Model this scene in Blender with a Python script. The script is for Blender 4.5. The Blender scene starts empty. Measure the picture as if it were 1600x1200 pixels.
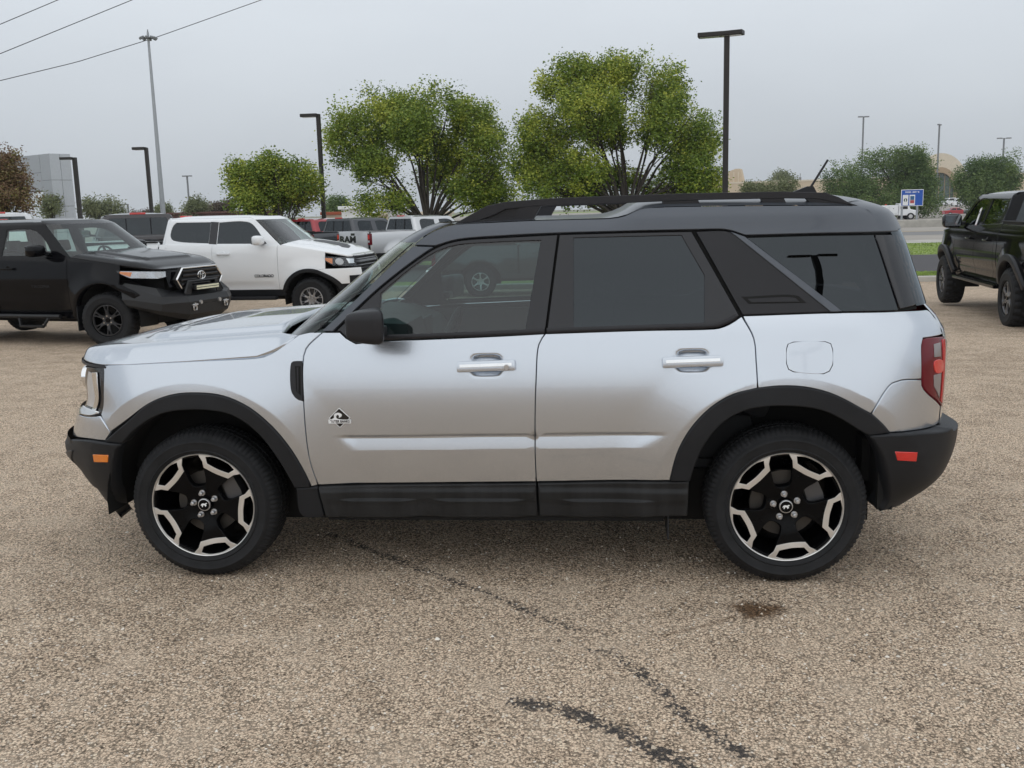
import bpy, bmesh, math, random
import numpy as np
from mathutils import Vector, Matrix
from mathutils.geometry import delaunay_2d_cdt

random.seed(7)
rng = np.random.default_rng(7)
SC = bpy.context.scene
COL = SC.collection
R = math.radians

# ------------------------------------------------------------------ camera
CAM_POS = np.array([0.562, -4.2591, 1.6763])
CAM_YAW, CAM_PITCH, CAM_ROLL, CAM_F = -0.0997, 0.1736, 0.0261, 1546.4   # F in pixels of a 1600 px wide picture
_f = np.array([math.sin(CAM_YAW) * math.cos(CAM_PITCH), math.cos(CAM_YAW) * math.cos(CAM_PITCH), -math.sin(CAM_PITCH)])
_r0 = np.array([math.cos(CAM_YAW), -math.sin(CAM_YAW), 0.0])
_d0 = np.cross(_f, _r0)
_r = _r0 * math.cos(CAM_ROLL) + _d0 * math.sin(CAM_ROLL)
_d = -_r0 * math.sin(CAM_ROLL) + _d0 * math.cos(CAM_ROLL)
cam = bpy.data.cameras.new('camera')
camo = bpy.data.objects.new('camera', cam)
COL.objects.link(camo)
cam.sensor_width = 36.0
cam.lens = CAM_F / 1600.0 * 36.0
cam.clip_end = 4000.0
cam.clip_start = 0.05
mm = Matrix.Identity(4)
for i in range(3):
    mm[i][0], mm[i][1], mm[i][2], mm[i][3] = _r[i], -_d[i], -_f[i], CAM_POS[i]
camo.matrix_world = mm
SC.camera = camo

# ------------------------------------------------------------------ world: even overcast sky
SUN_ELEV, SUN_AZ = R(58), R(172)
world = bpy.data.worlds.new('World')
SC.world = world
world.use_nodes = True
wt = world.node_tree
wt.nodes.clear()
sky = wt.nodes.new('ShaderNodeTexSky')
sky.sky_type = 'NISHITA'
sky.sun_disc = False
sky.sun_elevation = SUN_ELEV
sky.sun_rotation = SUN_AZ
sky.air_density = 1.0
sky.dust_density = 6.0
hsv = wt.nodes.new('ShaderNodeHueSaturation')
hsv.inputs['Saturation'].default_value = 0.30
wt.links.new(sky.outputs[0], hsv.inputs['Color'])
bg1 = wt.nodes.new('ShaderNodeBackground')
bg1.inputs[1].default_value = 0.05
wt.links.new(hsv.outputs[0], bg1.inputs[0])
bg2 = wt.nodes.new('ShaderNodeBackground')          # the cloud deck: even grey light from everywhere
bg2.inputs[0].default_value = (0.720, 0.765, 0.825, 1)
bg2.inputs[1].default_value = 1.0
ctc = wt.nodes.new('ShaderNodeTexCoord')
cmp_ = wt.nodes.new('ShaderNodeMapping'); cmp_.inputs['Scale'].default_value = (1.0, 1.0, 2.6)
wt.links.new(ctc.outputs['Generated'], cmp_.inputs[0])
cnz = wt.nodes.new('ShaderNodeTexNoise'); cnz.inputs['Scale'].default_value = 2.3; cnz.inputs['Detail'].default_value = 5.0; cnz.inputs['Roughness'].default_value = 0.5
wt.links.new(cmp_.outputs[0], cnz.inputs['Vector'])
crp = wt.nodes.new('ShaderNodeValToRGB')
crp.color_ramp.elements[0].position = 0.30; crp.color_ramp.elements[0].color = (0.755, 0.815, 0.882, 1)
crp.color_ramp.elements[1].position = 0.70; crp.color_ramp.elements[1].color = (0.842, 0.905, 0.970, 1)
wt.links.new(cnz.outputs['Fac'], crp.inputs[0])
# the deck greys towards the horizon on the side away from the sun
csp = wt.nodes.new('ShaderNodeSeparateXYZ'); wt.links.new(ctc.outputs['Generated'], csp.inputs[0])
cel = wt.nodes.new('ShaderNodeMapRange'); cel.interpolation_type = 'SMOOTHSTEP'
for k_i, v_i in ((1, -0.02), (2, 0.24), (3, 1.0), (4, 0.0)): cel.inputs[k_i].default_value = v_i
wt.links.new(csp.outputs[2], cel.inputs[0])
caw = wt.nodes.new('ShaderNodeMapRange')
for k_i, v_i in ((1, -0.3), (2, 0.7), (3, 0.0), (4, 0.27)): caw.inputs[k_i].default_value = v_i
wt.links.new(csp.outputs[1], caw.inputs[0])
cmu = wt.nodes.new('ShaderNodeMath'); cmu.operation = 'MULTIPLY'; wt.links.new(cel.outputs[0], cmu.inputs[0]); wt.links.new(caw.outputs[0], cmu.inputs[1])
csu = wt.nodes.new('ShaderNodeMath'); csu.operation = 'SUBTRACT'; csu.inputs[0].default_value = 1.0; wt.links.new(cmu.outputs[0], csu.inputs[1])
cml = wt.nodes.new('ShaderNodeVectorMath'); cml.operation = 'SCALE'; wt.links.new(crp.outputs[0], cml.inputs[0]); wt.links.new(csu.outputs[0], cml.inputs['Scale'])
wt.links.new(cml.outputs[0], bg2.inputs[0])
mixs = wt.nodes.new('ShaderNodeMixShader')
mixs.inputs[0].default_value = 0.88
wt.links.new(bg1.outputs[0], mixs.inputs[1])
wt.links.new(bg2.outputs[0], mixs.inputs[2])
wo = wt.nodes.new('ShaderNodeOutputWorld')
wt.links.new(mixs.outputs[0], wo.inputs[0])

sun = bpy.data.lights.new('sun', 'SUN')
sun.energy = 0.82
sun.angle = R(130)
sun.color = (1.0, 0.96, 0.90)
suno = bpy.data.objects.new('sun', sun)
COL.objects.link(suno)
sd = Vector((math.sin(SUN_AZ) * math.cos(SUN_ELEV), math.cos(SUN_AZ) * math.cos(SUN_ELEV), math.sin(SUN_ELEV)))
suno.rotation_euler = sd.to_track_quat('Z', 'Y').to_euler()
suno.location = (0, -20, 40)

SC.view_settings.view_transform = 'Standard'
SC.view_settings.look = 'None'
SC.view_settings.exposure = 0.0
SC.view_settings.gamma = 1.0
SC.view_settings.use_curve_mapping = False
SC.render.engine = 'CYCLES'
SC.cycles.max_bounces = 10
SC.cycles.transparent_max_bounces = 24
SC.cycles.use_denoising = True

# ------------------------------------------------------------------ pixel helpers (photo pixels, 1600 x 1200)
def ray(px, py):
    return _f + _r * ((px - 800.0) / CAM_F) + _d * ((py - 600.0) / CAM_F)
def at_y(px, py, Y):
    v = ray(px, py); return CAM_POS + v * ((Y - CAM_POS[1]) / v[1])
def at_z(px, py, Z=0.0):
    v = ray(px, py); return CAM_POS + v * ((Z - CAM_POS[2]) / v[2])
def at_d(px, py, D):
    v = ray(px, py); return CAM_POS + v * D
def to_px(W):
    v = np.asarray(W, float) - CAM_POS
    z = v @ _f
    return np.stack([800 + CAM_F * (v @ _r) / z, 600 + CAM_F * (v @ _d) / z], -1)

# ------------------------------------------------------------------ objects and tags
def tag(o, label=None, cat=None, group=None, kind=None):
    if label: o['label'] = label
    if cat: o['category'] = cat
    if group: o['group'] = group
    if kind: o['kind'] = kind
    return o
def empty(name, loc=(0, 0, 0), rz=0.0, parent=None):
    o = bpy.data.objects.new(name, None)
    COL.objects.link(o)
    o.location = loc
    o.rotation_euler = (0, 0, rz)
    o.empty_display_size = 0.2
    o.parent = parent
    return o
def link_mesh(name, me, mat, parent=None):
    o = bpy.data.objects.new(name, me)
    COL.objects.link(o)
    if mat is not None and not me.materials:
        for m in (mat if isinstance(mat, (list, tuple)) else [mat]):
            me.materials.append(m)
    o.parent = parent
    return o
def mirror_copy(o, parent=None, deep=True):
    c = o.copy(); COL.objects.link(c)
    c.parent = parent if parent is not None else o.parent
    c.location.y = -o.location.y
    c.scale.y = -o.scale.y
    if deep:
        for ch in o.children:
            copy_tree(ch, c)
    return c
def copy_tree(o, parent=None):
    kids = list(o.children)
    c = o.copy(); COL.objects.link(c); c.parent = parent
    for ch in kids: copy_tree(ch, c)
    return c

class MB:
    """collects simple solids; build() links them as one mesh object"""
    def __init__(s): s.v = []; s.f = []; s.m = []; s.mi = 0
    def add(s, vs, fs):
        b = len(s.v); s.v += [tuple(map(float, v)) for v in vs]
        s.f += [tuple(b + i for i in f) for f in fs]; s.m += [s.mi] * len(fs)
    def box(s, x0, x1, y0, y1, z0, z1, M=None, ch=0.0):
        if ch <= 0:
            vs = [(x, y, z) for x in (x0, x1) for y in (y0, y1) for z in (z0, z1)]
            fs = [(0, 1, 3, 2), (4, 6, 7, 5), (0, 4, 5, 1), (2, 3, 7, 6), (0, 2, 6, 4), (1, 5, 7, 3)]
        else:
            bm = bmesh.new()
            bmesh.ops.create_cube(bm, size=1.0)
            for v in bm.verts:
                v.co = Vector(((x0 + x1) / 2 + v.co.x * (x1 - x0), (y0 + y1) / 2 + v.co.y * (y1 - y0), (z0 + z1) / 2 + v.co.z * (z1 - z0)))
            bmesh.ops.bevel(bm, geom=list(bm.edges), offset=ch, segments=2, affect='EDGES', profile=0.6)
            bm.verts.index_update()
            vs = [tuple(v.co) for v in bm.verts]; fs = [tuple(v.index for v in f.verts) for f in bm.faces]
            bm.free()
        if M is not None: vs = [tuple(M @ Vector(v)) for v in vs]
        s.add(vs, fs); return s
    def tube(s, pts, rad, n=8, cap=True):
        pts = [Vector(p) for p in pts]
        rad = rad if isinstance(rad, (list, tuple)) else [rad] * len(pts)
        vs = []; fs = []
        up = Vector((0, 0, 1))
        for i, p in enumerate(pts):
            t = (pts[min(i + 1, len(pts) - 1)] - pts[max(i - 1, 0)]).normalized()
            a = up if abs(t.z) < 0.95 else Vector((1, 0, 0))
            x = t.cross(a).normalized(); y = x.cross(t)
            for k in range(n):
                an = 2 * math.pi * k / n
                vs.append(tuple(p + (x * math.cos(an) + y * math.sin(an)) * rad[i]))
        for i in range(len(pts) - 1):
            for k in range(n):
                k2 = (k + 1) % n
                fs.append((i * n + k, i * n + k2, (i + 1) * n + k2, (i + 1) * n + k))
        if cap:
            fs.append(tuple(range(n))[::-1]); fs.append(tuple((len(pts) - 1) * n + k for k in range(n)))
        s.add(vs, fs); return s
    def lathe(s, prof, n=32, axis='y', c=(0, 0, 0), close=False):
        """prof: (radius, along-axis)"""
        vs = []; fs = []
        for k in range(n):
            a = 2 * math.pi * k / n
            for (r, h) in prof:
                p = (r * math.cos(a), h, r * math.sin(a)) if axis == 'y' else ((r * math.cos(a), r * math.sin(a), h) if axis == 'z' else (h, r * math.cos(a), r * math.sin(a)))
                vs.append((p[0] + c[0], p[1] + c[1], p[2] + c[2]))
        m = len(prof)
        for k in range(n):
            k2 = (k + 1) % n
            for i in range(m - 1):
                fs.append((k * m + i, k * m + i + 1, k2 * m + i + 1, k2 * m + i))
        s.add(vs, fs); return s
    def prism(s, poly, y0, y1, M=None):
        """poly in (x,z), extruded along y"""
        n = len(poly)
        vs = [(p[0], y0, p[1]) for p in poly] + [(p[0], y1, p[1]) for p in poly]
        fs = [tuple(range(n)), tuple(range(2 * n - 1, n - 1, -1))] + [(i, n + i, n + (i + 1) % n, (i + 1) % n) for i in range(n)]
        if M is not None: vs = [tuple(M @ Vector(v)) for v in vs]
        s.add(vs, fs); return s
    def build(s, name, mat, parent=None, smooth=None, fix=True):
        me = bpy.data.meshes.new(name)
        me.from_pydata(s.v, [], s.f)
        if fix:
            bm = bmesh.new(); bm.from_mesh(me)
            bmesh.ops.recalc_face_normals(bm, faces=list(bm.faces))
            bm.to_mesh(me); bm.free()
        if smooth is not None:
            me.shade_smooth()
            if smooth < 180: me.set_sharp_from_angle(angle=R(smooth))
        if isinstance(mat, (list, tuple)):
            for p, mi in zip(me.polygons, s.m): p.material_index = mi
        return link_mesh(name, me, mat, parent)
def put(o, loc=None, rot=None, scale=None):
    if loc is not None: o.location = loc
    if rot is not None: o.rotation_euler = rot
    if scale is not None: o.scale = scale
    return o

# ------------------------------------------------------------------ materials
MAT = {}
def _nodes(name):
    m = bpy.data.materials.new(name); m.use_nodes = True
    nt = m.node_tree
    return m, nt, nt.nodes['Principled BSDF']
def nd(nt, typ, **kw):
    n = nt.nodes.new(typ)
    for k, v in kw.items():
        if k.startswith('i_'):
            key = k[2:]
            key = int(key) if key.isdigit() else key.replace('_', ' ')
            n.inputs[key].default_value = v
        else: setattr(n, k, v)
    return n
def ramp(nt, stops, fac=None, interp='LINEAR'):
    n = nt.nodes.new('ShaderNodeValToRGB')
    cr = n.color_ramp; cr.interpolation = interp
    while len(cr.elements) > 1: cr.elements.remove(cr.elements[0])
    cr.elements[0].position = stops[0][0]; cr.elements[0].color = (*stops[0][1], 1)
    for p, c in stops[1:]:
        e = cr.elements.new(p); e.color = (*c, 1)
    if fac is not None: nt.links.new(fac, n.inputs[0])
    return n
def pmat(name, col, rough=0.5, metal=0.0, coat=0.0, var=0.12, scale=8.0, spec=0.5, bump=0.0, bscale=200.0, coat_rough=0.03, emit=None, rvar=0.15, stretch=None):
    if name in MAT: return MAT[name]
    m, nt, b = _nodes(name)
    tc = nd(nt, 'ShaderNodeTexCoord')
    vec = tc.outputs['Object']
    if stretch:
        mp = nd(nt, 'ShaderNodeMapping'); mp.inputs['Scale'].default_value = stretch
        nt.links.new(vec, mp.inputs[0]); vec = mp.outputs[0]
    nz = nd(nt, 'ShaderNodeTexNoise', i_Scale=scale, i_Detail=5.0, i_Roughness=0.6)
    nt.links.new(vec, nz.inputs['Vector'])
    c0 = tuple(max(0.0, x * (1 - var)) for x in col); c1 = tuple(min(1.0, x * (1 + var)) for x in col)
    rp = ramp(nt, [(0.3, c0), (0.7, c1)], nz.outputs['Fac'])
    nt.links.new(rp.outputs[0], b.inputs['Base Color'])
    mr = nd(nt, 'ShaderNodeMapRange', i_3=max(0.0, rough * (1 - rvar)), i_4=min(1.0, rough * (1 + rvar)))
    nt.links.new(nz.outputs['Fac'], mr.inputs[0]); nt.links.new(mr.outputs[0], b.inputs['Roughness'])
    b.inputs['Metallic'].default_value = metal
    b.inputs['Coat Weight'].default_value = coat
    b.inputs['Coat Roughness'].default_value = coat_rough
    b.inputs['Specular IOR Level'].default_value = spec
    if emit:
        b.inputs['Emission Color'].default_value = (*emit[0], 1); b.inputs['Emission Strength'].default_value = emit[1]
    if bump > 0:
        n2 = nd(nt, 'ShaderNodeTexNoise', i_Scale=bscale, i_Detail=3.0)
        nt.links.new(tc.outputs['Object'], n2.inputs['Vector'])
        bp = nd(nt, 'ShaderNodeBump', i_Strength=bump, i_Distance=0.002)
        nt.links.new(n2.outputs['Fac'], bp.inputs['Height']); nt.links.new(bp.outputs[0], b.inputs['Normal'])
    MAT[name] = m
    return m
def glass_mat(name, tint, rough=0.0, ior=1.5, refl=(1, 1, 1)):
    """thin tinted pane: see-through by its tint, mirror by Fresnel"""
    if name in MAT: return MAT[name]
    m = bpy.data.materials.new(name); m.use_nodes = True
    nt = m.node_tree; nt.nodes.clear()
    tr = nd(nt, 'ShaderNodeBsdfTransparent'); tr.inputs[0].default_value = (*tint, 1)
    gl = nd(nt, 'ShaderNodeBsdfGlossy'); gl.inputs[0].default_value = (*refl, 1); gl.inputs['Roughness'].default_value = rough
    f0 = ((ior - 1) / (ior + 1)) ** 2             # Schlick, alike from both sides of the thin pane
    lw = nd(nt, 'ShaderNodeLayerWeight', i_Blend=0.5)
    pw = nd(nt, 'ShaderNodeMath', operation='POWER', i_1=5.0); nt.links.new(lw.outputs['Facing'], pw.inputs[0])
    fr = nd(nt, 'ShaderNodeMath', operation='MULTIPLY_ADD', i_1=1 - f0, i_2=f0); nt.links.new(pw.outputs[0], fr.inputs[0])
    tc = nd(nt, 'ShaderNodeTexCoord')
    nz = nd(nt, 'ShaderNodeTexNoise', i_Scale=3.0, i_Detail=3.0); nt.links.new(tc.outputs['Object'], nz.inputs['Vector'])
    bp = nd(nt, 'ShaderNodeBump', i_Strength=0.02, i_Distance=0.01); nt.links.new(nz.outputs['Fac'], bp.inputs['Height'])
    nt.links.new(bp.outputs[0], gl.inputs['Normal'])
    mx = nd(nt, 'ShaderNodeMixShader')
    nt.links.new(fr.outputs[0], mx.inputs[0]); nt.links.new(tr.outputs[0], mx.inputs[1]); nt.links.new(gl.outputs[0], mx.inputs[2])
    o = nd(nt, 'ShaderNodeOutputMaterial'); nt.links.new(mx.outputs[0], o.inputs[0])
    MAT[name] = m
    return m
def paint(name, col, metal=0.75, rough=0.34, coat=1.0, flake=0.10, dust=0.10, spec=0.5):
    """clear-coated car paint with fine metal flake and a film of dust"""
    if name in MAT: return MAT[name]
    m, nt, b = _nodes(name)
    # slightly darker flop at grazing view, as metal flake has
    lw = nd(nt, 'ShaderNodeLayerWeight', i_Blend=0.35)
    rp = ramp(nt, [(0.0, tuple(min(1, x * (1 + flake)) for x in col)), (1.0, tuple(x * (1 - flake) for x in col))], lw.outputs['Facing'])
    nt.links.new(rp.outputs[0], b.inputs['Base Color'])
    b.inputs['Roughness'].default_value = rough
    b.inputs['Metallic'].default_value = metal
    b.inputs['Specular IOR Level'].default_value = spec
    b.inputs['Coat Weight'].default_value = coat
    b.inputs['Coat Roughness'].default_value = 0.04
    MAT[name] = m
    return m

M_SILVER = paint('silver_paint', (0.555, 0.590, 0.640), 0.92, 0.26, flake=0.012, dust=0.0)
M_ROOF = paint('dark_grey_roof_paint', (0.072, 0.081, 0.097), 0.35, 0.36, 0.30)
M_GLOSSBLACK = pmat('gloss_black_trim', (0.008, 0.008, 0.011), 0.14, 0, 0.3, spec=0.4)
M_SATIN = pmat('satin_black_trim', (0.016, 0.016, 0.019), 0.40, 0, 0.0, spec=0.35)
M_CLAD = pmat("grained_black_plastic", (0.0125, 0.0135, 0.016), 0.50, spec=0.30, metal=0, bump=0.25, bscale=700.0, var=0.25, scale=5.0)
M_SILL = pmat('dusty_sill_plastic', (0.016, 0.0165, 0.0175), 0.5, 0, 0, var=0.40, scale=16.0, spec=0.3, stretch=(1.0, 1.0, 0.12))
M_RUBBER = pmat('tyre_rubber', (0.0165, 0.0170, 0.0185), 0.68, spec=0.25, bump=0.2, bscale=300.0, var=0.3, scale=14.0)
M_DARK = pmat('dark_void', (0.006, 0.006, 0.006), 0.9)
M_UNDER = pmat('underbody', (0.006, 0.006, 0.006), 0.9)
M_CHROME = pmat('chrome', (0.80, 0.80, 0.80), 0.10, 1.0, var=0.04)
M_MACHINED = pmat('machined_alloy', (0.74, 0.725, 0.70), 0.30, 0.80, var=0.06)
M_RIMBLACK = pmat('black_wheel_paint', (0.003, 0.003, 0.0035), 0.20, 0, 0.0, spec=0.12)
M_RIMGREY = pmat('grey_wheel_paint', (0.10, 0.10, 0.105), 0.35, 0.5, 0.3)
M_ALLOY = pmat('silver_alloy', (0.55, 0.55, 0.56), 0.30, 0.9)
M_STEEL = pmat('brake_steel', (0.07, 0.063, 0.056), 0.5, 0.6)
M_GLASS_F = glass_mat('tinted_front_glass', (0.42, 0.57, 0.56), ior=1.70)
M_GLASS_W = glass_mat('windscreen_glass', (0.62, 0.74, 0.70))
M_GLASS_P = glass_mat('privacy_glass', (0.018, 0.019, 0.021), ior=1.66, refl=(.86, .94, 1.0))
M_LENS = glass_mat('clear_lens', (0.90, 0.92, 0.93))
M_REDLENS = pmat('red_lens', (0.42, 0.006, 0.010), 0.10, 0, 0.2, spec=0.3)
M_DARKRED = pmat('dark_red_lens', (0.125, 0.003, 0.010), 0.12, 0, 0.15, spec=0.3)
M_BRIGHTRED = pmat('bright_red_lens', (0.62, 0.02, 0.015), 0.12, 0, 1.0)
M_AMBER = pmat('amber_lens', (0.75, 0.20, 0.01), 0.12, 0, 1.0)
M_WHITELENS = pmat('white_lens', (0.50, 0.50, 0.51), 0.15, 0.1, 0.6)
M_SEAT = pmat('dark_seat_cloth', (0.022, 0.023, 0.026), 0.85)
M_DASH = pmat('dashboard_plastic', (0.028, 0.029, 0.032), 0.7)
M_WHITE = pmat('white_marking', (0.80, 0.80, 0.80), 0.4, var=0.04)
M_BADGEBLACK = pmat('badge_black', (0.008, 0.008, 0.009), 0.2, 0, 0.5)

# ------------------------------------------------------------------ curved shells and panels cut from them
def spline(xs, ys):
    """natural cubic spline, linear outside"""
    xs = np.array(xs, float); ys = np.array(ys, float); n = len(xs)
    h = np.diff(xs); A = np.eye(n); b = np.zeros(n)
    for i in range(1, n - 1):
        A[i, i - 1] = h[i - 1]; A[i, i] = 2 * (h[i - 1] + h[i]); A[i, i + 1] = h[i]
        b[i] = 6 * ((ys[i + 1] - ys[i]) / h[i] - (ys[i] - ys[i - 1]) / h[i - 1])
    M = np.linalg.solve(A, b)
    def f(x):
        x = np.asarray(x, float)
        i = np.clip(np.searchsorted(xs, x) - 1, 0, n - 2)
        xc = np.clip(x, xs[0], xs[-1])
        a = xs[i + 1] - xc; c = xc - xs[i]; hh = h[i]
        v = (M[i] * a ** 3 + M[i + 1] * c ** 3) / (6 * hh) + (ys[i] / hh - M[i] * hh / 6) * a + (ys[i + 1] / hh - M[i + 1] * hh / 6) * c
        s0 = (ys[1] - ys[0]) / h[0] - h[0] * (2 * M[0] + M[1]) / 6
        s1 = (ys[-1] - ys[-2]) / h[-1] + h[-1] * (M[-2] + 2 * M[-1]) / 6
        return v + np.where(x < xs[0], (x - xs[0]) * s0, 0) + np.where(x > xs[-1], (x - xs[-1]) * s1, 0)
    return f
def lin(xs, ys):
    return lambda x: np.interp(x, xs, ys)
def sstep(a, b, x):
    u = np.clip((np.asarray(x, float) - a) / (b - a), 0, 1)
    return u * u * (3 - 2 * u)

class Shell:
    """body surface P(t,z): t runs along the side and on round the front (small t) and rear (large t) corners; y=-hw is the outermost side"""
    def __init__(s, hw, inset, tf, xf, bf, Lf, tr, xr, br, Lr):
        s.hw, s.inset = hw, inset
        s.tf, s.xf, s.bf, s.Lf = tf, xf, bf, Lf
        s.tr, s.xr, s.br, s.Lr = tr, xr, br, Lr
    def P(s, t, z):
        t = np.asarray(t, float); z = np.asarray(z, float)
        tf = s.tf(z); tr = s.tr(z)
        uf = (tf - t) / s.Lf; ur = (t - tr) / s.Lr
        pf = np.clip(uf, 0, 1) * math.pi / 2; pr = np.clip(ur, 0, 1) * math.pi / 2
        x = np.clip(t, tf, tr) - (tf - s.xf(z)) * np.sin(pf) + (s.xr(z) - tr) * np.sin(pr)
        y = s.inset(x, z) + s.bf * (1 - np.cos(pf)) + s.br * (1 - np.cos(pr))
        y = y + np.maximum(uf - 1, 0) * s.Lf + np.maximum(ur - 1, 0) * s.Lr
        return np.stack([x, -s.hw + y, z + 0 * x], -1)
    def N(s, t, z, e=1.5e-3):
        a = s.P(np.asarray(t) + e, z) - s.P(np.asarray(t) - e, z)
        b = s.P(t, np.asarray(z) + e) - s.P(t, np.asarray(z) - e)
        n = np.cross(a, b)
        return n / np.maximum(np.linalg.norm(n, axis=-1, keepdims=True), 1e-12)
    def solve(s, pix, M, sgn=1.0, off=0.0):
        """photo pixels -> (t,z) on this shell; M = 4x4 numpy of the vehicle, sgn=-1 when the traced side is the +y one"""
        pix = np.array([p[:2] for p in pix], float)
        def W(t, z):
            p = s.P(t, z) + (s.N(t, z) * off if off else 0)
            p = p * np.array([1, sgn, 1])
            return p @ M[:3, :3].T + M[:3, 3]
        Mi = np.linalg.inv(M)
        o = (Mi @ np.append(CAM_POS, 1))[:3]
        t = np.zeros(len(pix)); z = np.zeros(len(pix))
        for i, (a, b) in enumerate(pix):
            v = Mi[:3, :3] @ ray(a, b)
            k = (-s.hw * sgn - o[1]) / v[1]
            q = o + k * v
            t[i], z[i] = q[0], q[2]
        e = 1e-4
        for it in range(30):
            q = to_px(W(t, z)); r = pix - q
            jt = (to_px(W(t + e, z)) - q) / e; jz = (to_px(W(t, z + e)) - q) / e
            det = jt[:, 0] * jz[:, 1] - jz[:, 0] * jt[:, 1]
            det = np.where(np.abs(det) < 2e3, np.sign(det + 1e-9) * 2e3, det)
            dt = (r[:, 0] * jz[:, 1] - jz[:, 0] * r[:, 1]) / det
            dz = (jt[:, 0] * r[:, 1] - r[:, 0] * jt[:, 1]) / det
            t += np.clip(dt, -.1, .1); z += np.clip(dz, -.1, .1)
        return np.stack([t, z], -1)

def smooth_outline(pts, step):
    """closed outline; points with a third entry 1 are corners, the rest is run through as a smooth curve"""
    n = len(pts)
    P = np.array([p[:2] for p in pts], float); C = [len(p) > 2 and p[2] for p in pts]
    out = []
    for i in range(n):
        p1, p2 = P[i], P[(i + 1) % n]
        p0 = P[i - 1] if not C[i] else p1 - (p2 - p1)
        p3 = P[(i + 2) % n] if not C[(i + 1) % n] else p2 + (p2 - p1)
        L = np.linalg.norm(p2 - p1)
        m = max(1, int(round(L / step)))
        d1 = math.sqrt(max(np.linalg.norm(p1 - p0), 1e-9)); d2 = math.sqrt(max(L, 1e-9)); d3 = math.sqrt(max(np.linalg.norm(p3 - p2), 1e-9))
        t0, t1, t2, t3 = 0, d1, d1 + d2, d1 + d2 + d3
        for k in range(m):
            t = t1 + (t2 - t1) * k / m
            A1 = p0 * (t1 - t) / (t1 - t0) + p1 * (t - t0) / (t1 - t0)
            A2 = p1 * (t2 - t) / (t2 - t1) + p2 * (t - t1) / (t2 - t1)
            A3 = p2 * (t3 - t) / (t3 - t2) + p3 * (t - t2) / (t3 - t2)
            B1 = A1 * (t2 - t) / (t2 - t0) + A2 * (t - t0) / (t2 - t0)
            B2 = A2 * (t3 - t) / (t3 - t1) + A3 * (t - t1) / (t3 - t1)
            out.append(B1 * (t2 - t) / (t2 - t1) + B2 * (t - t1) / (t2 - t1))
    return np.array(out)
def poly_inset(P, d):
    """moves every outline point inward by d (either orientation)"""
    a = np.roll(P, 1, 0); c = np.roll(P, -1, 0)
    area = 0.5 * np.sum(P[:, 0] * c[:, 1] - c[:, 0] * P[:, 1])
    sg = 1 if area > 0 else -1
    def nrm(u):
        v = np.stack([-u[:, 1], u[:, 0]], -1); return v / np.maximum(np.linalg.norm(v, axis=1, keepdims=True), 1e-9)
    n1 = nrm(P - a); n2 = nrm(c - P)
    n = n1 + n2
    L = np.maximum(np.sum(n * n, 1), 0.35)
    return P + sg * d * n * (2.0 / L)[:, None]
def in_poly(q, P):
    x, y = q[:, 0], q[:, 1]; r = np.zeros(len(q), bool)
    x0, y0 = P[:, 0], P[:, 1]; x1, y1 = np.roll(x0, -1), np.roll(y0, -1)
    for i in range(len(P)):
        c = ((y0[i] > y) != (y1[i] > y))
        if y1[i] != y0[i]:
            r ^= c & (x < (x1[i] - x0[i]) * (y - y0[i]) / (y1[i] - y0[i]) + x0[i])
    return r
def dist_poly(q, P):
    d = np.full(len(q), 1e9); Q = np.roll(P, -1, 0)
    for i in range(len(P)):
        e = Q[i] - P[i]; L = max(e @ e, 1e-12)
        u = np.clip(((q - P[i]) @ e) / L, 0, 1)
        d = np.minimum(d, np.linalg.norm(q - P[i] - u[:, None] * e, axis=1))
    return d
def cdt(outline, holes, h, rows=None, extra=(), pts2=None):
    """triangles filling an outline minus holes, with inner points on a grid; returns 2D points, triangles (the outline's points come first)"""
    loops = [outline] + list(holes)
    pts = np.concatenate(loops); edges = []; b = 0
    for L in loops:
        n = len(L); edges += [(b + i, b + (i + 1) % n) for i in range(n)]; b += n
    x0, y0 = outline.min(0); x1, y1 = outline.max(0)
    gx = np.arange(x0 + h * .5, x1, h)
    gy = np.array(rows) if rows is not None else np.arange(y0 + h * .5, y1, h)
    g = np.array([(x, y) for y in gy for x in gx]).reshape(-1, 2)
    dh = np.full(len(g), h)
    for (a0, a1, b0, b1, hh) in extra:
        if len(g):
            kp = ~((g[:, 0] > a0) & (g[:, 0] < a1) & (g[:, 1] > b0) & (g[:, 1] < b1)); g = g[kp]; dh = dh[kp]
        e = np.array([(x, y) for y in np.arange(b0, b1, hh) for x in np.arange(a0, a1, hh)]).reshape(-1, 2)
        g = np.concatenate([g, e]); dh = np.concatenate([dh, np.full(len(e), hh)])
    if pts2 is not None:
        g = np.concatenate([g, pts2]); dh = np.concatenate([dh, np.full(len(pts2), 0.008)])
    if len(g):
        ok = in_poly(g, outline)
        for H in holes: ok &= ~in_poly(g, H)
        g = g[ok]; dh = dh[ok]
        if len(g):
            d = dist_poly(g, outline)
            for H in holes: d = np.minimum(d, dist_poly(g, H))
            g = g[d > dh * 0.45]
    allp = np.concatenate([pts, g]) if len(g) else pts
    vo, eo, fo, ov, oe, of = delaunay_2d_cdt([Vector(p) for p in allp], edges, [], 0, 1e-7)
    V = np.array([(v.x, v.y) for v in vo]); T = np.array([f[:] for f in fo if len(f) == 3])
    cen = V[T].mean(1)
    ok = in_poly(cen, outline)
    for H in holes: ok &= ~in_poly(cen, H)
    remap = {}
    for i, o in enumerate(ov):
        for k in o: remap[k] = i
    loop_ids = []; b = 0
    for L in loops:
        loop_ids.append([remap[b + i] for i in range(len(L))]); b += len(L)
    return V, T[ok], loop_ids

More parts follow.
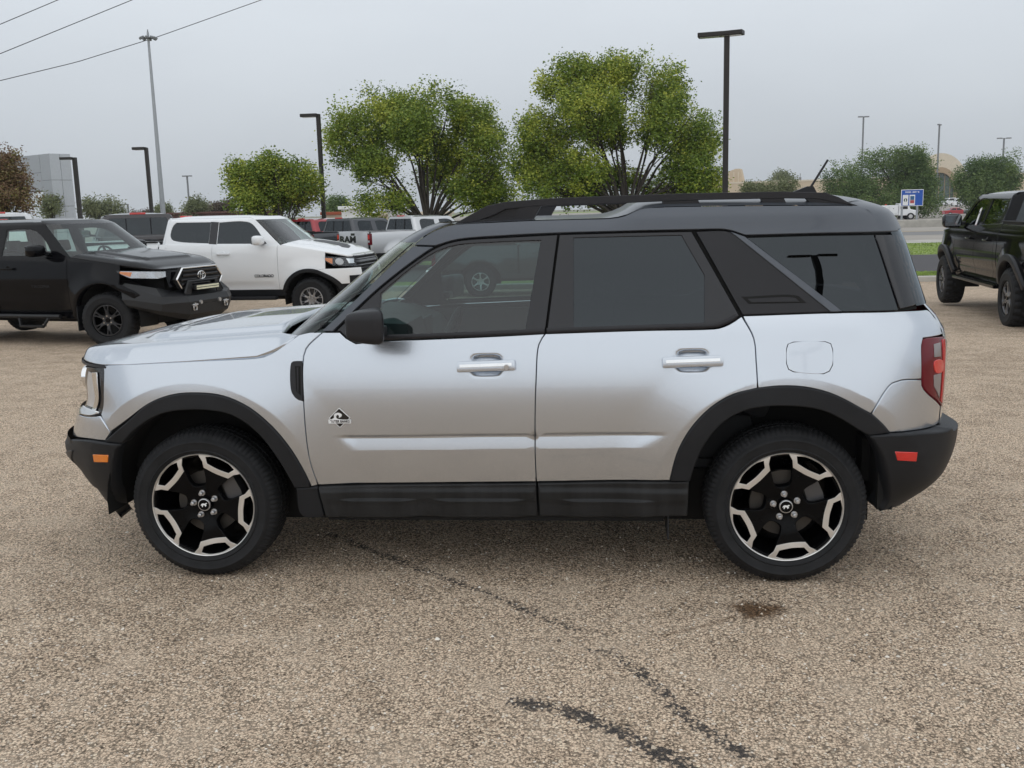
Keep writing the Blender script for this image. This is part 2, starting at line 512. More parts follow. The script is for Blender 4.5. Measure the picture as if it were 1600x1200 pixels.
def panel(name, surf, outline, mat, parent=None, off=0.0, flange=0.02, gap=0.002, bev=0.003, h=0.035, rows=None, holes=(), step=None, mirror=True, resample=True, extra=(), pts2=None):
    """a sheet cut from a shell along an outline in (t,z), its rim rolled over and turned inward; holes likewise"""
    step = step or h
    sm = lambda o, st: smooth_outline(o, st) if resample else np.array([p[:2] for p in o], float)
    out0 = sm(outline, step)
    outer = poly_inset(out0, gap)
    inner = poly_inset(outer, bev)
    hs = [sm(H, step) for H in holes]
    h_in = [poly_inset(H, -bev) for H in hs]
    V, T, loops = cdt(inner, h_in, h, rows, extra, pts2)
    offf = off if callable(off) else (lambda t, z: off + 0 * t)
    def at(tz, dep=0.0):
        p = surf.P(tz[:, 0], tz[:, 1]); n = surf.N(tz[:, 0], tz[:, 1])
        return p + n * (offf(tz[:, 0], tz[:, 1]) - dep)[:, None], n
    def nat(tz, e=2e-3):
        if not callable(off): return surf.N(tz[:, 0], tz[:, 1])
        a = at(tz + [e, 0])[0] - at(tz - [e, 0])[0]; b = at(tz + [0, e])[0] - at(tz - [0, e])[0]
        n = np.cross(a, b); return n / np.maximum(np.linalg.norm(n, axis=1, keepdims=True), 1e-12)
    p0, _ = at(V); n0 = nat(V)
    verts = [p0]; norms = [n0]; faces = [tuple(t) for t in T]
    base = len(p0)
    for ids, ring in zip(loops, [outer] + hs):
        m = len(ring)
        r1, nn = at(ring, bev * 0.8); r2, _ = at(ring, flange + bev)
        out = r1 - p0[ids]; out -= nn * np.sum(out * nn, 1, keepdims=True)
        out /= np.maximum(np.linalg.norm(out, axis=1, keepdims=True), 1e-9)
        n1 = nn * 0.5 + out * 0.85; n1 /= np.linalg.norm(n1, axis=1, keepdims=True)
        verts += [r1, r2]; norms += [n1, out]
        for i in range(m):
            j = (i + 1) % m
            faces.append((ids[i], ids[j], base + j, base + i))
            faces.append((base + i, base + j, base + m + j, base + m + i))
        base += 2 * m
    verts = np.concatenate(verts); norms = np.concatenate(norms)
    # keep winding in step with the normals
    fin = []
    for f in faces:
        a, b, c = verts[f[0]], verts[f[1]], verts[f[2]]
        g = np.cross(b - a, c - a)
        fin.append(f if g @ (norms[f[0]] + norms[f[1]] + norms[f[2]]) >= 0 else f[::-1])
    me = bpy.data.meshes.new(name)
    me.from_pydata(verts.tolist(), [], fin)
    me.shade_smooth()
    me.normals_split_custom_set_from_vertices(norms.tolist())
    o = link_mesh(name, me, mat, parent)
    if mirror:
        mirror_copy(o)
    return o
def strip(name, surf, line, width, depth, mat, parent=None, off=0.0, mirror=True, prof=None):
    """a raised bead of given width along a (t,z) polyline on a shell"""
    L = np.array(line, float)
    d = np.gradient(L, axis=0); d /= np.maximum(np.linalg.norm(d, axis=1, keepdims=True), 1e-9)
    nrm = np.stack([-d[:, 1], d[:, 0]], -1)
    rows = prof or [(-.5, -1), (-.5, 0.4), (-.3, 1), (.3, 1), (.5, .4), (.5, -1)]
    vs = []
    for (u, w) in rows:
        q = L + nrm * (u * width)
        vs.append(surf.P(q[:, 0], q[:, 1]) + surf.N(q[:, 0], q[:, 1]) * (off + w * depth))
    vs = np.array(vs); m, n = vs.shape[:2]
    fs = [(i * n + j, i * n + j + 1, (i + 1) * n + j + 1, (i + 1) * n + j) for i in range(m - 1) for j in range(n - 1)]
    mb = MB(); mb.add(vs.reshape(-1, 3), fs)
    o = mb.build(name, mat, parent, smooth=40)
    if mirror: mirror_copy(o)
    return o
# ================================================================== the silver SUV
HW = 0.9435
suv = empty('suv', (0, HW, 0))
tag(suv, 'silver five-door SUV with dark grey roof and black wheel arches, in front', 'suv')
MS = np.eye(4); MS[1, 3] = HW

_s0 = spline([0.24, 0.30, 0.40, 0.47, 0.55, 0.66, 0.78, 0.88, 0.96, 1.03, 1.09, 1.15, 1.22],
             [0.085, 0.066, 0.048, 0.034, 0.019, 0.006, 0.000, 0.002, 0.010, 0.022, 0.036, 0.054, 0.085])
CUPS = []
def suv_inset(x, z):
    x = np.asarray(x, float); z = np.asarray(z, float)
    y = _s0(z) + 0.045 * np.clip((-0.95 - x) / 0.9, 0, 2) ** 2 + 0.022 * np.clip((x - 1.0) / 0.85, 0, 2) ** 2
    for xc in (-1.335, 1.335):
        rho = np.hypot(x - xc, z - 0.352)
        y = y - 0.020 * np.clip((0.80 - rho) / (0.80 - 0.592), 0, 1) ** 1.6
    # pressed line along the doors: short undercut above, ramp back out below
    dz = z - (0.690 + 0.008 * x)
    g = np.where(dz > 0, 0.012 * np.clip(1 - dz / 0.012, 0, 1), 0.012)
    g = np.where(dz < -0.006, 0.012 * np.clip(1 + (dz + 0.006) / 0.056, 0, 1), g)
    y = y + g * sstep(-0.66, -0.58, x + 0.5 * (dz + .03)) * (1 - sstep(0.68, 0.80, x - 0.8 * (dz + .03)))
    for (cx, cz, a, b, d) in CUPS:
        q = ((x - cx) / a) ** 4 + ((z - cz) / b) ** 4
        y = y + d * np.exp(-np.clip(q, 0, 20) ** 1.6)
    return y
_xf = spline([0.30, 0.38, 0.46, 0.52, 0.58, 0.64, 0.70, 0.76, 0.80, 0.90, 1.00, 1.10], [-2.03, -2.10, -2.165, -2.19, -2.195, -2.182, -2.155, -2.125, -2.09, -2.082, -2.082, -2.07])
_xr = spline([0.30, 0.40, 0.50, 0.60, 0.70, 0.80, 0.95, 1.07, 1.14, 1.20], [1.90, 1.99, 2.05, 2.08, 2.085, 2.09, 2.10, 2.095, 2.07, 2.02])
BODY = Shell(HW, suv_inset, lambda z: -1.60 + 0 * z, _xf, 0.50, 0.74, lambda z: 1.62 + 0 * z, _xr, 0.40, 0.60)
bpx = lambda L: [tuple(q) + tuple(p[2:]) for p, q in zip(L, BODY.solve(L, MS))]

_g0 = spline([1.05, 1.15, 1.30, 1.45, 1.55, 1.61, 1.645, 1.67, 1.685], [0.045, 0.060, 0.095, 0.130, 0.158, 0.180, 0.205, 0.245, 0.30])
def roof_top(x):
    return 0.030 * sstep(0.50, 0.74, x)
def green_inset(x, z):
    zz = z - roof_top(x) * sstep(1.56, 1.64, z)
    return _g0(zz) + 0.02 * np.clip((np.asarray(x) - 0.9) / 0.9, 0, 2) ** 2
_gtf = spline([1.10, 1.16, 1.35, 1.537, 1.60, 1.64, 1.68], [-0.815, -0.745, -0.527, -0.312, -0.215, -0.10, 0.10])
_gxf = lambda z: _gtf(z) - np.interp(z, [1.1, 1.54, 1.7], [0.20, 0.145, 0.10])
_gxr = spline([1.10, 1.20, 1.40, 1.55, 1.61, 1.65, 1.69], [2.03, 2.005, 1.945, 1.895, 1.865, 1.82, 1.70])
GREEN = Shell(HW, green_inset, _gtf, _gxf, 0.60, 0.66, lambda z: _gxr(z) - 0.36, _gxr, 0.32, 0.50)
gpx = lambda L: [tuple(q) + tuple(p[2:]) for p, q in zip(L, GREEN.solve(L, MS))]

h1, h2 = BODY.solve([(760, 571), (1082, 564)], MS)
CUPS += [(h1[0], h1[1], 0.066, 0.043, 0.018), (h2[0], h2[1], 0.066, 0.043, 0.018)]
_rg = lambda cx: np.array([(cx + r * math.cos(a), 0.352 + r * math.sin(a)) for r in (0.560, 0.576, 0.586, 0.5925, 0.600, 0.612, 0.628) for a in np.arange(0, math.pi, 0.022)])
RING_F, RING_R = _rg(-1.335), _rg(1.335)
rows_door = np.concatenate([np.arange(0.47, 0.615, 0.03), np.arange(0.615, 0.715, 0.0045), np.arange(0.73, 1.25, 0.03)])

# ---- painted panels
seam_f = [(504, 519, 1), (478, 545), (473, 568), (474, 625), (480, 697), (487, 731), (497, 758, 1)]
seam_b = [(852, 521, 1), (842, 538), (837.5, 595), (836, 697), (838, 753, 1)]
seam_r = [(1159, 493.6, 1), (1178, 529), (1181.6, 565), (1184, 607, 1)]
arch_f = [(165, 689, 1), (195, 663), (233, 631), (271, 617), (310, 614.5), (348, 619), (387, 636), (425, 667), (456, 705), (478, 743), (486, 761, 1)]
arch_r = [(1047, 751, 1), (1058, 710), (1073, 680), (1094, 653), (1118, 632), (1145, 617), (1184, 606.5), (1220, 603.5), (1256, 605), (1295, 614), (1328, 629), (1361, 647), (1379, 663.5), (1389.5, 675.5, 1)]
hood_seam = [(158.6, 571, 1), (195, 569.5), (300, 564.5), (400, 559.5), (412, 557.5), (425, 552), (440, 542), (467, 523, 1)]

fender = panel('front_fender', BODY, bpx([(158.6, 571, 1), (195, 569.5, 1), (300, 564.5), (400, 559.5), (412, 557.5), (425, 552), (440, 542), (467, 523, 1), (485, 519)]
               + seam_f + [(486, 761, 1)] + arch_f[-2:1:-1] + [(172, 675, 1), (163, 660), (157, 648, 1), (161, 632), (161.5, 575)]), M_SILVER, suv, h=0.028, pts2=RING_F)
fdoor = panel('front_door', BODY, bpx(seam_f[::-1] + [(531, 519, 1), (540, 528), (556, 537, 1), (598, 533), (680, 529.5), (770, 525.5)] + seam_b), M_SILVER, suv, h=0.028, rows=rows_door,
              extra=[(h1[0] - .1, h1[0] + .1, h1[1] - .07, h1[1] + .07, 0.009)], mirror=False)
rdoor = panel('rear_door', BODY, bpx(seam_b[::-1] + [(1000, 516), (1105, 514), (1123, 512.5), (1139, 506.5)] + seam_r[:3] + [(1184, 607, 1), (1145, 617), (1118, 632), (1094, 653), (1073, 680), (1058, 710), (1047, 751, 1)]),
              M_SILVER, suv, h=0.028, rows=rows_door, pts2=RING_R, extra=[(h2[0] - .1, h2[0] + .1, h2[1] - .07, h2[1] + .07, 0.009)], mirror=False)
quarter = panel('quarter_panel', BODY, bpx([(1160, 493, 1), (1310, 488), (1406, 485.5), (1447, 483, 1), (1460, 492), (1470, 508), (1474, 522, 1), (1443, 528.5, 1), (1440.5, 540), (1440.5, 592.5, 1), (1409, 594), (1394, 599), (1382, 613), (1361, 647, 1),
                (1328, 629), (1295, 614), (1256, 605), (1220, 603.5), (1184, 607, 1), (1181.6, 565), (1178, 529)]), M_SILVER, suv, h=0.028, pts2=RING_R)
panel('bumper_corner', BODY, bpx([(1361, 647, 1), (1382, 613), (1394, 599), (1409, 594), (1440.5, 592.5, 1), (1441, 602), (1448, 613), (1471, 638, 1), (1468, 660, 1), (1459, 666), (1389.5, 676, 1), (1379, 663.5)]), M_SILVER, suv, h=0.028)
flap = panel('fuel_flap', BODY, bpx([(1229, 545), (1232, 537), (1240, 534.5), (1290, 534), (1298, 537), (1301, 546), (1301, 570), (1296, 580), (1287, 584), (1240, 581), (1232, 577), (1229, 568)]), M_SILVER, quarter, off=0.0015, flange=0.0, bev=0.0015, gap=0.001, h=0.02, mirror=False)
strip('flap_gap', BODY, [q[:2] for q in bpx([(1229, 545), (1231, 538), (1240, 534.5), (1290, 534), (1298, 537), (1301, 546), (1301, 570), (1296, 580), (1287, 584), (1240, 581), (1232, 577), (1229, 568), (1229, 545)])], 0.0035, 0.0008, M_DARK, quarter, mirror=False)
bump_paint = [(119.5, 647, 1), (142, 651), (155.5, 649.5, 1), (163, 661), (172, 675, 1), (164.5, 689, 1), (140, 686), (112, 680, 1)]
panel('front_bumper_upper', BODY, bpx(bump_paint), M_SILVER, suv, h=0.028)

# ---- unpainted cladding
clad_off = 0.010
arch_fi = [(461, 761, 1), (455.6, 751), (432.6, 713), (402, 675), (363.6, 648.5), (329, 641), (294.6, 640), (252.5, 646.5), (214, 669), (191, 693, 1)]
panel('wheel_arch_trim', BODY, bpx(arch_f + arch_fi), M_CLAD, suv, off=clad_off, flange=0.07, bev=0.006, gap=0.0, h=0.025)
arch_ri = [(1358, 680, 1), (1349, 675.5), (1322, 659), (1289, 642.5), (1250, 635), (1196, 635), (1160, 642.5), (1127, 662), (1100, 695), (1085, 728), (1077.5, 751, 1)]
panel('wheel_arch_trim', BODY, bpx(arch_r + arch_ri), M_CLAD, suv, off=clad_off, flange=0.07, bev=0.006, gap=0.0, h=0.025)
sill_b = BODY.solve([(470, 772)], MS)
SILL_ROWS = np.concatenate([np.arange(.30, .375, .02), np.arange(.376, .412, .003), np.arange(.415, .47, .006)])
def sill_off(t, z):
    d = np.zeros_like(t) + 0.006
    d = d + 0.012 * sstep(0.452, 0.425, z) - 0.004 * sstep(0.40, 0.37, z)
    for (a, b) in ((-0.70, -0.30), (-0.26, 0.20), (0.32, 0.78)):      # raised pads along the sill
        d = d + 0.014 * sstep(a, a + .10, t) * (1 - sstep(b - .10, b, t)) * sstep(0.398, 0.388, z)
    return d
panel('sill_trim', BODY, bpx([(497, 760, 1), (838, 755, 1), (841, 805, 1), (510, 807, 1)]), M_SILL, suv, off=sill_off, flange=0.05, bev=0.006, gap=0.002, h=0.02, rows=SILL_ROWS)
panel('sill_trim', BODY, bpx([(840, 755, 1), (1077, 752, 1), (1074, 805, 1), (843, 805, 1)]), M_SILL, suv, off=sill_off, flange=0.05, bev=0.006, gap=0.002, h=0.02, rows=SILL_ROWS)
panel('sill_end_trim', BODY, bpx([(463, 762, 1), (496, 760, 1), (508, 807, 1), (478, 808), (468, 800)]), M_CLAD, suv, off=0.008, flange=0.05, bev=0.006, gap=0.002, h=0.02)
def fb_off(t, z):
    return 0.012 + 0.03 * sstep(-1.90, -2.2, t) * np.exp(-((z - 0.555) / 0.055) ** 4) + 0.012 * sstep(0.612, 0.622, z) - 0.010 * sstep(0.40, 0.39, z)
fb = panel('front_bumper', BODY, bpx([(111, 681.5, 1), (140, 687.5), (164.5, 690.5, 1), (191, 693, 1), (181, 710), (177, 750), (180, 785), (187, 809, 1), (178, 807), (160, 795), (150, 778), (144, 761), (125, 748), (109, 722)]), M_CLAD, suv, off=fb_off, flange=0.06, bev=0.006, gap=0.0, h=0.022)
def rb_off(t, z):
    return 0.014 + 0.060 * sstep(1.62, 2.0, t) * sstep(0.30, 0.50, z)
rb = panel('rear_bumper', BODY, bpx([(1358, 680, 1), (1389.5, 677, 1), (1427, 673.5), (1455, 668.5), (1462, 664, 1), (1466, 672), (1467, 700), (1462, 728), (1430, 765), (1373, 797, 1), (1382, 782), (1383.5, 752), (1376, 710)]), M_CLAD, suv, off=rb_off, flange=0.09, bev=0.008, gap=0.0, h=0.022)
# carry both bumpers round to the middle of the car
def nose(name, z0, z1, t0, t1, mat, off, n=24, m=10, back=0.03, parent=None):
    ts = np.linspace(t0, t1, n); zs = np.linspace(z0, z1, m)
    T, Z = np.meshgrid(ts, zs); T = T.ravel(); Z = Z.ravel()
    o_ = off(T, Z) if callable(off) else off + 0 * T
    p = BODY.P(T, Z) + BODY.N(T, Z) * o_[:, None]
    p[:, 1] = np.minimum(p[:, 1], 0.0)
    mb = MB()
    mb.add(p, [(i * n + j, i * n + j + 1, (i + 1) * n + j + 1, (i + 1) * n + j) for i in range(m - 1) for j in range(n - 1)])
    ob = mb.build(name, mat, parent or suv, smooth=60)
    mirror_copy(ob); return ob
tcf = -1.60 - 0.74 - (HW - 0.10 - 0.50); tcr = 1.62 + 0.60 + (HW - 0.40)
tb = bpx([(112, 690)])[0][0]
nose('front_bumper', 0.40, 0.63, tcf, -2.02, M_CLAD, fb_off)
nose('front_bumper_upper', 0.64, 0.775, tcf, -2.02, M_SILVER, 0.0)
nose('grille', 0.785, 0.985, tcf, -2.22, M_SATIN, -0.03)
for k in range(5): nose('grille_bar', 0.80 + 0.038 * k, 0.812 + 0.038 * k, tcf, -2.2, M_GLOSSBLACK, -0.012, m=3)
nose('rear_bumper', 0.47, 0.665, 2.02, tcr, M_CLAD, rb_off)
nose('tailgate', 0.68, 1.222, 2.04, tcr, M_SILVER, 0.002)
bt = MB()          # bumper top shelf
ts = np.linspace(1.70, tcr, 24); z0 = np.full(24, 0.665)
a = BODY.P(ts, z0) + BODY.N(ts, z0) * rb_off(ts, z0)[:, None]; b = BODY.P(ts, z0 + .012) - BODY.N(ts, z0) * 0.01
bt.add(np.concatenate([a, b]), [(j, j + 1, 24 + j + 1, 24 + j) for j in range(23)])
mirror_copy(bt.build('bumper_step', M_CLAD, suv, smooth=60))

vent = panel('fender_vent', BODY, bpx([(455, 567), (458, 564.5), (472.5, 564, 1), (473.5, 627, 1), (466, 625), (456, 614)]), M_SATIN, suv, off=0.003, flange=0.01, bev=0.003, gap=0, h=0.02, mirror=False)
panel('vent_slot', BODY, bpx([(461, 572, 1), (470, 572, 1), (470.5, 618, 1), (463, 611, 1)]), M_DARK, vent, off=0.004, flange=0.0, bev=0.001, gap=0, h=0.02, mirror=False)
panel('vent_bar', BODY, bpx([(464.5, 574, 1), (467, 574, 1), (467.4, 614, 1), (465.2, 611, 1)]), M_SATIN, vent, off=0.009, flange=0.006, bev=0.001, gap=0, h=0.02, mirror=False)
mk = panel('side_marker', BODY, bpx([(149, 708.5, 1), (172.5, 709.5, 1), (172, 720.5, 1), (151, 720.5, 1)]), M_AMBER, suv, off=0.017, flange=0.012, bev=0.003, gap=0, h=0.02)
mk2 = panel('side_marker', BODY, bpx([(1392, 702, 1), (1420.5, 701, 1), (1418.5, 714.5, 1), (1395, 715, 1)]), M_BRIGHTRED, suv, off=lambda t, z: rb_off(t, z) + 0.004, flange=0.012, bev=0.003, gap=0, h=0.02)
panel('fog_lamp_housing', BODY, bpx([(107, 699, 1), (121, 702, 1), (121.5, 728, 1), (113, 724, 1)]), M_SATIN, suv, off=lambda t, z: fb_off(t, z) + 0.006, flange=0.012, bev=0.003, gap=0, h=0.02)
sn = BODY.solve([(1457.5, 731)], MS)[0]
sp = BODY.P(sn[0], sn[1]) + BODY.N(sn[0], sn[1]) * (rb_off(sn[0], sn[1]) + .001)
sens = MB(); sens.lathe([(0.0, -0.004), (0.008, -0.004), (0.010, 0.004)], 16)
put(sens.build('parking_sensor', M_SATIN, suv, smooth=40), sp, (0, 0, R(15)))

# ---- black frame behind the panels: what the gaps show
def arc(cx, cz, r, a0, a1, n=10):
    return [(cx + r * math.cos(R(a0 + (a1 - a0) * k / n)), cz + r * math.sin(R(a0 + (a1 - a0) * k / n)), 1) for k in range(n + 1)]
panel('body_frame', BODY, [(-1.80, .46, 1)] + arc(-1.335, .352, .505, 168, 12) + arc(1.335, .352, .505, 168, 12) + [(1.9, .46, 1), (1.95, 1.0, 1), (1.9, 1.15, 1), (1.0, 1.14, 1), (0.3, 1.10, 1), (-0.85, 1.10, 1), (-1.05, 1.02, 1), (-1.80, .97, 1)], M_DARK, suv, off=-0.022, flange=0.0, bev=0.001, h=0.08)

# ---- hood
hs_tz = np.array([q[:2] for q in bpx(hood_seam)])
zf = hs_tz[0, 1]
tfr = np.linspace(tcf, hs_tz[0, 0], 16)[:-1]
edge = np.concatenate([BODY.P(tfr, zf - 0.0 * tfr), BODY.P(hs_tz[:, 0], hs_tz[:, 1])])
near = edge[:, :2]
rear = np.array([(-0.90, -0.82), (-0.96, -0.72), (-1.00, -0.60), (-1.015, -0.40), (-1.02, -0.20), (-1.02, 0.0)])
half = np.concatenate([near, rear[:-1]])
hood_out = [tuple(p) for p in np.concatenate([half, [rear[-1]], half[::-1] * [1, -1]])][:-1]
edge_line = near
_zs = lin([-2.2, -2.05, -1.78, -1.40, -1.02, -0.93, -0.84], [zf - .012, zf - .006, zf, 1.033, 1.056, 1.09, 1.148])
_zc = spline([-2.2, -2.1, -1.95, -1.75, -1.40, -1.0, -0.83], [1.040, 1.048, 1.074, 1.098, 1.122, 1.145, 1.156])
class Hood:
    def P(s, x, y):
        x = np.asarray(x, float); y = np.asarray(y, float)
        q = np.stack([x, -np.abs(y)], -1).reshape(-1, 2)
        d = np.full(len(q), 1e9)
        for i in range(len(edge_line) - 1):
            e = edge_line[i + 1] - edge_line[i]; L = e @ e
            u = np.clip(((q - edge_line[i]) @ e) / L, 0, 1)
            d = np.minimum(d, np.linalg.norm(q - edge_line[i] - u[:, None] * e, axis=1))
        d = d.reshape(x.shape)
        zs, zc = _zs(x), _zc(x)
        u = np.clip(d / (0.04 + 0.075 * sstep(-2.0, -1.72, x)), 0, 1)
        z = zs + (zc - zs) * (1 - (1 - u) ** 2)
        z = z - 0.010 * sstep(0.115, 0.20, d) * sstep(-2.0, -1.7, x) + 0.030 * sstep(0.30, 0.36, d) * sstep(-2.05, -1.6, x) + 0.012 * sstep(.36, .8, d)
        return np.stack([x, y, z], -1)
    def N(s, x, y, e=3e-3):
        a = s.P(np.asarray(x) + e, y) - s.P(np.asarray(x) - e, y); b = s.P(x, np.asarray(y) + e) - s.P(x, np.asarray(y) - e)
        n = np.cross(a, b); return n / np.linalg.norm(n, axis=-1, keepdims=True)
HOOD = Hood()
xs_, ys_ = -1.5, 0.0
hood = panel('hood', HOOD, hood_out, M_SILVER, suv, h=0.03, step=0.03, flange=0.03, gap=0.002, bev=0.003, mirror=False, resample=False,
             extra=[(-2.15, -.8, -.93, -.55, 0.016), (-2.15, -.8, .55, .93, 0.016)])
lip = MB()      # dark rubber lip under the hood's leading edge
tl = np.linspace(tcf, hs_tz[0, 0] + 0.03, 26); LO = 0.003
a = BODY.P(tl, np.full(26, zf)) + BODY.N(tl, np.full(26, zf)) * LO; b = BODY.P(tl, np.full(26, zf - .012)) + BODY.N(tl, np.full(26, zf - .012)) * LO; c = b - BODY.N(tl, np.full(26, zf - .012)) * 0.06
lip.add(np.concatenate([a, b, c]), [(r * 26 + j, r * 26 + j + 1, (r + 1) * 26 + j + 1, (r + 1) * 26 + j) for r in (0, 1) for j in range(25)])
mirror_copy(lip.build('hood_lip', M_SATIN, suv, smooth=60))
# cowl: black tray, wiper arms
cw = MB()
cw.box(-1.06, -0.72, -0.86, 0.86, 1.06, 1.085)
cw.build('cowl_tray', M_DARK, suv)
for sg in (1, 1.0001):
    w = MB()
    y0 = -0.60 if sg == 1 else 0.05
    w.tube([(-0.93, y0 - .12, 1.105), (-0.915, y0 + .02, 1.135), (-0.88, y0 + .16, 1.15), (-0.86, y0 + .50, 1.165)], [0.014, 0.012, 0.008, 0.006], 8)
    w.tube([(-0.955, y0 - .14, 1.11), (-0.93, y0 + .2, 1.13), (-0.905, y0 + .45, 1.14)], 0.006, 6)
    w.box(-0.965, -0.90, y0 - .15, y0 - .09, 1.085, 1.12, ch=0.008)
    w.build('wiper_arm', M_SATIN, suv, smooth=40)

# ---- head lamps and tail lamps
hl = panel('headlamp', BODY, bpx([(132, 573, 1), (161, 574, 1), (161.5, 628), (156, 645), (146, 649.5), (132, 648.5), (121, 645, 1), (128, 634), (130, 600)]), M_GLOSSBLACK, suv, off=-0.010, flange=0.03, bev=0.003, gap=0.001, h=0.02, mirror=False)
panel('lamp_reflector', BODY, bpx([(136, 580, 1), (149, 586, 1), (152, 620), (149, 638, 1), (133, 632, 1), (134, 600)]), M_WHITELENS, hl, off=-0.006, flange=0.0, bev=0.001, gap=0, h=0.02, mirror=False)
panel('lamp_strip', BODY, bpx([(143, 582, 1), (151, 582, 1), (153, 622), (147, 643, 1), (143, 640, 1), (148, 620)]), M_CHROME, hl, off=0.0, flange=0.004, bev=0.001, gap=0, h=0.02, mirror=False)
panel('lamp_base', BODY, bpx([(121, 644, 1), (131, 634, 1), (146, 641), (154, 644), (146, 648.5), (132, 648)]), M_CHROME, hl, off=0.006, flange=0.012, bev=0.002, gap=0, h=0.02, mirror=False)
mirror_copy(hl)
tcut = hs_tz[0, 0]
nose('lamp_reflector', 0.80, 0.97, tcut - 0.55, tcut - 0.30, M_WHITELENS, -0.012, parent=suv)
nr = MB(); nr.lathe([(0.0, 0.03), (0.035, 0.03), (0.045, 0.0), (0.055, -0.01), (0.06, 0.03)], 24, axis='x')
pr = BODY.P(np.array([tcut - .34]), np.array([.92]))[0] + [0.03, 0, 0]
o = nr.build('daytime_lamp_ring', M_CHROME, suv, smooth=40); put(o, pr); mirror_copy(o)

M_LAMPGREY = pmat('tail_lamp_clear', (.26, .23, .23), .15, .2, .3)
tl_ = panel('tail_lamp', BODY, bpx([(1442, 530), (1448, 528), (1474, 525, 1), (1475.5, 563), (1473.5, 600), (1471, 637, 1), (1448, 612.5), (1441.5, 602)]), M_DARKRED, suv, off=0.004, flange=0.03, bev=0.004, gap=0.001, h=0.02, mirror=False)
panel('lamp_window', BODY, bpx([(1457.5, 538, 1), (1467, 535, 1), (1468, 557, 1), (1458, 558, 1)]), M_LAMPGREY, tl_, off=0.007, flange=0.002, bev=0.001, gap=0, h=0.02, mirror=False)
panel('lamp_block', BODY, bpx([(1458, 565), (1471, 563), (1471.5, 579), (1460, 582)]), M_BRIGHTRED, tl_, off=0.008, flange=0.006, bev=0.002, gap=0, h=0.02, mirror=False)
panel('lamp_window', BODY, bpx([(1457.5, 586, 1), (1468, 583, 1), (1467, 603), (1465.5, 621, 1), (1457.5, 603, 1)]), M_LAMPGREY, tl_, off=0.007, flange=0.002, bev=0.001, gap=0, h=0.02, mirror=False)
panel('lamp_edge', BODY, bpx([(1470, 531, 1), (1474.5, 529, 1), (1475, 563), (1473, 600), (1470.5, 630, 1), (1467.5, 626, 1), (1470.5, 590), (1471.5, 560)]), M_REDLENS, tl_, off=0.007, flange=0.004, bev=0.002, gap=0, h=0.02, mirror=False)

mirror_copy(tl_); mirror_copy(vent); mirror_copy(quarter) if False else None
# ---- glasshouse
frame_f = [(523, 518.5, 1), (592, 452.5), (652, 405.5), (682, 386.5), (712, 376.5), (790, 370.5), (872, 366, 1), (852, 521, 1), (770, 525), (680, 529), (598, 532.5), (556, 536.5, 1), (540, 527), (531, 518.5, 1)]
glass_f = [(594.5, 459, 1), (620, 437), (650, 413), (680, 394), (710, 383.5), (770, 378.5), (845, 375.5, 1), (820, 519, 1), (600, 524.5, 1), (592, 500, 1)]
frame_r = [(873.5, 366, 1), (980, 363), (1081, 361, 1), (1156, 493, 1), (1138, 505.5), (1123, 511.5), (1105, 513.5), (1000, 516), (853.5, 521, 1)]
glass_r = [(896.5, 371.5, 1), (1064.6, 367.6, 1), (1100.6, 430, 1), (1100.6, 504, 1), (896.5, 511.5, 1)]
glass_q = [(1166, 371, 1), (1270, 368), (1366, 366, 1), (1405, 484.5, 1), (1315, 487, 1)]
gf, gr, gq = gpx(glass_f), gpx(glass_r), gpx(glass_q)
panel('window_frame', GREEN, gpx(frame_f), M_GLOSSBLACK, fdoor, off=0.0, holes=[gf], flange=0.03, gap=0.003, bev=0.003, h=0.03, mirror=False)
panel('window_pane', GREEN, gf, M_GLASS_F, fdoor, off=-0.006, flange=0.0, gap=-0.004, bev=0.001, h=0.05, mirror=False)
panel('window_frame', GREEN, gpx(frame_r), M_GLOSSBLACK, rdoor, off=0.0, holes=[gr], flange=0.03, gap=0.003, bev=0.003, h=0.03, mirror=False)
panel('window_pane', GREEN, gr, M_GLASS_P, rdoor, off=-0.006, flange=0.0, gap=-0.004, bev=0.001, h=0.05, mirror=False)
for par, L in ((fdoor, [(601, 527.5), (680, 524.5), (770, 521), (851, 517.5)]), (rdoor, [(854.5, 516.8), (1000, 512), (1104, 509.2), (1122, 507.5), (1138, 501), (1150, 494)])):
    q = np.array([p[:2] for p in gpx(L)])
    q = np.stack([np.interp(np.linspace(0, len(q) - 1, 40), range(len(q)), q[:, k]) for k in (0, 1)], -1)
    strip('belt_moulding', GREEN, q, 0.022, 0.006, M_SATIN, par, off=0.006, mirror=False)
panel('pillar_trim', GREEN, gpx([(1087.5, 361.5, 1), (1133, 360.5), (1148, 364), (1163, 369.5, 1), (1314, 487, 1), (1160.5, 492, 1)]), M_SATIN, suv, off=-0.002, flange=0.03, gap=0.001, h=0.03)
panel('quarter_window', GREEN, gq, M_GLASS_P, suv, off=-0.003, flange=0.01, gap=0.001, bev=0.002, h=0.05)
panel('pillar_trim', GREEN, gpx([(1368.5, 366, 1), (1402, 365, 1), (1411, 373), (1437, 460), (1440, 473, 1), (1407.5, 482.5, 1)]), M_GLOSSBLACK, suv, off=-0.004, flange=0.03, gap=0.001, h=0.03)
panel('diagonal_sash', GREEN, gpx([(1141, 362, 1), (1164, 370, 1), (1316, 486.5, 1), (1298, 487.5, 1)]), M_ROOF, suv, off=0.004, flange=0.006, gap=0, bev=0.003, h=0.03)
vs_ = panel('pillar_vent', GREEN, gpx([(1158.5, 463.5, 1), (1248, 462.5), (1260, 473, 1), (1170, 474.5, 1)]), M_DARK, suv, off=0.0, flange=0.0, gap=0, bev=0.001, h=0.03, mirror=False)
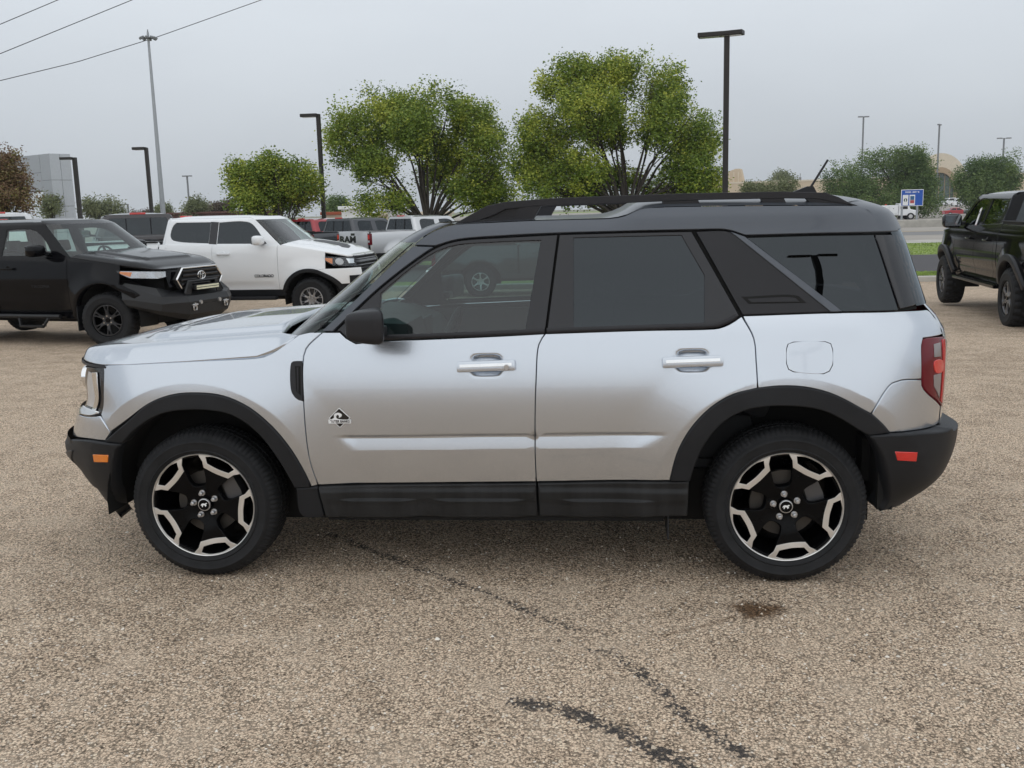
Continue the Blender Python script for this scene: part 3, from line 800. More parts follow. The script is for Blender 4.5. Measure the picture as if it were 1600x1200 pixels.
panel('vent_bar', GREEN, gpx([(1168, 467, 1), (1243, 466), (1249, 471.5, 1), (1174, 472.5, 1)]), M_SATIN, vs_, off=0.002, flange=0.002, gap=0, bev=0.001, h=0.03, mirror=False)
panel('a_pillar', GREEN, gpx([(501, 518, 1), (560, 463), (620, 405.5), (645, 384, 1), (679, 385, 1), (650, 404.5), (589, 452.5), (520, 518, 1)]), M_ROOF, suv, off=0.0, flange=0.03, gap=0.002, h=0.03)
ro_top = [(712, 350.5), (770, 347), (832, 344), (905, 342), (955, 340.5), (975, 337), (1000, 326), (1034, 323), (1100, 321.5), (1200, 320.5), (1331, 320, 1)]
roof_side_px = [(646, 383, 1), (662, 370), (684, 358)] + ro_top + [(1362, 320), (1383, 326), (1394, 336), (1404.5, 361, 1), (1300, 364), (1164.5, 367.5, 1), (1148, 361.8), (1133, 358.5), (1081, 358.8), (980, 361), (872, 364), (790, 368), (713, 374.5), (680, 384, 1)]
rs = gpx(roof_side_px)
panel('roof_side', GREEN, rs, M_ROOF, suv, off=0.0, flange=0.02, gap=0.0015, h=0.025)
# dark seal between roof and doors, and behind the glasshouse gaps
panel('window_surround', GREEN, gpx([(505, 518, 1), (646, 386, 1), (684, 362), (713, 366, 1), (872, 358, 1), (1133, 352, 1), (1402, 356, 1), (1440, 480, 1), (1160, 494, 1), (1140, 506), (1105, 514), (852, 521), (600, 532), (556, 536)]), M_DARK, suv, off=-0.022, holes=[gf, gr, gq], flange=0.0, gap=0, bev=0.001, h=0.08)
# roof skin
top = np.array([p[:2] for p in gpx(ro_top)])
tx = np.linspace(top[0, 0], top[-1, 0], 44); tzz = np.interp(tx, top[:, 0], top[:, 1])
epts = GREEN.P(tx, tzz)
NR, NC = 44, 25
rv = []
for i in range(NR):
    for j in range(NC):
        u = -1 + 2 * j / (NC - 1)
        y = epts[i, 1] * -u
        d = (1 - abs(u)) * abs(epts[i, 1])
        rv.append((epts[i, 0] - 0.10 * (1 - u * u) * (1 if i == 0 else (1 - i / (NR - 1)) ** 3), y, epts[i, 2] + (0.014 + 0.042 * float(sstep(0.5, 0.8, epts[i, 0]))) * (1 - math.exp(-d / 0.20)) * min(1, (0.25 + i / 6))))
mb = MB(); mb.add(rv, [(i * NC + j, i * NC + j + 1, (i + 1) * NC + j + 1, (i + 1) * NC + j) for i in range(NR - 1) for j in range(NC - 1)])
mb.build('roof_skin', M_ROOF, suv, smooth=180)
def across(name, shell, z0, z1, tA, span, mat, n=28, m=14, off=0.0, rear=False):
    """sheet from pillar to pillar: windscreen or rear window"""
    vs = []
    for z in np.linspace(z0, z1, m):
        t = np.linspace(float(tA(z)), float(tA(z)) + span(z), n)
        p = shell.P(t, np.full(n, z)) + shell.N(t, np.full(n, z)) * off
        p[-1, 1] = 0.0
        vs.append(np.concatenate([p, (p[:-1] * [1, -1, 1])[::-1]]))
    vs = np.array(vs); k = vs.shape[1]
    mb = MB(); mb.add(vs.reshape(-1, 3), [(i * k + j, i * k + j + 1, (i + 1) * k + j + 1, (i + 1) * k + j) for i in range(m - 1) for j in range(k - 1)])
    return mb.build(name, mat, suv, smooth=180)
spanf = lambda z: -(0.66 + HW - 0.60 - float(green_inset(_gxf(z), z)))
across('windscreen', GREEN, 1.13, 1.545, lambda z: _gtf(z) + 0.0, spanf, M_GLASS_W)
across('roof_front', GREEN, 1.546, 1.628, lambda z: _gtf(z) + 0.004, spanf, M_ROOF, m=6)
spanr = lambda z: (0.50 + HW - 0.32 - float(green_inset(_gxr(z), z)) - 0.26)
across('rear_window', GREEN, 1.222, 1.55, lambda z: _gxr(z) - 0.36 + 0.26, spanr, M_GLASS_P, off=-0.004)
spoil = across('tailgate_spoiler', GREEN, 1.551, 1.675, lambda z: _gxr(z) - 0.36 + 0.20, lambda z: spanr(z) + .06, M_ROOF, m=8)
# close the roof to the spoiler
sv = np.array([v.co for v in spoil.data.vertices]).reshape(8, -1, 3)[-1]
rl = np.array(rv).reshape(NR, NC, 3)[-1]
ys = np.linspace(-1, 1, 25)
ca = np.stack([np.interp(ys, rl[:, 1][np.argsort(rl[:, 1])] / np.abs(rl[:, 1]).max(), rl[np.argsort(rl[:, 1]), k]) for k in range(3)], -1)
so = np.argsort(sv[:, 1]); cb = np.stack([np.interp(ys, sv[so, 1] / np.abs(sv[:, 1]).max(), sv[so, k]) for k in range(3)], -1)
mb = MB(); cc = [ca * (1 - u) + cb * u + np.array([0, 0, .02 * u * (1 - u)]) for u in (0, .33, .66, 1)]
mb.add(np.concatenate(cc), [(i * 25 + j, i * 25 + j + 1, (i + 1) * 25 + j + 1, (i + 1) * 25 + j) for i in range(3) for j in range(24)])
mb.build('roof_rear', M_ROOF, suv, smooth=180)
# thin bright seal along the windscreen edge
zz = np.linspace(1.15, 1.54, 24)
strip('windscreen_seal', GREEN, np.stack([_gtf(zz) - 0.012, zz], -1), 0.008, 0.003, M_SATIN, suv, off=0.001)

# ---- roof rails
def rail():
    top_px = [(712, 349), (735, 336), (762, 321.5), (789, 315.5), (859, 310), (960, 306), (1077, 302), (1217, 299.5), (1288, 301), (1309, 308), (1331, 320)]
    low_px = [(717, 350), (745, 346), (775, 335), (790, 327), (835, 322), (880, 320.5), (960, 318), (1077, 313), (1217, 310), (1275, 310.5), (1300, 315.5), (1328, 320)]
    y = -HW + 0.27
    W = lambda L: [(p[0], p[2]) for p in (at_y(a, b, y + HW) for a, b in L)]
    t, l = W(top_px), W(low_px)
    o = MB().prism(t + l[::-1], y - 0.022, y + 0.022).build('roof_rail', M_SATIN, suv)
    bv = o.modifiers.new('bevel', 'BEVEL'); bv.width = 0.006; bv.segments = 2
    b = MB().prism(W([(716, 349.5), (762, 330), (784, 325), (822, 323), (812, 341), (780, 343), (760, 347)]), y - .004, y + .018); b.build('rail_foot', M_SATIN, o)
    MB().prism(W([(813, 323), (846, 321), (833, 344.5), (800, 345.5)]), y - .02, y + .02).build('rail_foot', M_SATIN, o)
    MB().prism(W([(760, 342), (800, 340), (812, 346.5), (720, 350.5)]), y - .021, y + .021).build('rail_foot', M_SATIN, o)
    for P in ([(1033, 312), (1090, 312), (1097, 326), (1040, 327)], [(1188, 310), (1224, 310), (1230, 324), (1194, 324)], [(1258, 309), (1300, 310), (1331, 320), (1268, 323)]):
        MB().prism(W(P), y - .019, y + .019).build('rail_foot', M_SATIN, o)
    c = mirror_copy(o)
rail()
an = MB()
an.tube([(1.575, 0, 1.745), (1.66, 0, 1.885)], [0.006, 0.0055], 8)
an.prism([(1.46, 1.72), (1.56, 1.757), (1.59, 1.757), (1.61, 1.72)], -0.018, 0.018)
an.build('roof_antenna', M_SATIN, suv, smooth=30)

# ---- door handles, mirrors, badge
def handle(c, parent):
    x, z = c
    y = -HW + float(_s0(z)) - 0.020
    a = R(-1.5)
    m = MB()
    m.box(-0.130, 0.130, -0.014, 0.010, -0.024, 0.024, ch=0.009)
    o = m.build('door_handle', M_SILVER, parent, smooth=35); put(o, (x, y + .004, z), (R(-9), a, 0))
    g = MB(); g.box(-0.115, 0.115, -0.0165, -0.0135, -0.004, 0.010, ch=0.001); put(g.build('handle_inlay', M_CHROME, parent), (x, y + .004, z), (R(-9), a, 0))
    return o
handle(h1, fdoor); handle(h2, rdoor)
k = MB(); k.lathe([(0, -0.0185), (0.011, -0.0185), (0.013, -0.012)], 18)
put(k.build('lock_cap', M_ALLOY, fdoor, smooth=30), (h1[0] + 0.092, -HW + float(_s0(h1[1])) - 0.020, h1[1] - .004))
# mirror housing: rounded block, tapered to its front
def mirror():
    bm = bmesh.new(); bmesh.ops.create_cube(bm, size=1.0)
    bmesh.ops.subdivide_edges(bm, edges=list(bm.edges), cuts=6, use_grid_fill=True)
    A = lambda px, py: at_y(px, py, -0.16)
    x0, x1 = A(546, 500)[0], A(598, 500)[0]; z0, z1 = A(570, 537)[2], A(580, 481)[2]
    for v in bm.verts:
        p = v.co * 2
        # super-ellipsoid rounding
        n = (abs(p.x) ** 6 + abs(p.y) ** 6 + abs(p.z) ** 6) ** (1 / 6)
        p = p / max(n, 1e-6)
        u = (p.x + 1) / 2                     # 0 front .. 1 rear face
        hz = 0.62 + 0.38 * u ** 0.7
        x = x0 + (x1 - x0) * u
        zt = z1 - (1 - u) * 0.016; zb = z0 + (1 - u) ** 2 * 0.020
        z = (zt + zb) / 2 + p.z * (zt - zb) / 2
        y = -HW - 0.155 + p.y * 0.105 * (0.75 + 0.25 * u)
        v.co = Vector((x - 0.03 * p.y * u - 0.012 * (-p.y) * (1 - u), y, z))
    me = bpy.data.meshes.new('mirror_housing'); bm.to_mesh(me); bm.free(); me.shade_smooth()
    o = link_mesh('side_mirror', me, M_SATIN, fdoor)
    g = MB(); g.prism([(-.075, -.055), (-.06, -.068), (.06, -.068), (.075, -.05), (.07, .06), (-.07, .06)], -.004, .004)
    put(g.build('mirror_glass', M_CHROME, fdoor), (x1 - .024, -HW - .15, (z0 + z1) / 2), (0, 0, R(90 + 17)))
    st = MB(); st.box(x0 + .03, x1 - .03, -HW - .07, -HW + .06, z0 + .01, z0 + .055, ch=0.012); st.build('mirror_arm', M_SATIN, fdoor, smooth=40)
mirror()
mirror_copy(fdoor); mirror_copy(rdoor)

FONT_CACHE = {}
def text(name, body, size, mat, parent, M, extrude=0.001, width=None, shear=0.0, bold=0.0):
    cu = bpy.data.curves.new(name, 'FONT')
    cu.body = body; cu.size = size; cu.extrude = extrude; cu.align_x = 'CENTER'; cu.align_y = 'CENTER'; cu.shear = shear; cu.offset = bold
    tmp = bpy.data.objects.new(name, cu); COL.objects.link(tmp)
    dg = bpy.context.evaluated_depsgraph_get(); dg.update()
    me = bpy.data.meshes.new_from_object(tmp.evaluated_get(dg))
    bpy.data.objects.remove(tmp)
    if width:
        xs = [v.co.x for v in me.vertices]; w = max(xs) - min(xs)
        for v in me.vertices: v.co.x *= width / w
    o = link_mesh(name, me, None, parent); me.materials.clear(); me.materials.append(mat)
    o.matrix_local = M
    return o
def frame_at(P, X, Z):
    """4x4 with x along X, y along Z (text up), z outward"""
    X = Vector(X).normalized(); Z = Vector(Z); Z = (Z - X * Z.dot(X)).normalized(); N = X.cross(Z)
    M = Matrix.Identity(4)
    for i in range(3): M[i][0], M[i][1], M[i][2], M[i][3] = X[i], Z[i], N[i], P[i]
    return M
bd = panel('badge', BODY, bpx([(530, 637, 1), (547.3, 652.7, 1), (531.5, 668.3, 1), (514, 653.2, 1)]), M_WHITE, suv, off=0.002, flange=0.002, bev=0.0008, gap=0, h=0.03, step=0.02, mirror=False)
panel('badge_field', BODY, bpx([(530, 638.3, 1), (546.2, 652.8, 1), (531.4, 667.1, 1), (515.3, 653.2, 1)]), M_BADGEBLACK, bd, off=0.0026, flange=0.0, bev=0.0004, gap=0, h=0.03, step=0.02, mirror=False)
panel('badge_wave', BODY, bpx([(517.5, 655.6), (522, 652.5), (522, 648), (526, 645), (531, 645), (534.5, 648), (533, 651), (529.5, 652.5), (530, 650), (528, 648), (525.5, 650), (526.5, 653.5), (532, 655), (541, 655.6)]), M_WHITE, bd, off=0.0032, flange=0.0, bev=0.0003, gap=0, h=0.03, step=0.004, mirror=False)
panel('badge_band', BODY, bpx([(513.4, 655.6, 1), (548.8, 655.4, 1), (548.6, 661.2, 1), (513.8, 661.6, 1)]), M_WHITE, bd, off=0.0036, flange=0.001, bev=0.0004, gap=0, h=0.03, step=0.02, mirror=False)
q = BODY.solve([(531, 658.4)], MS)[0]
pb = BODY.P(q[0], q[1]) + BODY.N(q[0], q[1]) * 0.0044
text('badge_lettering', 'OUTER BANKS', 0.0165, M_BADGEBLACK, bd, frame_at(pb, (1, 0, 0), np.cross(BODY.N(q[0], q[1]), [1, 0, 0])), 0.0003, width=0.092, bold=0.0004)
bq = mirror_copy(vs_); bq = None
# small dent in the rear door
# ---- cabin
cab = MB(); cab.box(-0.75, .82, -0.80, 0.80, 0.36, 0.50); cab.box(.82, 1.75, -0.60, 0.60, 0.46, 0.50); cab.build('cabin_floor', M_DASH, suv)
d = MB()
d.prism([(-0.86, 0.62), (-0.90, 1.10), (-0.78, 1.145), (-0.62, 1.13), (-0.46, 1.07), (-0.40, 0.98), (-0.45, 0.62)], -0.78, 0.78)
d.prism([(-0.60, 1.09), (-0.575, 1.165), (-0.40, 1.155), (-0.375, 1.06)], -0.58, -0.18)      # instrument hood
d.box(-0.42, -0.40, -0.14, 0.14, 0.98, 1.13, ch=0.006)
d.build('dashboard', M_DASH, suv, smooth=30)
sw = MB()
Ms = Matrix.Translation((-0.24, -0.38, 1.03)) @ Matrix.Rotation(R(-68), 4, 'Y')
ring = [Ms @ Vector((0.185 * math.cos(a), 0.185 * math.sin(a), 0)) for a in np.linspace(0, 2 * math.pi, 33)]
sw.tube(ring, 0.016, 8, cap=False)
for a in (0.2, math.pi - 0.2, -math.pi / 2): sw.tube([Ms @ Vector((0, 0, -.02)), Ms @ Vector((0.18 * math.sin(a + math.pi / 2), 0.18 * math.cos(a + math.pi / 2) * 1.0, 0))], 0.017, 6)
sw.tube([Ms @ Vector((0, 0, .01)), Ms @ Vector((0, 0, -.03))], [0.07, 0.07], 16)
sw.tube([Ms @ Vector((0, 0, 0)), (-0.48, -0.38, 0.93)], 0.03, 8)
sw.build('steering_wheel', M_DASH, suv, smooth=50)
def seat(x, y, w=0.50, rear=False):
    m = MB()
    m.box(x - .05, x + .48, y - w / 2, y + w / 2, 0.50, 0.72, ch=0.05)
    T = Matrix.Translation((x + .47, y, 0.70)) @ Matrix.Rotation(R(17), 4, 'Y')
    m.box(-0.07, 0.07, -w / 2, w / 2, 0.0, 0.60, T, ch=0.05)
    for dy in ((0,) if w < .7 else (-w * .3, w * .3)):
        m.box(-0.045, 0.045, dy - .13, dy + .13, 0.66, 0.84, T, ch=0.035)
        for e in (-.05, .05): m.tube([T @ Vector((0, dy + e, .58)), T @ Vector((0, dy + e, .68))], 0.008, 6)
    return m.build('rear_bench' if rear else 'seat', M_SEAT, suv, smooth=40)
seat(-0.10, -0.38); seat(-0.10, 0.38); seat(0.75, 0.0, 1.25, True)
for s in (-1, 1):
    m = MB(); m.box(-0.68, 0.82, s * .845 - .012, s * .845 + .012, 0.45, 1.09); m.build('door_card', M_DASH, suv)
hl_ = MB(); hl_.box(-0.15, 1.75, -0.66, 0.66, 1.600, 1.612); hl_.build('headliner', pmat('headliner_cloth', (0.30, 0.30, 0.30), 0.9), suv)
rm = MB(); rm.box(-0.40, -0.375, -0.13, 0.13, 1.43, 1.50, ch=0.01); rm.tube([(-0.385, 0, 1.48), (-0.40, 0, 1.56)], 0.01); rm.build('rear_view_mirror', M_DASH, suv, smooth=40)
ub = MB()
ub.box(-1.70, 1.75, -0.64, 0.64, 0.215, 0.46); ub.box(-0.75, 0.80, -0.86, 0.86, 0.275, 0.47); ub.box(-1.95, -0.85, -0.60, 0.60, 0.46, 0.96); ub.box(1.70, 1.86, -0.70, 0.70, 0.42, 0.62); ub.box(1.735, 1.80, -0.85, 0.85, 0.33, 0.60)
ub.build('underbody', M_UNDER, suv)
for cx in (-1.335, 1.335):
    for s in (-1, 1):
        m = MB(); n = 20
        vs = []; 
        for k in range(n + 1):
            a = R((6 if cx < 0 else 14) + (180 if cx < 0 else 172) * k / n)
            for y in (s * (HW - 0.055), s * (HW - 0.36)):
                vs.append((cx + 0.475 * math.cos(a), y, 0.352 + 0.475 * math.sin(a)))
        fs = [(2 * k, 2 * k + 1, 2 * k + 3, 2 * k + 2) for k in range(n)] + [tuple(2 * k + 1 for k in range(n + 1))]
        m.add(vs, fs); m.build('arch_liner', M_UNDER, suv, smooth=40, fix=False)
# mud flap
m = MB(); m.box(0.815, 0.822, -HW + .05, -HW + .24, 0.20, 0.36); m.build('mud_flap', M_CLAD, suv)

# ------------------------------------------------------------------ wheels
def tyre_mesh(Rr, w, rim, blocks=64, lug=0.008, sub=3, shoulder=0.03):
    """y=0 is the outer bead plane, tyre reaches inward to +w"""
    n = blocks * sub
    b = 0.018
    prof = [(rim - .008, 0.010, 0), (rim + .004, -0.004, 0), (rim + .014, -b * .55, 0), (rim + .018, -b * .95, 0), (rim + .023, -b * .72, 0), (rim + (Rr - rim) * .35, -b, 0), (rim + (Rr - rim) * .50, -b, 0), (rim + (Rr - rim) * .53, -b * 1.12, 0), (rim + (Rr - rim) * .60, -b * .9, 0), (Rr - shoulder * 1.25, -b * .35, 0), (Rr - shoulder * 1.05, -b * .1, 1), (Rr - shoulder * .55, 0.006, 2), (Rr - .010, 0.016, 2), (Rr - .003, 0.030, 2),
            (Rr - .001, w * .27, 2), (Rr - .010, w * .275, 0), (Rr - .010, w * .305, 0), (Rr, w * .31, 3), (Rr, w * .47, 3), (Rr - .010, w * .475, 0), (Rr - .010, w * .525, 0), (Rr, w * .53, 3), (Rr, w * .69, 3), (Rr - .010, w * .695, 0), (Rr - .010, w * .725, 0), (Rr - .001, w * .73, 2),
            (Rr - .003, w - .030, 2), (Rr - .010, w - .016, 2), (Rr - shoulder, w - .004, 0), (rim + (Rr - rim) * .4, w + b, 0), (rim - .008, w - .01, 0)]
    vs = []; fs = []; m = len(prof)
    for k in range(n):
        a = 2 * math.pi * k / n
        for (r, y, kind) in prof:
            g = 0.0
            if kind == 2 and k % sub == 0: g = lug
            if kind == 1 and k % sub == 0: g = lug * .5
            if kind == 3 and (k + 1) % sub == 0: g = lug * .8
            rr = r - g
            vs.append((rr * math.cos(a), y + (g * .6 if kind in (1, 2) and y < w / 2 else 0), rr * math.sin(a)))
    for k in range(n):
        k2 = (k + 1) % n
        for i in range(m - 1): fs.append((k * m + i, k * m + i + 1, k2 * m + i + 1, k2 * m + i))
    me = bpy.data.meshes.new('tyre'); me.from_pydata(vs, [], fs)
    me.shade_smooth(); me.set_sharp_from_angle(angle=R(35))
    return me
def rot2(P, a):
    c, s_ = math.cos(a), math.sin(a); return [(c * x - s_ * z, s_ * x + c * z) + tuple(r) for x, z, *r in P]
class Dish:
    """wheel face: height (towards -y) by radius"""
    def __init__(s, r, h): s.f = spline(r, h)
    def P(s, x, z): 
        x = np.asarray(x, float); z = np.asarray(z, float); return np.stack([x, s.f(np.hypot(x, z)), z], -1)
    def N(s, x, z, e=1e-3):
        a = s.P(x + e, z) - s.P(x - e, z); b = s.P(x, z + e) - s.P(x, z - e); n = np.cross(a, b)
        return n / np.linalg.norm(n, axis=-1, keepdims=True)
def circle(r, n): return [(r * math.cos(2 * math.pi * k / n), r * math.sin(2 * math.pi * k / n)) for k in range(n)]
def wheel_a():
    """black five-spoke wheel with bright machined brackets"""
    w = empty('wheel')
    Rr, rim, k_ = 0.357, 0.243, 1.047
    link_mesh('tyre', tyre_mesh(Rr, 0.215, rim + .0045, 92, lug=0.0045), M_RUBBER, w)
    lip = MB(); lip.lathe([(rim + .006, 0.006), (rim + .0055, -0.003), (rim + .003, -0.005), (rim + .0, -0.003), (rim - .001, .012)], 96)
    lip.build('rim_lip', M_MACHINED, w, smooth=50)
    br = MB(); br.lathe([(rim - .001, 0.01), (rim - .010, .05), (rim - .03, .10), (rim - .03, .20), (0.05, .205)], 64); br.build('rim_barrel', M_RIMBLACK, w, smooth=50)
    D = Dish([0.0, 0.04, 0.075, 0.12, 0.17, 0.21, 0.235], [0.030, 0.028, 0.022, 0.012, 0.006, 0.003, 0.004])
    wins, pocks = [], []
    for k in range(5):
        a = R(65 - 72 * k)
        pocks.append(rot2([(x_ * k_, z_ * k_, *r_) for x_, z_, *r_ in [(0.187, -0.050, 1), (0.212, -0.068, 1), (0.224, -0.040), (0.228, 0.0), (0.224, 0.040), (0.212, 0.068, 1), (0.187, 0.050, 1), (0.183, 0.0)]], a))
        wins.append(rot2([(x_ * k_, z_ * k_, *r_) for x_, z_, *r_ in [(0.088, -0.026), (0.110, -0.037), (0.150, -0.043), (0.216, -0.056, 1), (0.2205, -0.030), (0.222, 0.0), (0.2205, 0.030), (0.216, 0.056, 1), (0.150, 0.043), (0.110, 0.037), (0.088, 0.026), (0.082, 0.0)]], a + R(36)))
    panel('rim_face', D, [(x, z) for x, z in circle(rim - .0005, 100)], M_RIMBLACK, w, holes=wins + pocks, flange=0.032, gap=0, bev=0.003, h=0.016, step=0.010, mirror=False)
    brk = None
    for k in range(5):
        a = R(65 - 72 * k)
        P = [(0.2325, -0.099, 1)] if False else []
        rr = rim - .001
        outer = [(rr * math.cos(t), rr * math.sin(t)) for t in np.linspace(R(-26.5), R(26.5), 13)]
        poly = [(outer[0][0], outer[0][1], 1)] + outer[1:-1] + [(outer[-1][0], outer[-1][1], 1), (0.188, 0.076, 1), (0.163, 0.060, 1), (0.159, 0.0), (0.163, -0.060, 1), (0.188, -0.076, 1)]
        hole = [(0.1865, -0.052, 1), (0.2125, -0.070, 1), (0.2255, -0.040), (0.2295, 0.0), (0.2255, 0.040), (0.2125, 0.070, 1), (0.1865, 0.052, 1), (0.1825, 0.0)]
        poly = poly[:13] + [(x_ * k_, z_ * k_, *r_) for x_, z_, *r_ in poly[13:]]; hole = [(x_ * k_, z_ * k_, *r_) for x_, z_, *r_ in hole]
        if brk is None:
            brk = panel('machined_bracket', D, poly, M_MACHINED, w, off=0.003, holes=[hole], flange=0.004, gap=0, bev=0.0012, h=0.02, step=0.010, mirror=False)
        else:
            c = brk.copy(); COL.objects.link(c); c.parent = w; c.rotation_euler = (0, R(72 * k) , 0)
    for ob in list(w.children):
        if ob.name.startswith('machined_bracket'): ob.rotation_euler = (0, ob.rotation_euler.y - R(65), 0)
    cap = MB(); cap.lathe([(0.0, 0.008), (0.026, 0.008), (0.030, 0.014), (0.032, 0.03)], 32); cap.build('hub_cap', M_RIMBLACK, w, smooth=40)
    ring = MB(); ring.lathe([(0.0255, 0.009), (0.0255, 0.0065), (0.029, 0.0075), (0.031, 0.013)], 32); ring.build('cap_ring', M_ALLOY, w, smooth=40)
    hs = MB(); hs.prism([(-0.016, -0.004), (-0.012, 0.004), (-0.006, 0.007), (0.004, 0.006), (0.012, 0.010), (0.016, 0.006), (0.010, 0.003), (0.012, -0.004), (0.006, -0.010), (0.004, -0.003), (-0.004, -0.002), (-0.007, -0.011), (-0.011, -0.010), (-0.009, -0.003)], 0.0062, 0.0075); hs.build('cap_emblem', M_WHITE, w)
    for k in range(5):
        a = R(101 - 72 * k)
        g = MB(); g.lathe([(0, -0.004), (0.006, -0.004), (0.0095, 0.0), (0.0095, 0.022), (0.0145, 0.022), (0.0145, 0.026)], 12)
        put(g.build('lug_nut', M_ALLOY, w, smooth=30), (0.055 * math.cos(a), 0.0, 0.055 * math.sin(a)))
    bd_ = MB(); bd_.lathe([(0.07, .075), (0.15, .075), (0.15, .10), (0.07, .10)], 48); bd_.build('brake_disc', M_STEEL, w, smooth=30)
    cl = MB(); cl.prism([(0.10, -0.07), (0.165, -0.08), (0.175, 0.0), (0.165, 0.08), (0.10, 0.07)], 0.055, 0.12); put(cl.build('brake_caliper', M_RIMGREY, w), None, (0, R(-20), 0))
    return w
w0 = wheel_a(); w0.parent = suv
w0.location = (-1.335, -HW + 0.045, 0.354)
w0.rotation_euler = (0, 0, 0)
w1 = copy_tree(w0, suv); w1.location = (1.335, -HW + 0.045, 0.354); w1.rotation_euler = (0, R(3), 0)
for wx, src in ((-1.335, w0), (1.335, w1)):
    c = copy_tree(src, suv); c.location = (wx, HW - 0.045, 0.354); c.scale = (1, -1, 1)
# ================================================================== ground height and the other vehicles
def ground_z(y):
    """the lot is level under the SUV and falls 2 % towards the road"""
    y = np.asarray(y, float)
    return np.interp(y, [5, 26, 75, 120, 165, 205, 260, 400], [0, -.42, -.55, -.70, -1.0, -.10, .2, .2])
def at_g(px, py, dz=0.0):
    Z = 0.0
    for _ in range(12):
        p = at_z(px, py, Z + dz); Z = float(ground_z(p[1]))
    return p

M_BLACKPAINT = paint('black_paint', (0.003, 0.003, 0.004), 0.0, 0.08, 0.0, 0.2, dust=0.004, spec=0.20)
M_WHITEPAINT = paint('white_paint', (0.80, 0.815, 0.83), 0.0, 0.35, 0.8, 0.01)
M_REDPAINT = paint('red_paint', (0.35, 0.018, 0.028), 0.2, 0.3, 1.0)
M_GREYPAINT = paint('grey_paint', (0.050, 0.053, 0.060), 0.5, 0.32, 1.0)
M_BROWNGREY = paint('dark_brown_paint', (0.030, 0.026, 0.028), 0.4, 0.32, 1.0)
M_SILVER2 = paint('pale_silver_paint', (0.55, 0.555, 0.565), 0.7, 0.34)
M_POWDER = pmat('powder_coated_steel', (0.012, 0.0125, 0.014), 0.5, 0.0, bump=0.3, bscale=900.0, spec=0.45)
M_GLASS_T = glass_mat('green_tinted_glass', (0.70, 0.84, 0.80), ior=1.75)
M_LED = pmat('pale_led_lens', (0.75, 0.74, 0.55), 0.3)

class HoodSurf:
    def __init__(s, edge, zs, zc, w=0.10, dome=0.02, d0=0.30, d1=0.40, scoop=None):
        s.e, s.zs, s.zc, s.w, s.dome, s.d0, s.d1 = edge, zs, zc, w, dome, d0, d1
    def P(s, x, y):
        x = np.asarray(x, float); y = np.asarray(y, float)
        q = np.stack([x, -np.abs(y)], -1).reshape(-1, 2); d = np.full(len(q), 1e9)
        for i in range(len(s.e) - 1):
            e = s.e[i + 1] - s.e[i]; L = max(e @ e, 1e-9)
            u = np.clip(((q - s.e[i]) @ e) / L, 0, 1)
            d = np.minimum(d, np.linalg.norm(q - s.e[i] - u[:, None] * e, axis=1))
        d = d.reshape(x.shape); zs, zc = s.zs(x), s.zc(x)
        u = np.clip(d / s.w, 0, 1)
        z = zs + (zc - zs) * (1 - (1 - u) ** 2) + s.dome * sstep(s.d0, s.d1, d) + 0.015 * sstep(0, 0.9, d)
        return np.stack([x, y, z], -1)
    N = Hood.N

def wheel_b(Rr, w, rim, n, matface, style='y', blocks=48, lug=0.010, cap=None):
    W = empty('wheel')
    link_mesh('tyre', tyre_mesh(Rr, w, rim + .006, blocks, lug=lug), M_RUBBER, W)
    m = MB(); m.lathe([(rim + .007, 0.006), (rim + .007, -0.004), (rim + .003, -0.006), (rim, 0.0), (rim - .012, .06), (rim - .02, .16), (0.05, .17)], 48); m.build('rim_barrel', M_RIMBLACK if matface is not M_ALLOY else M_RIMGREY, W, smooth=50)
    D = Dish([0.0, 0.05, 0.09, rim * .7, rim], [0.016, 0.016, 0.012, 0.004, 0.006])
    holes = []
    for k in range(n):
        a = 2 * math.pi * (k + .5) / n; hw_ = math.pi / n
        r0, r1 = rim * .36, rim * .92
        g0, g1 = 0.42, (0.60 if style == 'y' else 0.72)
        pl = [(r0 * math.cos(-hw_ * g0), r0 * math.sin(-hw_ * g0)), (r1 * math.cos(-hw_ * g1), r1 * math.sin(-hw_ * g1)), (r1 * math.cos(0), 0.0), (r1 * math.cos(hw_ * g1), r1 * math.sin(hw_ * g1)), (r0 * math.cos(hw_ * g0), r0 * math.sin(hw_ * g0))]
        holes.append(rot2(pl, a))
        if style == 'y':       # slit that splits each spoke in two
            s0, s1 = rim * .58, rim * .90
            holes.append(rot2([(s0, -0.002), (s1, -rim * .075), (s1 * 1.015, 0), (s1, rim * .075), (s0, 0.002)], a + hw_))
    panel('rim_face', D, circle(rim - .001, 60), matface, W, holes=holes, flange=0.03, gap=0, bev=0.003, h=0.03, step=0.02, mirror=False)
    c = MB(); c.lathe([(0, 0.002), (0.030, 0.002), (0.034, 0.02)], 20); c.build('hub_cap', cap or matface, W, smooth=40)
    for k in range(6):
        a = math.pi / 3 * k
        g = MB(); g.lathe([(0, -0.002), (0.009, -0.002), (0.010, 0.03)], 8); put(g.build('lug_nut', M_CHROME if matface is not M_RIMBLACK else M_RIMGREY, W), (0.062 * math.cos(a), 0, 0.062 * math.sin(a)))
    return W

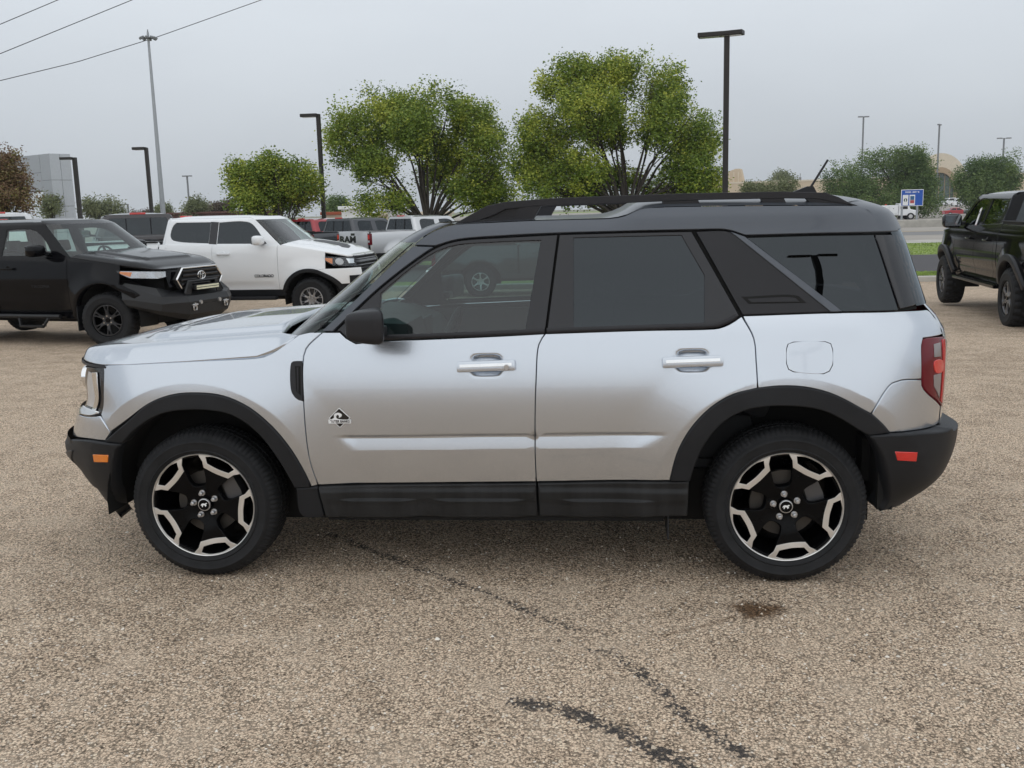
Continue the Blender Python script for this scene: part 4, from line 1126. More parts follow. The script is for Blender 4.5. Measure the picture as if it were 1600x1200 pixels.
def pickup(S):
    g = S.get
    hw, wb = g('hw', 0.945), S['wb']
    zs, zb, zr = g('zs', 0.46), S['zb'], S['zr']
    xf0, xr0 = S['xf'], S['xr']
    fx, rx = -wb / 2, wb / 2
    root = empty(S['name'], (S['pos'][0], S['pos'][1], float(ground_z(S['pos'][1])) + g('dz', 0.0)), R(S['yaw']))
    tag(root, S['label'], g('cat', 'pickup truck'), g('group'))
    P_ = S['paint']; trim = g('trim', M_SATIN); flare = g('flare', M_SATIN); glassF = g('glassF', M_GLASS_T); glassR = g('glassR', M_GLASS_P)
    low = g('low', False)              # far away or mostly hidden: fewer details
    hh = 0.05 if not low else 0.09
    zw = g('zw', 0.80)
    s0 = spline([zs - .12, zs, zs + .14, zw, zb - .22, zb, zb + .12], [0.10, 0.075, 0.035, 0.0, 0.006, 0.045, 0.10])
    fl_r = S['ra'] + 0.05
    def inset(x, z):
        x = np.asarray(x, float); z = np.asarray(z, float)
        y = s0(z) + 0.05 * np.clip((fx + .2 - x) / 0.9, 0, 2) ** 2 + 0.02 * np.clip((x - rx) / 1.1, 0, 2) ** 2
        for c in (fx, rx):
            rho = np.hypot(x - c, z - S['R'])
            y = y - g('bulge', 0.03) * np.clip((fl_r + .22 - rho) / 0.22, 0, 1) ** 1.5
        if g('crease'):
            zc_ = g('crease'); y = y + 0.014 * np.exp(-((z - zc_ + .05) / 0.045) ** 2) * sstep(fx + .55, fx + .8, x) * (1 - sstep(rx - .8, rx - .55, x))
        return y
    zf = S['zhf']                       # hood edge height at the nose
    bz = g('bump_top', zf - .30)
    xfz = spline([zs - .15, bz - .15, bz, zf, zf + .12], [xf0 + .10, xf0, xf0 + .02, xf0 + .10, xf0 + .17])
    xrz = lambda z: xr0 + 0 * np.asarray(z, float)
    bf, Lf = 0.42, 0.60
    tf_ = fx - 0.28
    SH = Shell(hw, inset, lambda z: tf_ + 0 * z, xfz, bf, Lf, lambda z: xr0 - 0.10 + 0 * z, xrz, 0.07, 0.13)
    tcf = tf_ - Lf - (hw - bf); tcr = xr0 - 0.10 + 0.13 + hw - .07 - .03
    ra, zc = S['ra'], S['R']
    def arch(c, a0, a1, r=ra, n=14):
        return [(c + r * math.cos(R(a0 + (a1 - a0) * k / n)), zc + r * math.sin(R(a0 + (a1 - a0) * k / n)) ) for k in range(n + 1)]
    def cor(p): return (p[0], p[1], 1)
    def wrap(name, z0, z1, t0, t1, mat, off=0.0, n=18, m=5, parent=None, sh=SH):
        ts = np.linspace(t0, t1, n); zz_ = np.linspace(z0, z1, m); T, Z = np.meshgrid(ts, zz_); T = T.ravel(); Z = Z.ravel()
        o_ = off(T, Z) if callable(off) else off + 0 * T
        p = sh.P(T, Z) + sh.N(T, Z) * o_[:, None]
        p[:, 1] = np.minimum(p[:, 1], 0.0)
        mb = MB(); mb.add(p, [(i * n + j, i * n + j + 1, (i + 1) * n + j + 1, (i + 1) * n + j) for i in range(m - 1) for j in range(n - 1)])
        # turn the top and bottom edges inward so that the strip has depth
        for row in (0, m - 1):
            e = p[row * n:(row + 1) * n]; nn = sh.N(ts, np.full(n, zz_[row])); q = e - nn * 0.05
            mb.add(np.concatenate([e, q]), [(j, j + 1, n + j + 1, n + j) for j in range(n - 1)])
        ob = mb.build(name, mat, parent or root, smooth=50); mirror_copy(ob); return ob
    xd, xb, xd2, xc0 = S['xd'], S['xb'], S['xd2'], S['xc0']
    belt = lambda x: zb + g('belt_rise', 0.03) * (x - xd) / (xc0 - xd)
    zhr = g('zhr', zb - .01)            # hood edge height at the cowl
    hedge = lambda x: zf + (zhr - zf) * np.clip((np.asarray(x) - (xf0 + .2)) / (xd - xf0 - .2), 0, 1) ** 0.8
    tl0 = S.get('tl0', tf_ - 0.02)      # where the head lamp begins on the fender
    a_lo = math.degrees(math.asin(np.clip((zs + .02 - zc) / ra, -1, 1)))
    fp = [cor((xd, zs + .02))] + [cor((xd, zb))] + [(x, float(hedge(x))) for x in np.linspace(xd - .05, tl0, 8)] + [cor((tl0, zf)), cor((tl0, bz))]
    fa = arch(fx, 180 - max(a_lo, math.degrees(math.asin(np.clip((bz - .04 - zc) / ra, -1, 1)))), a_lo)
    fp += [cor(fa[0])] + fa[1:-1] + [cor(fa[-1])]
    panel('front_fender', SH, fp, P_, root, h=hh, step=0.05, gap=.0045)
    fd = panel('front_door', SH, [cor((xd, zs + .02)), cor((xb, zs + .02)), cor((xb, belt(xb))), cor((xd, zb))], P_, root, h=hh, step=0.05, gap=.0045, mirror=False)
    rd = panel('rear_door', SH, [cor((xb, zs + .02)), cor((xd2 - .12, zs + .02)), (xd2, zs + .22), cor((xd2, belt(xd2))), cor((xb, belt(xb)))], P_, root, h=hh, step=0.05, gap=.0045, mirror=False) if g('crew', True) else None
    cx = xd2 if g('crew', True) else xb
    panel('cab_corner', SH, [cor((cx - (.12 if g('crew', True) else 0), zs + .02)), cor((xc0, zs + .02)), cor((xc0, belt(xc0))), cor((cx, belt(cx))), (cx, zs + .22)], P_, root, h=hh, step=0.06)
    panel('sill_trim', SH, [cor((fx + ra * .98, zs - .09)), cor((rx - ra * .98, zs - .09)), cor((rx - ra * .98, zs + .02)), cor((fx + ra * .98, zs + .02))], g('sill', P_), root, off=0.0, h=0.08, flange=0.05)
    zbt = S['zbt']; zbb = g('zbb', .60)
    ba = arch(rx, 180 - math.degrees(math.asin(np.clip((zs + .02 - zc) / ra, -1, 1))), math.degrees(math.asin(np.clip((zbb - zc) / ra, -1, 1))))
    panel('bed_side', SH, [cor((xc0 + .025, zs + .02)), cor(ba[0])] + ba[1:-1] + [cor(ba[-1]), cor((xr0 - .02, zbb)), cor((xr0 + .02, zbt)), cor((xc0 + .025, zbt))], P_, root, h=hh, step=0.05, flange=0.06)
    # arch mouldings
    if flare is not None:
        for c in (fx, rx):
            lo = a_lo - 2
            o_ = arch(c, 180 - lo, lo, ra + g('flw', .045), 18); i_ = arch(c, lo, 180 - lo, ra - .012, 18)
            panel('wheel_arch_trim', SH, [cor(o_[0])] + o_[1:-1] + [cor(o_[-1]), cor(i_[0])] + i_[1:-1] + [cor(i_[-1])], flare, root, off=g('flo', 0.018), flange=0.10, gap=0, bev=0.008, h=0.06, step=0.05)
    for c in (fx, rx):
        for s in (-1, 1):
            m = MB(); vs = []; n = 16
            for k in range(n + 1):
                a = R(-10 + 200 * k / n)
                for y in (s * (hw - .07), s * (hw - .45)): vs.append((c + (ra + .01) * math.cos(a), y, zc + (ra + .01) * math.sin(a)))
            m.add(vs, [(2 * k, 2 * k + 1, 2 * k + 3, 2 * k + 2) for k in range(n)] + [tuple(2 * k + 1 for k in range(n + 1))]); m.build('arch_liner', M_UNDER, root, fix=False)
    panel('body_frame', SH, [cor((tl0, bz))] + arch(fx, 165, 12, ra + .02) + arch(rx, 165, 12, ra + .02) + [cor((xr0 - .1, .75)), cor((xr0 - .1, zbt - .08)), cor((xc0, zbt - .08)), cor((xc0, zb - .05)), cor((xd, zb - .05)), cor((tl0, zf - .05))], M_DARK, root, off=-0.025, flange=0, bev=.001, h=0.15, step=.1)
    # hood
    tn = np.linspace(tcf, tl0, 14)[:-1]
    xs2 = np.linspace(tl0, S['xa0'] - .02, 10)
    E = np.concatenate([SH.P(tn, np.full(len(tn), zf)), SH.P(xs2, hedge(xs2))])
    edge = E[:, :2]
    rear_ = np.array([(S['xa0'] - .10, edge[-1, 1] * .8), (S['xa0'] - .16, edge[-1, 1] * .45), (S['xa0'] - .18, 0.0)])
    half = np.concatenate([edge, rear_[:-1]])
    out = [tuple(p) for p in np.concatenate([half, [rear_[-1]], half[::-1] * [1, -1]])][:-1]
    hz = g('hood_rise', 0.07)
    HS = HoodSurf(edge, lambda x: hedge(x), lambda x: hedge(x) + hz * sstep(xf0, xf0 + .5, x), g('hood_w', .14), g('dome', .025), .32, .42)
    hood_ = panel('hood', HS, out, P_, root, h=0.05, step=.05, gap=.002, mirror=False, resample=False)
    if g('hood_panel'):                 # dark inset on the hood
        x0, x1, y0, y1, zo = S['hood_panel']
        for s in ((1, -1) if y0 > 0 else (1, -1)):
            panel('hood_inlay', HS, [cor((x0, s * y0)), cor((x1, s * y0)), cor((x1 - .06, s * y1)), cor((x0 + .05, s * y1))], M_SATIN, hood_, off=zo, flange=.01, gap=0, h=.08, mirror=False)
    m = MB(); m.box(S['xa0'] - .22, S['xa0'] + .12, -hw + .14, hw - .14, zb - .13, zb - .045); m.build('cowl', M_DARK, root)
    # glasshouse
    xa0, xa1, xc1 = S['xa0'], S['xa1'], S['xc1']
    zt = zr - 0.09
    gi = spline([zb - .05, zb + .05, (zb + zt) / 2, zt, zr - .045, zr - .02], [0.055, 0.085, 0.155, 0.245, 0.29, 0.36])
    gtf = lambda z: xa0 + (xa1 - xa0) * (np.asarray(z, float) - zb) / (zt - zb) + np.clip(np.asarray(z, float) - zt, 0, 1) * 1.2
    gxr = lambda z: xc0 + (xc1 - xc0) * (np.asarray(z, float) - zb) / (zt - zb)
    GS = Shell(hw, lambda x, z: gi(z) + 0 * np.asarray(x, float), gtf, lambda z: gtf(z) - .15, .50, .56, lambda z: gxr(z) - .09, gxr, 0.12, 0.16)
    wf, wr = S['winF'], S.get('winR')
    def wpoly(L): return [tuple(p) for p in L]
    holes = [wpoly(wf)] + ([wpoly(wr)] if wr else [])
    fo_ = [cor((xa0 - .0, zb - .01))] + [cor((float(gtf(zt)), zt))] + [cor((float(gtf(zr - .05)), zr - .05)), cor((float(gxr(zr - .05)) - .03, zr - .05)), cor((float(gxr(zb)) - .03, zb + .0))]
    panel('cab_frame', GS, fo_, P_, root, holes=holes, h=.06, step=.05, gap=0, flange=.04)
    bs = g('bstrip')
    panel('window_pane', GS, wpoly(wf), glassF, fd, off=-.012, flange=0, gap=-.004, bev=.001, h=.12, step=.06, mirror=False)
    if wr: panel('window_pane', GS, wpoly(wr), glassR, rd or fd, off=-.012, flange=0, gap=-.004, bev=.001, h=.12, step=.06, mirror=False)
    if bs: panel('pillar_trim', GS, [cor((p[0], p[1])) for p in bs], M_GLOSSBLACK, fd, off=.004, flange=.004, gap=0, bev=.001, h=.1, mirror=False)
    def acr(name, z0, z1, tA, span, mat, m=8, n=16, off=0.0):
        vs = []
        for z in np.linspace(z0, z1, m):
            t = np.linspace(float(tA(z)), float(tA(z)) + float(span(z)), n); p = GS.P(t, np.full(n, z)) + GS.N(t, np.full(n, z)) * off; p[-1, 1] = 0
            vs.append(np.concatenate([p, (p[:-1] * [1, -1, 1])[::-1]]))
        vs = np.array(vs); k = vs.shape[1]
        mb = MB(); mb.add(vs.reshape(-1, 3), [(i * k + j, i * k + j + 1, (i + 1) * k + j + 1, (i + 1) * k + j) for i in range(m - 1) for j in range(k - 1)])
        return mb.build(name, mat, root, smooth=180)
    sf = lambda z: -(.56 + hw - .50 - gi(z)); sr = lambda z: .16 + hw - .12 - gi(z)
    acr('windscreen', zb - .06, zt, lambda z: gtf(z) - .03, lambda z: sf(z) + .03, g('glassW', M_GLASS_T))
    acr('roof_front', zt, zr - .03, lambda z: gtf(z), sf, P_, m=4)
    acr('cab_back', zb - .15, zb + .06, lambda z: gxr(z) - .09, sr, P_, m=3)
    acr('cab_back', zt - .02, zr - .03, lambda z: gxr(z) - .09, sr, P_, m=3)
    rw = g('rear_w', 0.17)
    acr('cab_back', zb + .06, zt - .02, lambda z: gxr(z) - .09, lambda z: rw + 0 * z, P_, m=3, n=6) if False else None
    for s in (1,):
        o_ = wrap('cab_back_post', zb + .06, zt - .02, 0, 1, P_, sh=GS, n=2, m=2) if False else None
    rwin = acr('rear_window', zb + .06, zt - .02, lambda z: gxr(z) - .09 + rw, lambda z: sr(z) - rw, g('glassB', M_GLASS_P), off=-.01)
    # posts either side of the rear window
    vs = []
    for z in np.linspace(zb + .05, zt, 5):
        t = np.linspace(float(gxr(z)) - .09, float(gxr(z)) - .09 + rw + .02, 5); vs.append(GS.P(t, np.full(5, z)))
    vs = np.array(vs); mb = MB(); mb.add(vs.reshape(-1, 3), [(i * 5 + j, i * 5 + j + 1, (i + 1) * 5 + j + 1, (i + 1) * 5 + j) for i in range(4) for j in range(4)])
    mirror_copy(mb.build('cab_back_post', P_, root, smooth=180))
    if not low or g('slider'):
        for s in (-1, 1):
            m = MB(); yy = s * .26; z0, z1 = zb + .07, zt - .03
            m.tube([(float(gxr(z0)) + .006, yy, z0), (float(gxr(z1)) + .006, yy, z1)], .012, 4); m.build('window_bar', M_SATIN, rwin)
    # roof skin
    xa = float(gtf(zr - .035)); xz = float(gxr(zr - .05)) - .02
    nx, ny = 14, 13; rv = []
    for x in np.linspace(xa, xz, nx):
        ye = hw - gi(zr - .05) 
        for j in range(ny):
            u = -1 + 2 * j / (ny - 1); d = (1 - abs(u)) * ye
            ex = min(1.0, (x - xa) / .35 + .15, (xz - x) / .25 + .25)
            rv.append((x - .12 * (1 - u * u) * max(0, 1 - (x - xa) / .4), ye * u, zr - .05 + .05 * (1 - math.exp(-d / .16)) * ex))
    mb = MB(); mb.add(rv, [(i * ny + j, i * ny + j + 1, (i + 1) * ny + j + 1, (i + 1) * ny + j) for i in range(nx - 1) for j in range(ny - 1)])
    mb.build('roof_skin', P_, root, smooth=180)
    if g('third_light', True):
        m = MB(); m.box(xz - .05, xz + .025, -.17, .17, zr - .035, zr + .01, ch=.008); m.build('brake_lamp', M_BRIGHTRED, root)
    # bed: liner walls, floor, tailgate, tail lamps
    m = MB(); zfl = zbt - .50
    m.box(xc0 + .03, xr0 - .02, -hw + .14, hw - .14, zfl - .04, zfl)
    for s in (-1, 1): m.box(xc0 + .03, xr0 - .02, s * (hw - .11) - .03, s * (hw - .11) + .03, zfl, zbt - .012)
    m.box(xc0 + .03, xc0 + .07, -hw + .08, hw - .08, zfl, zbt - .012)
    m.build('bed_liner', M_CLAD, root)
    m = MB()
    for s in (-1, 1): m.box(xc0 + .03, xr0 - .01, s * (hw - .10) - .055, s * (hw - .10) + .055, zbt - .010, zbt + .008, ch=.004)
    m.build('bed_rail', g('rail', M_CLAD), root)
    tw = hw - .16
    m = MB(); m.box(xr0 - .05, xr0 + .02, -tw, tw, zbb + .04, zbt + .012, ch=.012); tg = m.build('tailgate', P_, root, smooth=40)
    m = MB(); m.box(xr0 + .018, xr0 + .028, -.11, .11, zbt - .13, zbt - .05, ch=.004); m.build('tailgate_handle', M_GLOSSBLACK, root)
    for s in (-1, 1):
        m = MB(); m.box(xr0 - .08, xr0 + .012, s * (hw - .095) - .075, s * (hw - .095) + .075, zbt - .44, zbt - .06, ch=.015); tlm = m.build('tail_lamp', M_DARKRED, root, smooth=40)
        m = MB(); m.box(xr0 + .008, xr0 + .022, s * (hw - .10) - .045, s * (hw - .10) + .045, zbt - .25, zbt - .11, ch=.004); m.build('lamp_block', M_BRIGHTRED, tlm)
        m = MB(); m.box(xr0 + .008, xr0 + .018, s * (hw - .10) - .045, s * (hw - .10) + .045, zbt - .36, zbt - .29, ch=.004); m.build('lamp_window', M_WHITELENS, tlm)
    m = MB(); m.box(xr0 - .02, xr0 + .16, -hw + .06, hw - .06, zbb - .16, zbb + .0, ch=.03); m.build('rear_bumper', g('rbump', M_CHROME), root, smooth=40)
    # underbody, cabin
    m = MB(); m.box(xf0 + .35, xr0 - .1, -.50, .50, zs - .18, zs + .05); m.box(fx + ra + .05, rx - ra - .05, -hw + .12, hw - .12, zs - .06, zs + .04); m.box(xf0 + .22, xd, -.48, .48, zs, zf - .08); m.build('underbody', M_UNDER, root)
    m = MB(); m.box(xd - .05, xc0 - .1, -hw + .12, -hw + .15, zs + .05, zb - .04); m.box(xd - .05, xc0 - .1, hw - .15, hw - .12, zs + .05, zb - .04); m.box(xd - .1, xd + .35, -hw + .15, hw - .15, zb - .45, zb - .03, ch=.05); m.build('cabin_trim', M_DASH, root)
    for sx in ((xb - .75, xb + .25) if g('crew', True) else (xb - .75,)):
        for sy in (-.38, .38):
            m = MB(); T = Matrix.Translation((sx + .5, sy, zb - .62)) @ Matrix.Rotation(R(14), 4, 'Y')
            m.box(-.07, .07, -.25, .25, 0, .66, T, ch=.05); m.box(-.05, .05, -.13, .13, .69, .86, T, ch=.035); m.box(sx, sx + .5, sy - .25, sy + .25, zb - .75, zb - .55, ch=.04)
            m.build('seat', g('seat', M_SEAT), root, smooth=40)
    m = MB(); Ms_ = Matrix.Translation((xd + .42, -.38, zb - .06)) @ Matrix.Rotation(R(-66), 4, 'Y')
    m.tube([Ms_ @ Vector((.185 * math.cos(a), .185 * math.sin(a), 0)) for a in np.linspace(0, 2 * math.pi, 25)], .016, 6, cap=False); m.tube([Ms_ @ Vector((0, 0, 0)), (xd + .2, -.38, zb - .16)], .03, 6); m.tube([Ms_ @ Vector((.18, 0, 0)), Ms_ @ Vector((-.18, 0, 0))], .02, 6)
    m.build('steering_wheel', M_DASH, root, smooth=50)
    # handles and mirrors
    for par, hx in ((fd, S['hF']), (rd, g('hR'))):
        if par is None or hx is None: continue
        q = SH.P(np.array([hx]), np.array([g('hz', zb - .16)]))[0]
        m = MB(); m.box(-.12, .12, -.045, -.018, -.016, .016, ch=.009); m.box(-.12, -.08, -.03, .01, -.014, .014); m.box(.08, .12, -.03, .01, -.014, .014)
        put(m.build('door_handle', g('handle', P_), par, smooth=40), q)
        m = MB(); m.lathe([(0, -.002), (.038, -.002), (.045, .01)], 20); put(m.build('handle_cup', g('cup', P_), par, smooth=60), q + [0, 0.0, .0])
    mx = xd + g('mir_dx', .22); mz = zb + g('mir_dz', .10)
    bm = bmesh.new(); bmesh.ops.create_cube(bm, size=2.0); bmesh.ops.subdivide_edges(bm, edges=list(bm.edges), cuts=4, use_grid_fill=True)
    ms = g('mir', (.075, .12, .085))
    for v in bm.verts:
        p = v.co; n_ = (abs(p.x) ** 4 + abs(p.y) ** 4 + abs(p.z) ** 4) ** .25; p = p / n_
        v.co = Vector((mx + p.x * ms[0], -hw - .12 + p.y * ms[1], mz + p.z * ms[2] * (1 - .15 * max(0, -p.x))))
    me = bpy.data.meshes.new('side_mirror'); bm.to_mesh(me); bm.free(); me.shade_smooth(); link_mesh('side_mirror', me, g('mirror', M_SATIN), fd)
    m = MB(); m.box(mx - .03, mx + .04, -hw - .06, -hw + .09, mz - .07, mz - .02, ch=.01); m.build('mirror_arm', M_SATIN, fd)
    m = MB(); m.box(mx + ms[0] * .95, mx + ms[0] * 1.02, -hw - .12 - ms[1] * .8, -hw - .12 + ms[1] * .8, mz - ms[2] * .75, mz + ms[2] * .75, ch=.004); m.build('mirror_glass', pmat('mirror_glass', (.22, .23, .24), .05, 1.0), fd)
    mirror_copy(fd)
    if rd: mirror_copy(rd)
    # nose
    ctx = dict(root=root, SH=SH, wrap=wrap, tcf=tcf, tl0=tl0, zf=zf, bz=bz, hw=hw, fx=fx, rx=rx, ra=ra, zc=zc, xf0=xf0, S=S, HS=HS, GS=GS, fd=fd, xfz=xfz)
    S['front'](ctx)
    # wheels
    W = S['wheel'](); W.parent = root
    yo = -hw + g('wy', .03); steer = g('steer', 0.0)
    W.location = (fx, yo, S['R']); W.rotation_euler = (0, 0, R(steer))
    for (x, s, st) in ((rx, 1, 0), (fx, -1, steer), (rx, -1, 0)):
        c = copy_tree(W, root); c.location = (x, yo * s, S['R']); c.scale = (1, s, 1); c.rotation_euler = (0, R(17 * x), R(st))
    return ctx

def bumper_panel(c, name, zl, t1, mat, off, zt=None):
    fx, ra, zc, tl0 = c['fx'], c['ra'], c['zc'], c['tl0']; zt = zt or c['bz']
    ang = lambda z: math.asin(max(-1, min(1, (z - zc) / ra)))
    a0, a1 = ang(zt - .002), ang(zl)
    A = [(fx - ra * math.cos(a), zc + ra * math.sin(a)) for a in np.linspace(a0, a1, 7)]
    return panel(name, c['SH'], [(t1, zt, 1), (tl0, zt, 1), (A[0][0], A[0][1], 1)] + A[1:-1] + [(A[-1][0], A[-1][1], 1), (t1, zl, 1)], mat, c['root'], off=off, flange=.05, gap=.001, h=.06, step=.05)
def cornr(L): return [(p[0], p[1], 1) for p in L]
def front_plain(c, lampmat=M_WHITELENS, grille=M_SATIN, bump=None, lamp=(-.02, .30)):
    """grille between two lamps over a bumper"""
    wrap, tcf, tl0, zf, bz = c['wrap'], c['tcf'], c['tl0'], c['zf'], c['bz']
    t1 = tl0 - .42
    wrap('grille', bz + .02, zf - .03, tcf, t1, grille, -.03)
    for k in range(4):
        z = bz + .05 + k * (zf - bz - .10) / 3.2
        wrap('grille_bar', z, z + .022, tcf, t1 - .02, c['S'].get('gbar', M_GLOSSBLACK), -.005, m=3)
    h = panel('headlamp', c['SH'], cornr([(tl0 - .005, zf - .02), (tl0 - .06, bz + .10), (t1 + .02, bz + .03), (t1 + .02, zf - .04)]), M_CHROME, c['root'], off=-.02, flange=.03, gap=.002, h=.06, mirror=False)
    panel('lamp_lens', c['SH'], cornr([(tl0 - .005, zf - .02), (tl0 - .06, bz + .10), (t1 + .02, bz + .03), (t1 + .02, zf - .04)]), M_LENS, h, off=.0, flange=0, gap=.002, bev=.001, h=.06, mirror=False)
    panel('lamp_projector', c['SH'], [(tl0 - .20, bz + .10), (tl0 - .20, zf - .08), (tl0 - .32, zf - .09), (tl0 - .32, bz + .10)], M_WHITELENS, h, off=-.012, flange=.01, gap=0, h=.04, mirror=False)
    panel('lamp_indicator', c['SH'], cornr([(tl0 - .02, zf - .04), (tl0 - .07, bz + .12), (tl0 - .13, bz + .12), (tl0 - .12, zf - .05)]), M_AMBER, h, off=-.012, flange=.01, gap=0, h=.04, mirror=False)
    mirror_copy(h)
    zl = c['S'].get('zs', .46) - .04
    bumper_panel(c, 'front_bumper', zl, tl0 - .50, bump or c['S']['paint'], .02)
    b = wrap('front_bumper', zl, bz, tcf, tl0 - .50, bump or c['S']['paint'], .02, m=8)
    wrap('bumper_opening', zl + .10, bz - .10, tcf, tl0 - .55, M_DARK, .024, m=3)
    wrap('fog_recess', zl + .12, bz - .10, tl0 - .40, tl0 - .18, M_DARK, .026, m=3)

# ------------------------------------------------------------------ black pickup with steel bumper
def front_taco(c):
    wrap, tcf, tl0, zf, bz, root, SH = c['wrap'], c['tcf'], c['tl0'], c['zf'], c['bz'], c['root'], c['SH']
    # head lamps
    lp = [(tl0 + .05, zf - .005), (tl0 + .02, zf - .035), (tl0 - .10, zf - .11), (tl0 - .36, zf - .13), (tl0 - .46, zf - .11), (tl0 - .48, zf - .035)]
    h = panel('headlamp', SH, cornr(lp), pmat('lamp_chrome', (.42, .42, .43), .12, 1.0), root, off=-.012, flange=.03, gap=0.0, h=.05, mirror=False)
    panel('lamp_lens', SH, cornr(lp), M_LENS, h, off=.004, flange=0, gap=0, bev=.001, h=.06, mirror=False)
    panel('lamp_indicator', SH, cornr([(tl0 + .04, zf - .012), (tl0 + .0, zf - .045), (tl0 - .10, zf - .09), (tl0 - .12, zf - .03)]), M_AMBER, h, off=-.006, flange=.01, gap=0, h=.04, mirror=False)
    for dx, ra_ in ((-.22, .042), (-.38, .045)):
        panel('lamp_projector', SH, [(tl0 + dx + ra_ * math.cos(a), zf - .075 + ra_ * math.sin(a)) for a in np.linspace(0, 2 * math.pi, 11)[:-1]], M_WHITELENS, h, off=-.006, flange=.01, gap=0, h=.04, mirror=False)
    mirror_copy(h)
    # painted band between lamps and grille, grille with bright surround
    wrap('nose_panel', bz - .02, zf - .005, tcf, tl0 - .46, M_BLACKPAINT, -.02, m=8)
    gx = c['xf0'] - .01
    GP = lambda pts: [(y, z) for y, z in pts]
    Mg = Matrix.Translation((gx + .03, 0, 0)) @ Matrix.Rotation(R(90), 4, 'Z')
    surround = [(-.42, zf - .30), (-.52, zf - .16), (-.38, zf - .005), (.38, zf - .005), (.52, zf - .16), (.42, zf - .30)]
    m = MB(); m.prism(surround, -.02, .05, Mg); gr = m.build('grille', M_DARK, root)
    for a, b in zip(surround, surround[1:]):
        mm_ = MB(); mm_.tube([Mg @ Vector((a[0], .055, a[1])), Mg @ Vector((b[0], .055, b[1]))], .014, 6); mm_.build('grille_surround', M_CHROME, gr)
    for k in range(4):
        z = zf - .05 - k * .062; w_ = .40 - .0 * k if k < 2 else .44
        m = MB(); m.box(-w_, w_, .045, .075, z - .016, z + .016, Mg, ch=.006); m.build('grille_bar', M_GLOSSBLACK, gr, smooth=40)
    em = MB()      # three-ellipse emblem
    def el(a, b, z0, n=28): return [Mg @ Vector((a * math.cos(t), .085, zf - .125 + z0 + b * math.sin(t))) for t in np.linspace(0, 2 * math.pi, n)]
    em.tube(el(.085, .058, 0), .008, 6, cap=False); em.tube(el(.028, .055, 0), .006, 6, cap=False); em.tube(el(.060, .022, .03), .006, 6, cap=False)
    em.build('grille_emblem', M_CHROME, gr, smooth=60)
    # steel bumper: faceted plates
    b0 = c['xf0'] + .06
    z = lambda v: v
    pts = {}
    L = [  # (x,y,z) for the right half; centre section first
        [(b0 - .20, 0, .70), (b0 - .20, -.46, .70), (b0 - .02, -.78, .72), (c['fx'] - .38, -.93, .86), (c['fx'] - .33, -.96, .80)],
        [(b0 - .24, 0, .62), (b0 - .24, -.46, .62), (b0 - .04, -.80, .62), (c['fx'] - .40, -.98, .70), (c['fx'] - .36, -.99, .70)],
        [(b0 - .22, 0, .44), (b0 - .22, -.44, .44), (b0 - .02, -.80, .52), (c['fx'] - .42, -.97, .62), (c['fx'] - .40, -.97, .62)],
        [(b0 - .12, 0, .36), (b0 - .12, -.40, .36), (b0 + .04, -.74, .46), (c['fx'] - .44, -.92, .58), (c['fx'] - .42, -.92, .58)],
        [(b0 + .05, 0, .78), (b0 + .05, -.46, .78), (b0 + .10, -.74, .84), (c['fx'] - .36, -.90, .92), (c['fx'] - .31, -.94, .88)]]
    rowsb = [L[4], L[0], L[1], L[2], L[3]]
    vs = [p for row in rowsb for p in row]
    m = MB(); fs = [(i * 5 + j, i * 5 + j + 1, (i + 1) * 5 + j + 1, (i + 1) * 5 + j) for i in range(4) for j in range(4)]
    m.add(vs, fs); m.add([(x, -y, zz_) for x, y, zz_ in vs], fs)
    bp = m.build('steel_bumper', M_POWDER, root)
    sm = bp.modifiers.new('thick', 'SOLIDIFY'); sm.thickness = .012
    m = MB()       # hoop that carries the light bar
    xh = b0 - .20
    m.tube([(xh + .05, -.44, .74), (xh + .06, -.34, .90), (xh + .06, .34, .90), (xh + .05, .44, .74)], .018, 4)
    m.build('bumper_hoop', M_POWDER, bp)
    for s in (-1, 1):
        m = MB(); m.prism([(-.44, .72), (-.30, .72), (-.26, .90), (-.34, .90)], -.008, .008, Matrix.Translation((xh + .055, 0, 0)) @ Matrix.Rotation(R(-90), 4, 'Z') @ Matrix.Scale(s, 4, (1, 0, 0))); m.build('hoop_plate', M_POWDER, bp)
    m = MB(); m.box(xh - .02, xh + .04, -.27, .27, .775, .845, ch=.008); m.build('light_bar', M_POWDER, bp)
    m = MB(); m.box(xh - .026, xh - .018, -.255, .255, .782, .838); lb = m.build('light_bar_lens', M_LED, bp)
    m = MB(); m.box(xh - .030, xh - .024, -.255, .255, .806, .814); m.build('light_bar_rib', M_SATIN, bp)
    for s in (-1, 1):
        m = MB(); y = s * .36
        m.tube([(xh - .05, y + .035 * math.cos(a), .535 + .045 * math.sin(a)) for a in np.linspace(R(-60), R(240), 12)], .012, 6)
        m.tube([(xh - .05, y - .06, .575), (xh - .05, y + .06, .575)], .012, 6); m.box(xh - .06, xh + .0, y - .015, y + .015, .545, .60)
        m.build('shackle', M_ALLOY, bp, smooth=50)
        m = MB(); m.lathe([(0, -.03), (.028, -.03), (.034, .01)], 14, axis='x', c=(xh - .03, s * .22, .60)); m.build('bumper_lamp', M_ALLOY, bp, smooth=30)
        m = MB(); m.box(xh - .036, xh - .03, s * .10 - .05, s * .10 + .05, .575, .61); m.build('bumper_slot', M_DARK, bp)
    # dark inset with lettering on the bumper's wing, bolts round it
    a = Vector((b0 - .15, .60, .56)); bvec = Vector((.20, .34, 0)).normalized()
    Mw = frame_at(a + Vector((-.075, .02, .005)), (-bvec.x, -bvec.y, 0), (0, 0, 1))
    text('bumper_lettering', 'BODY', .06, M_WHITE, bp, Mw, .001) if False else None
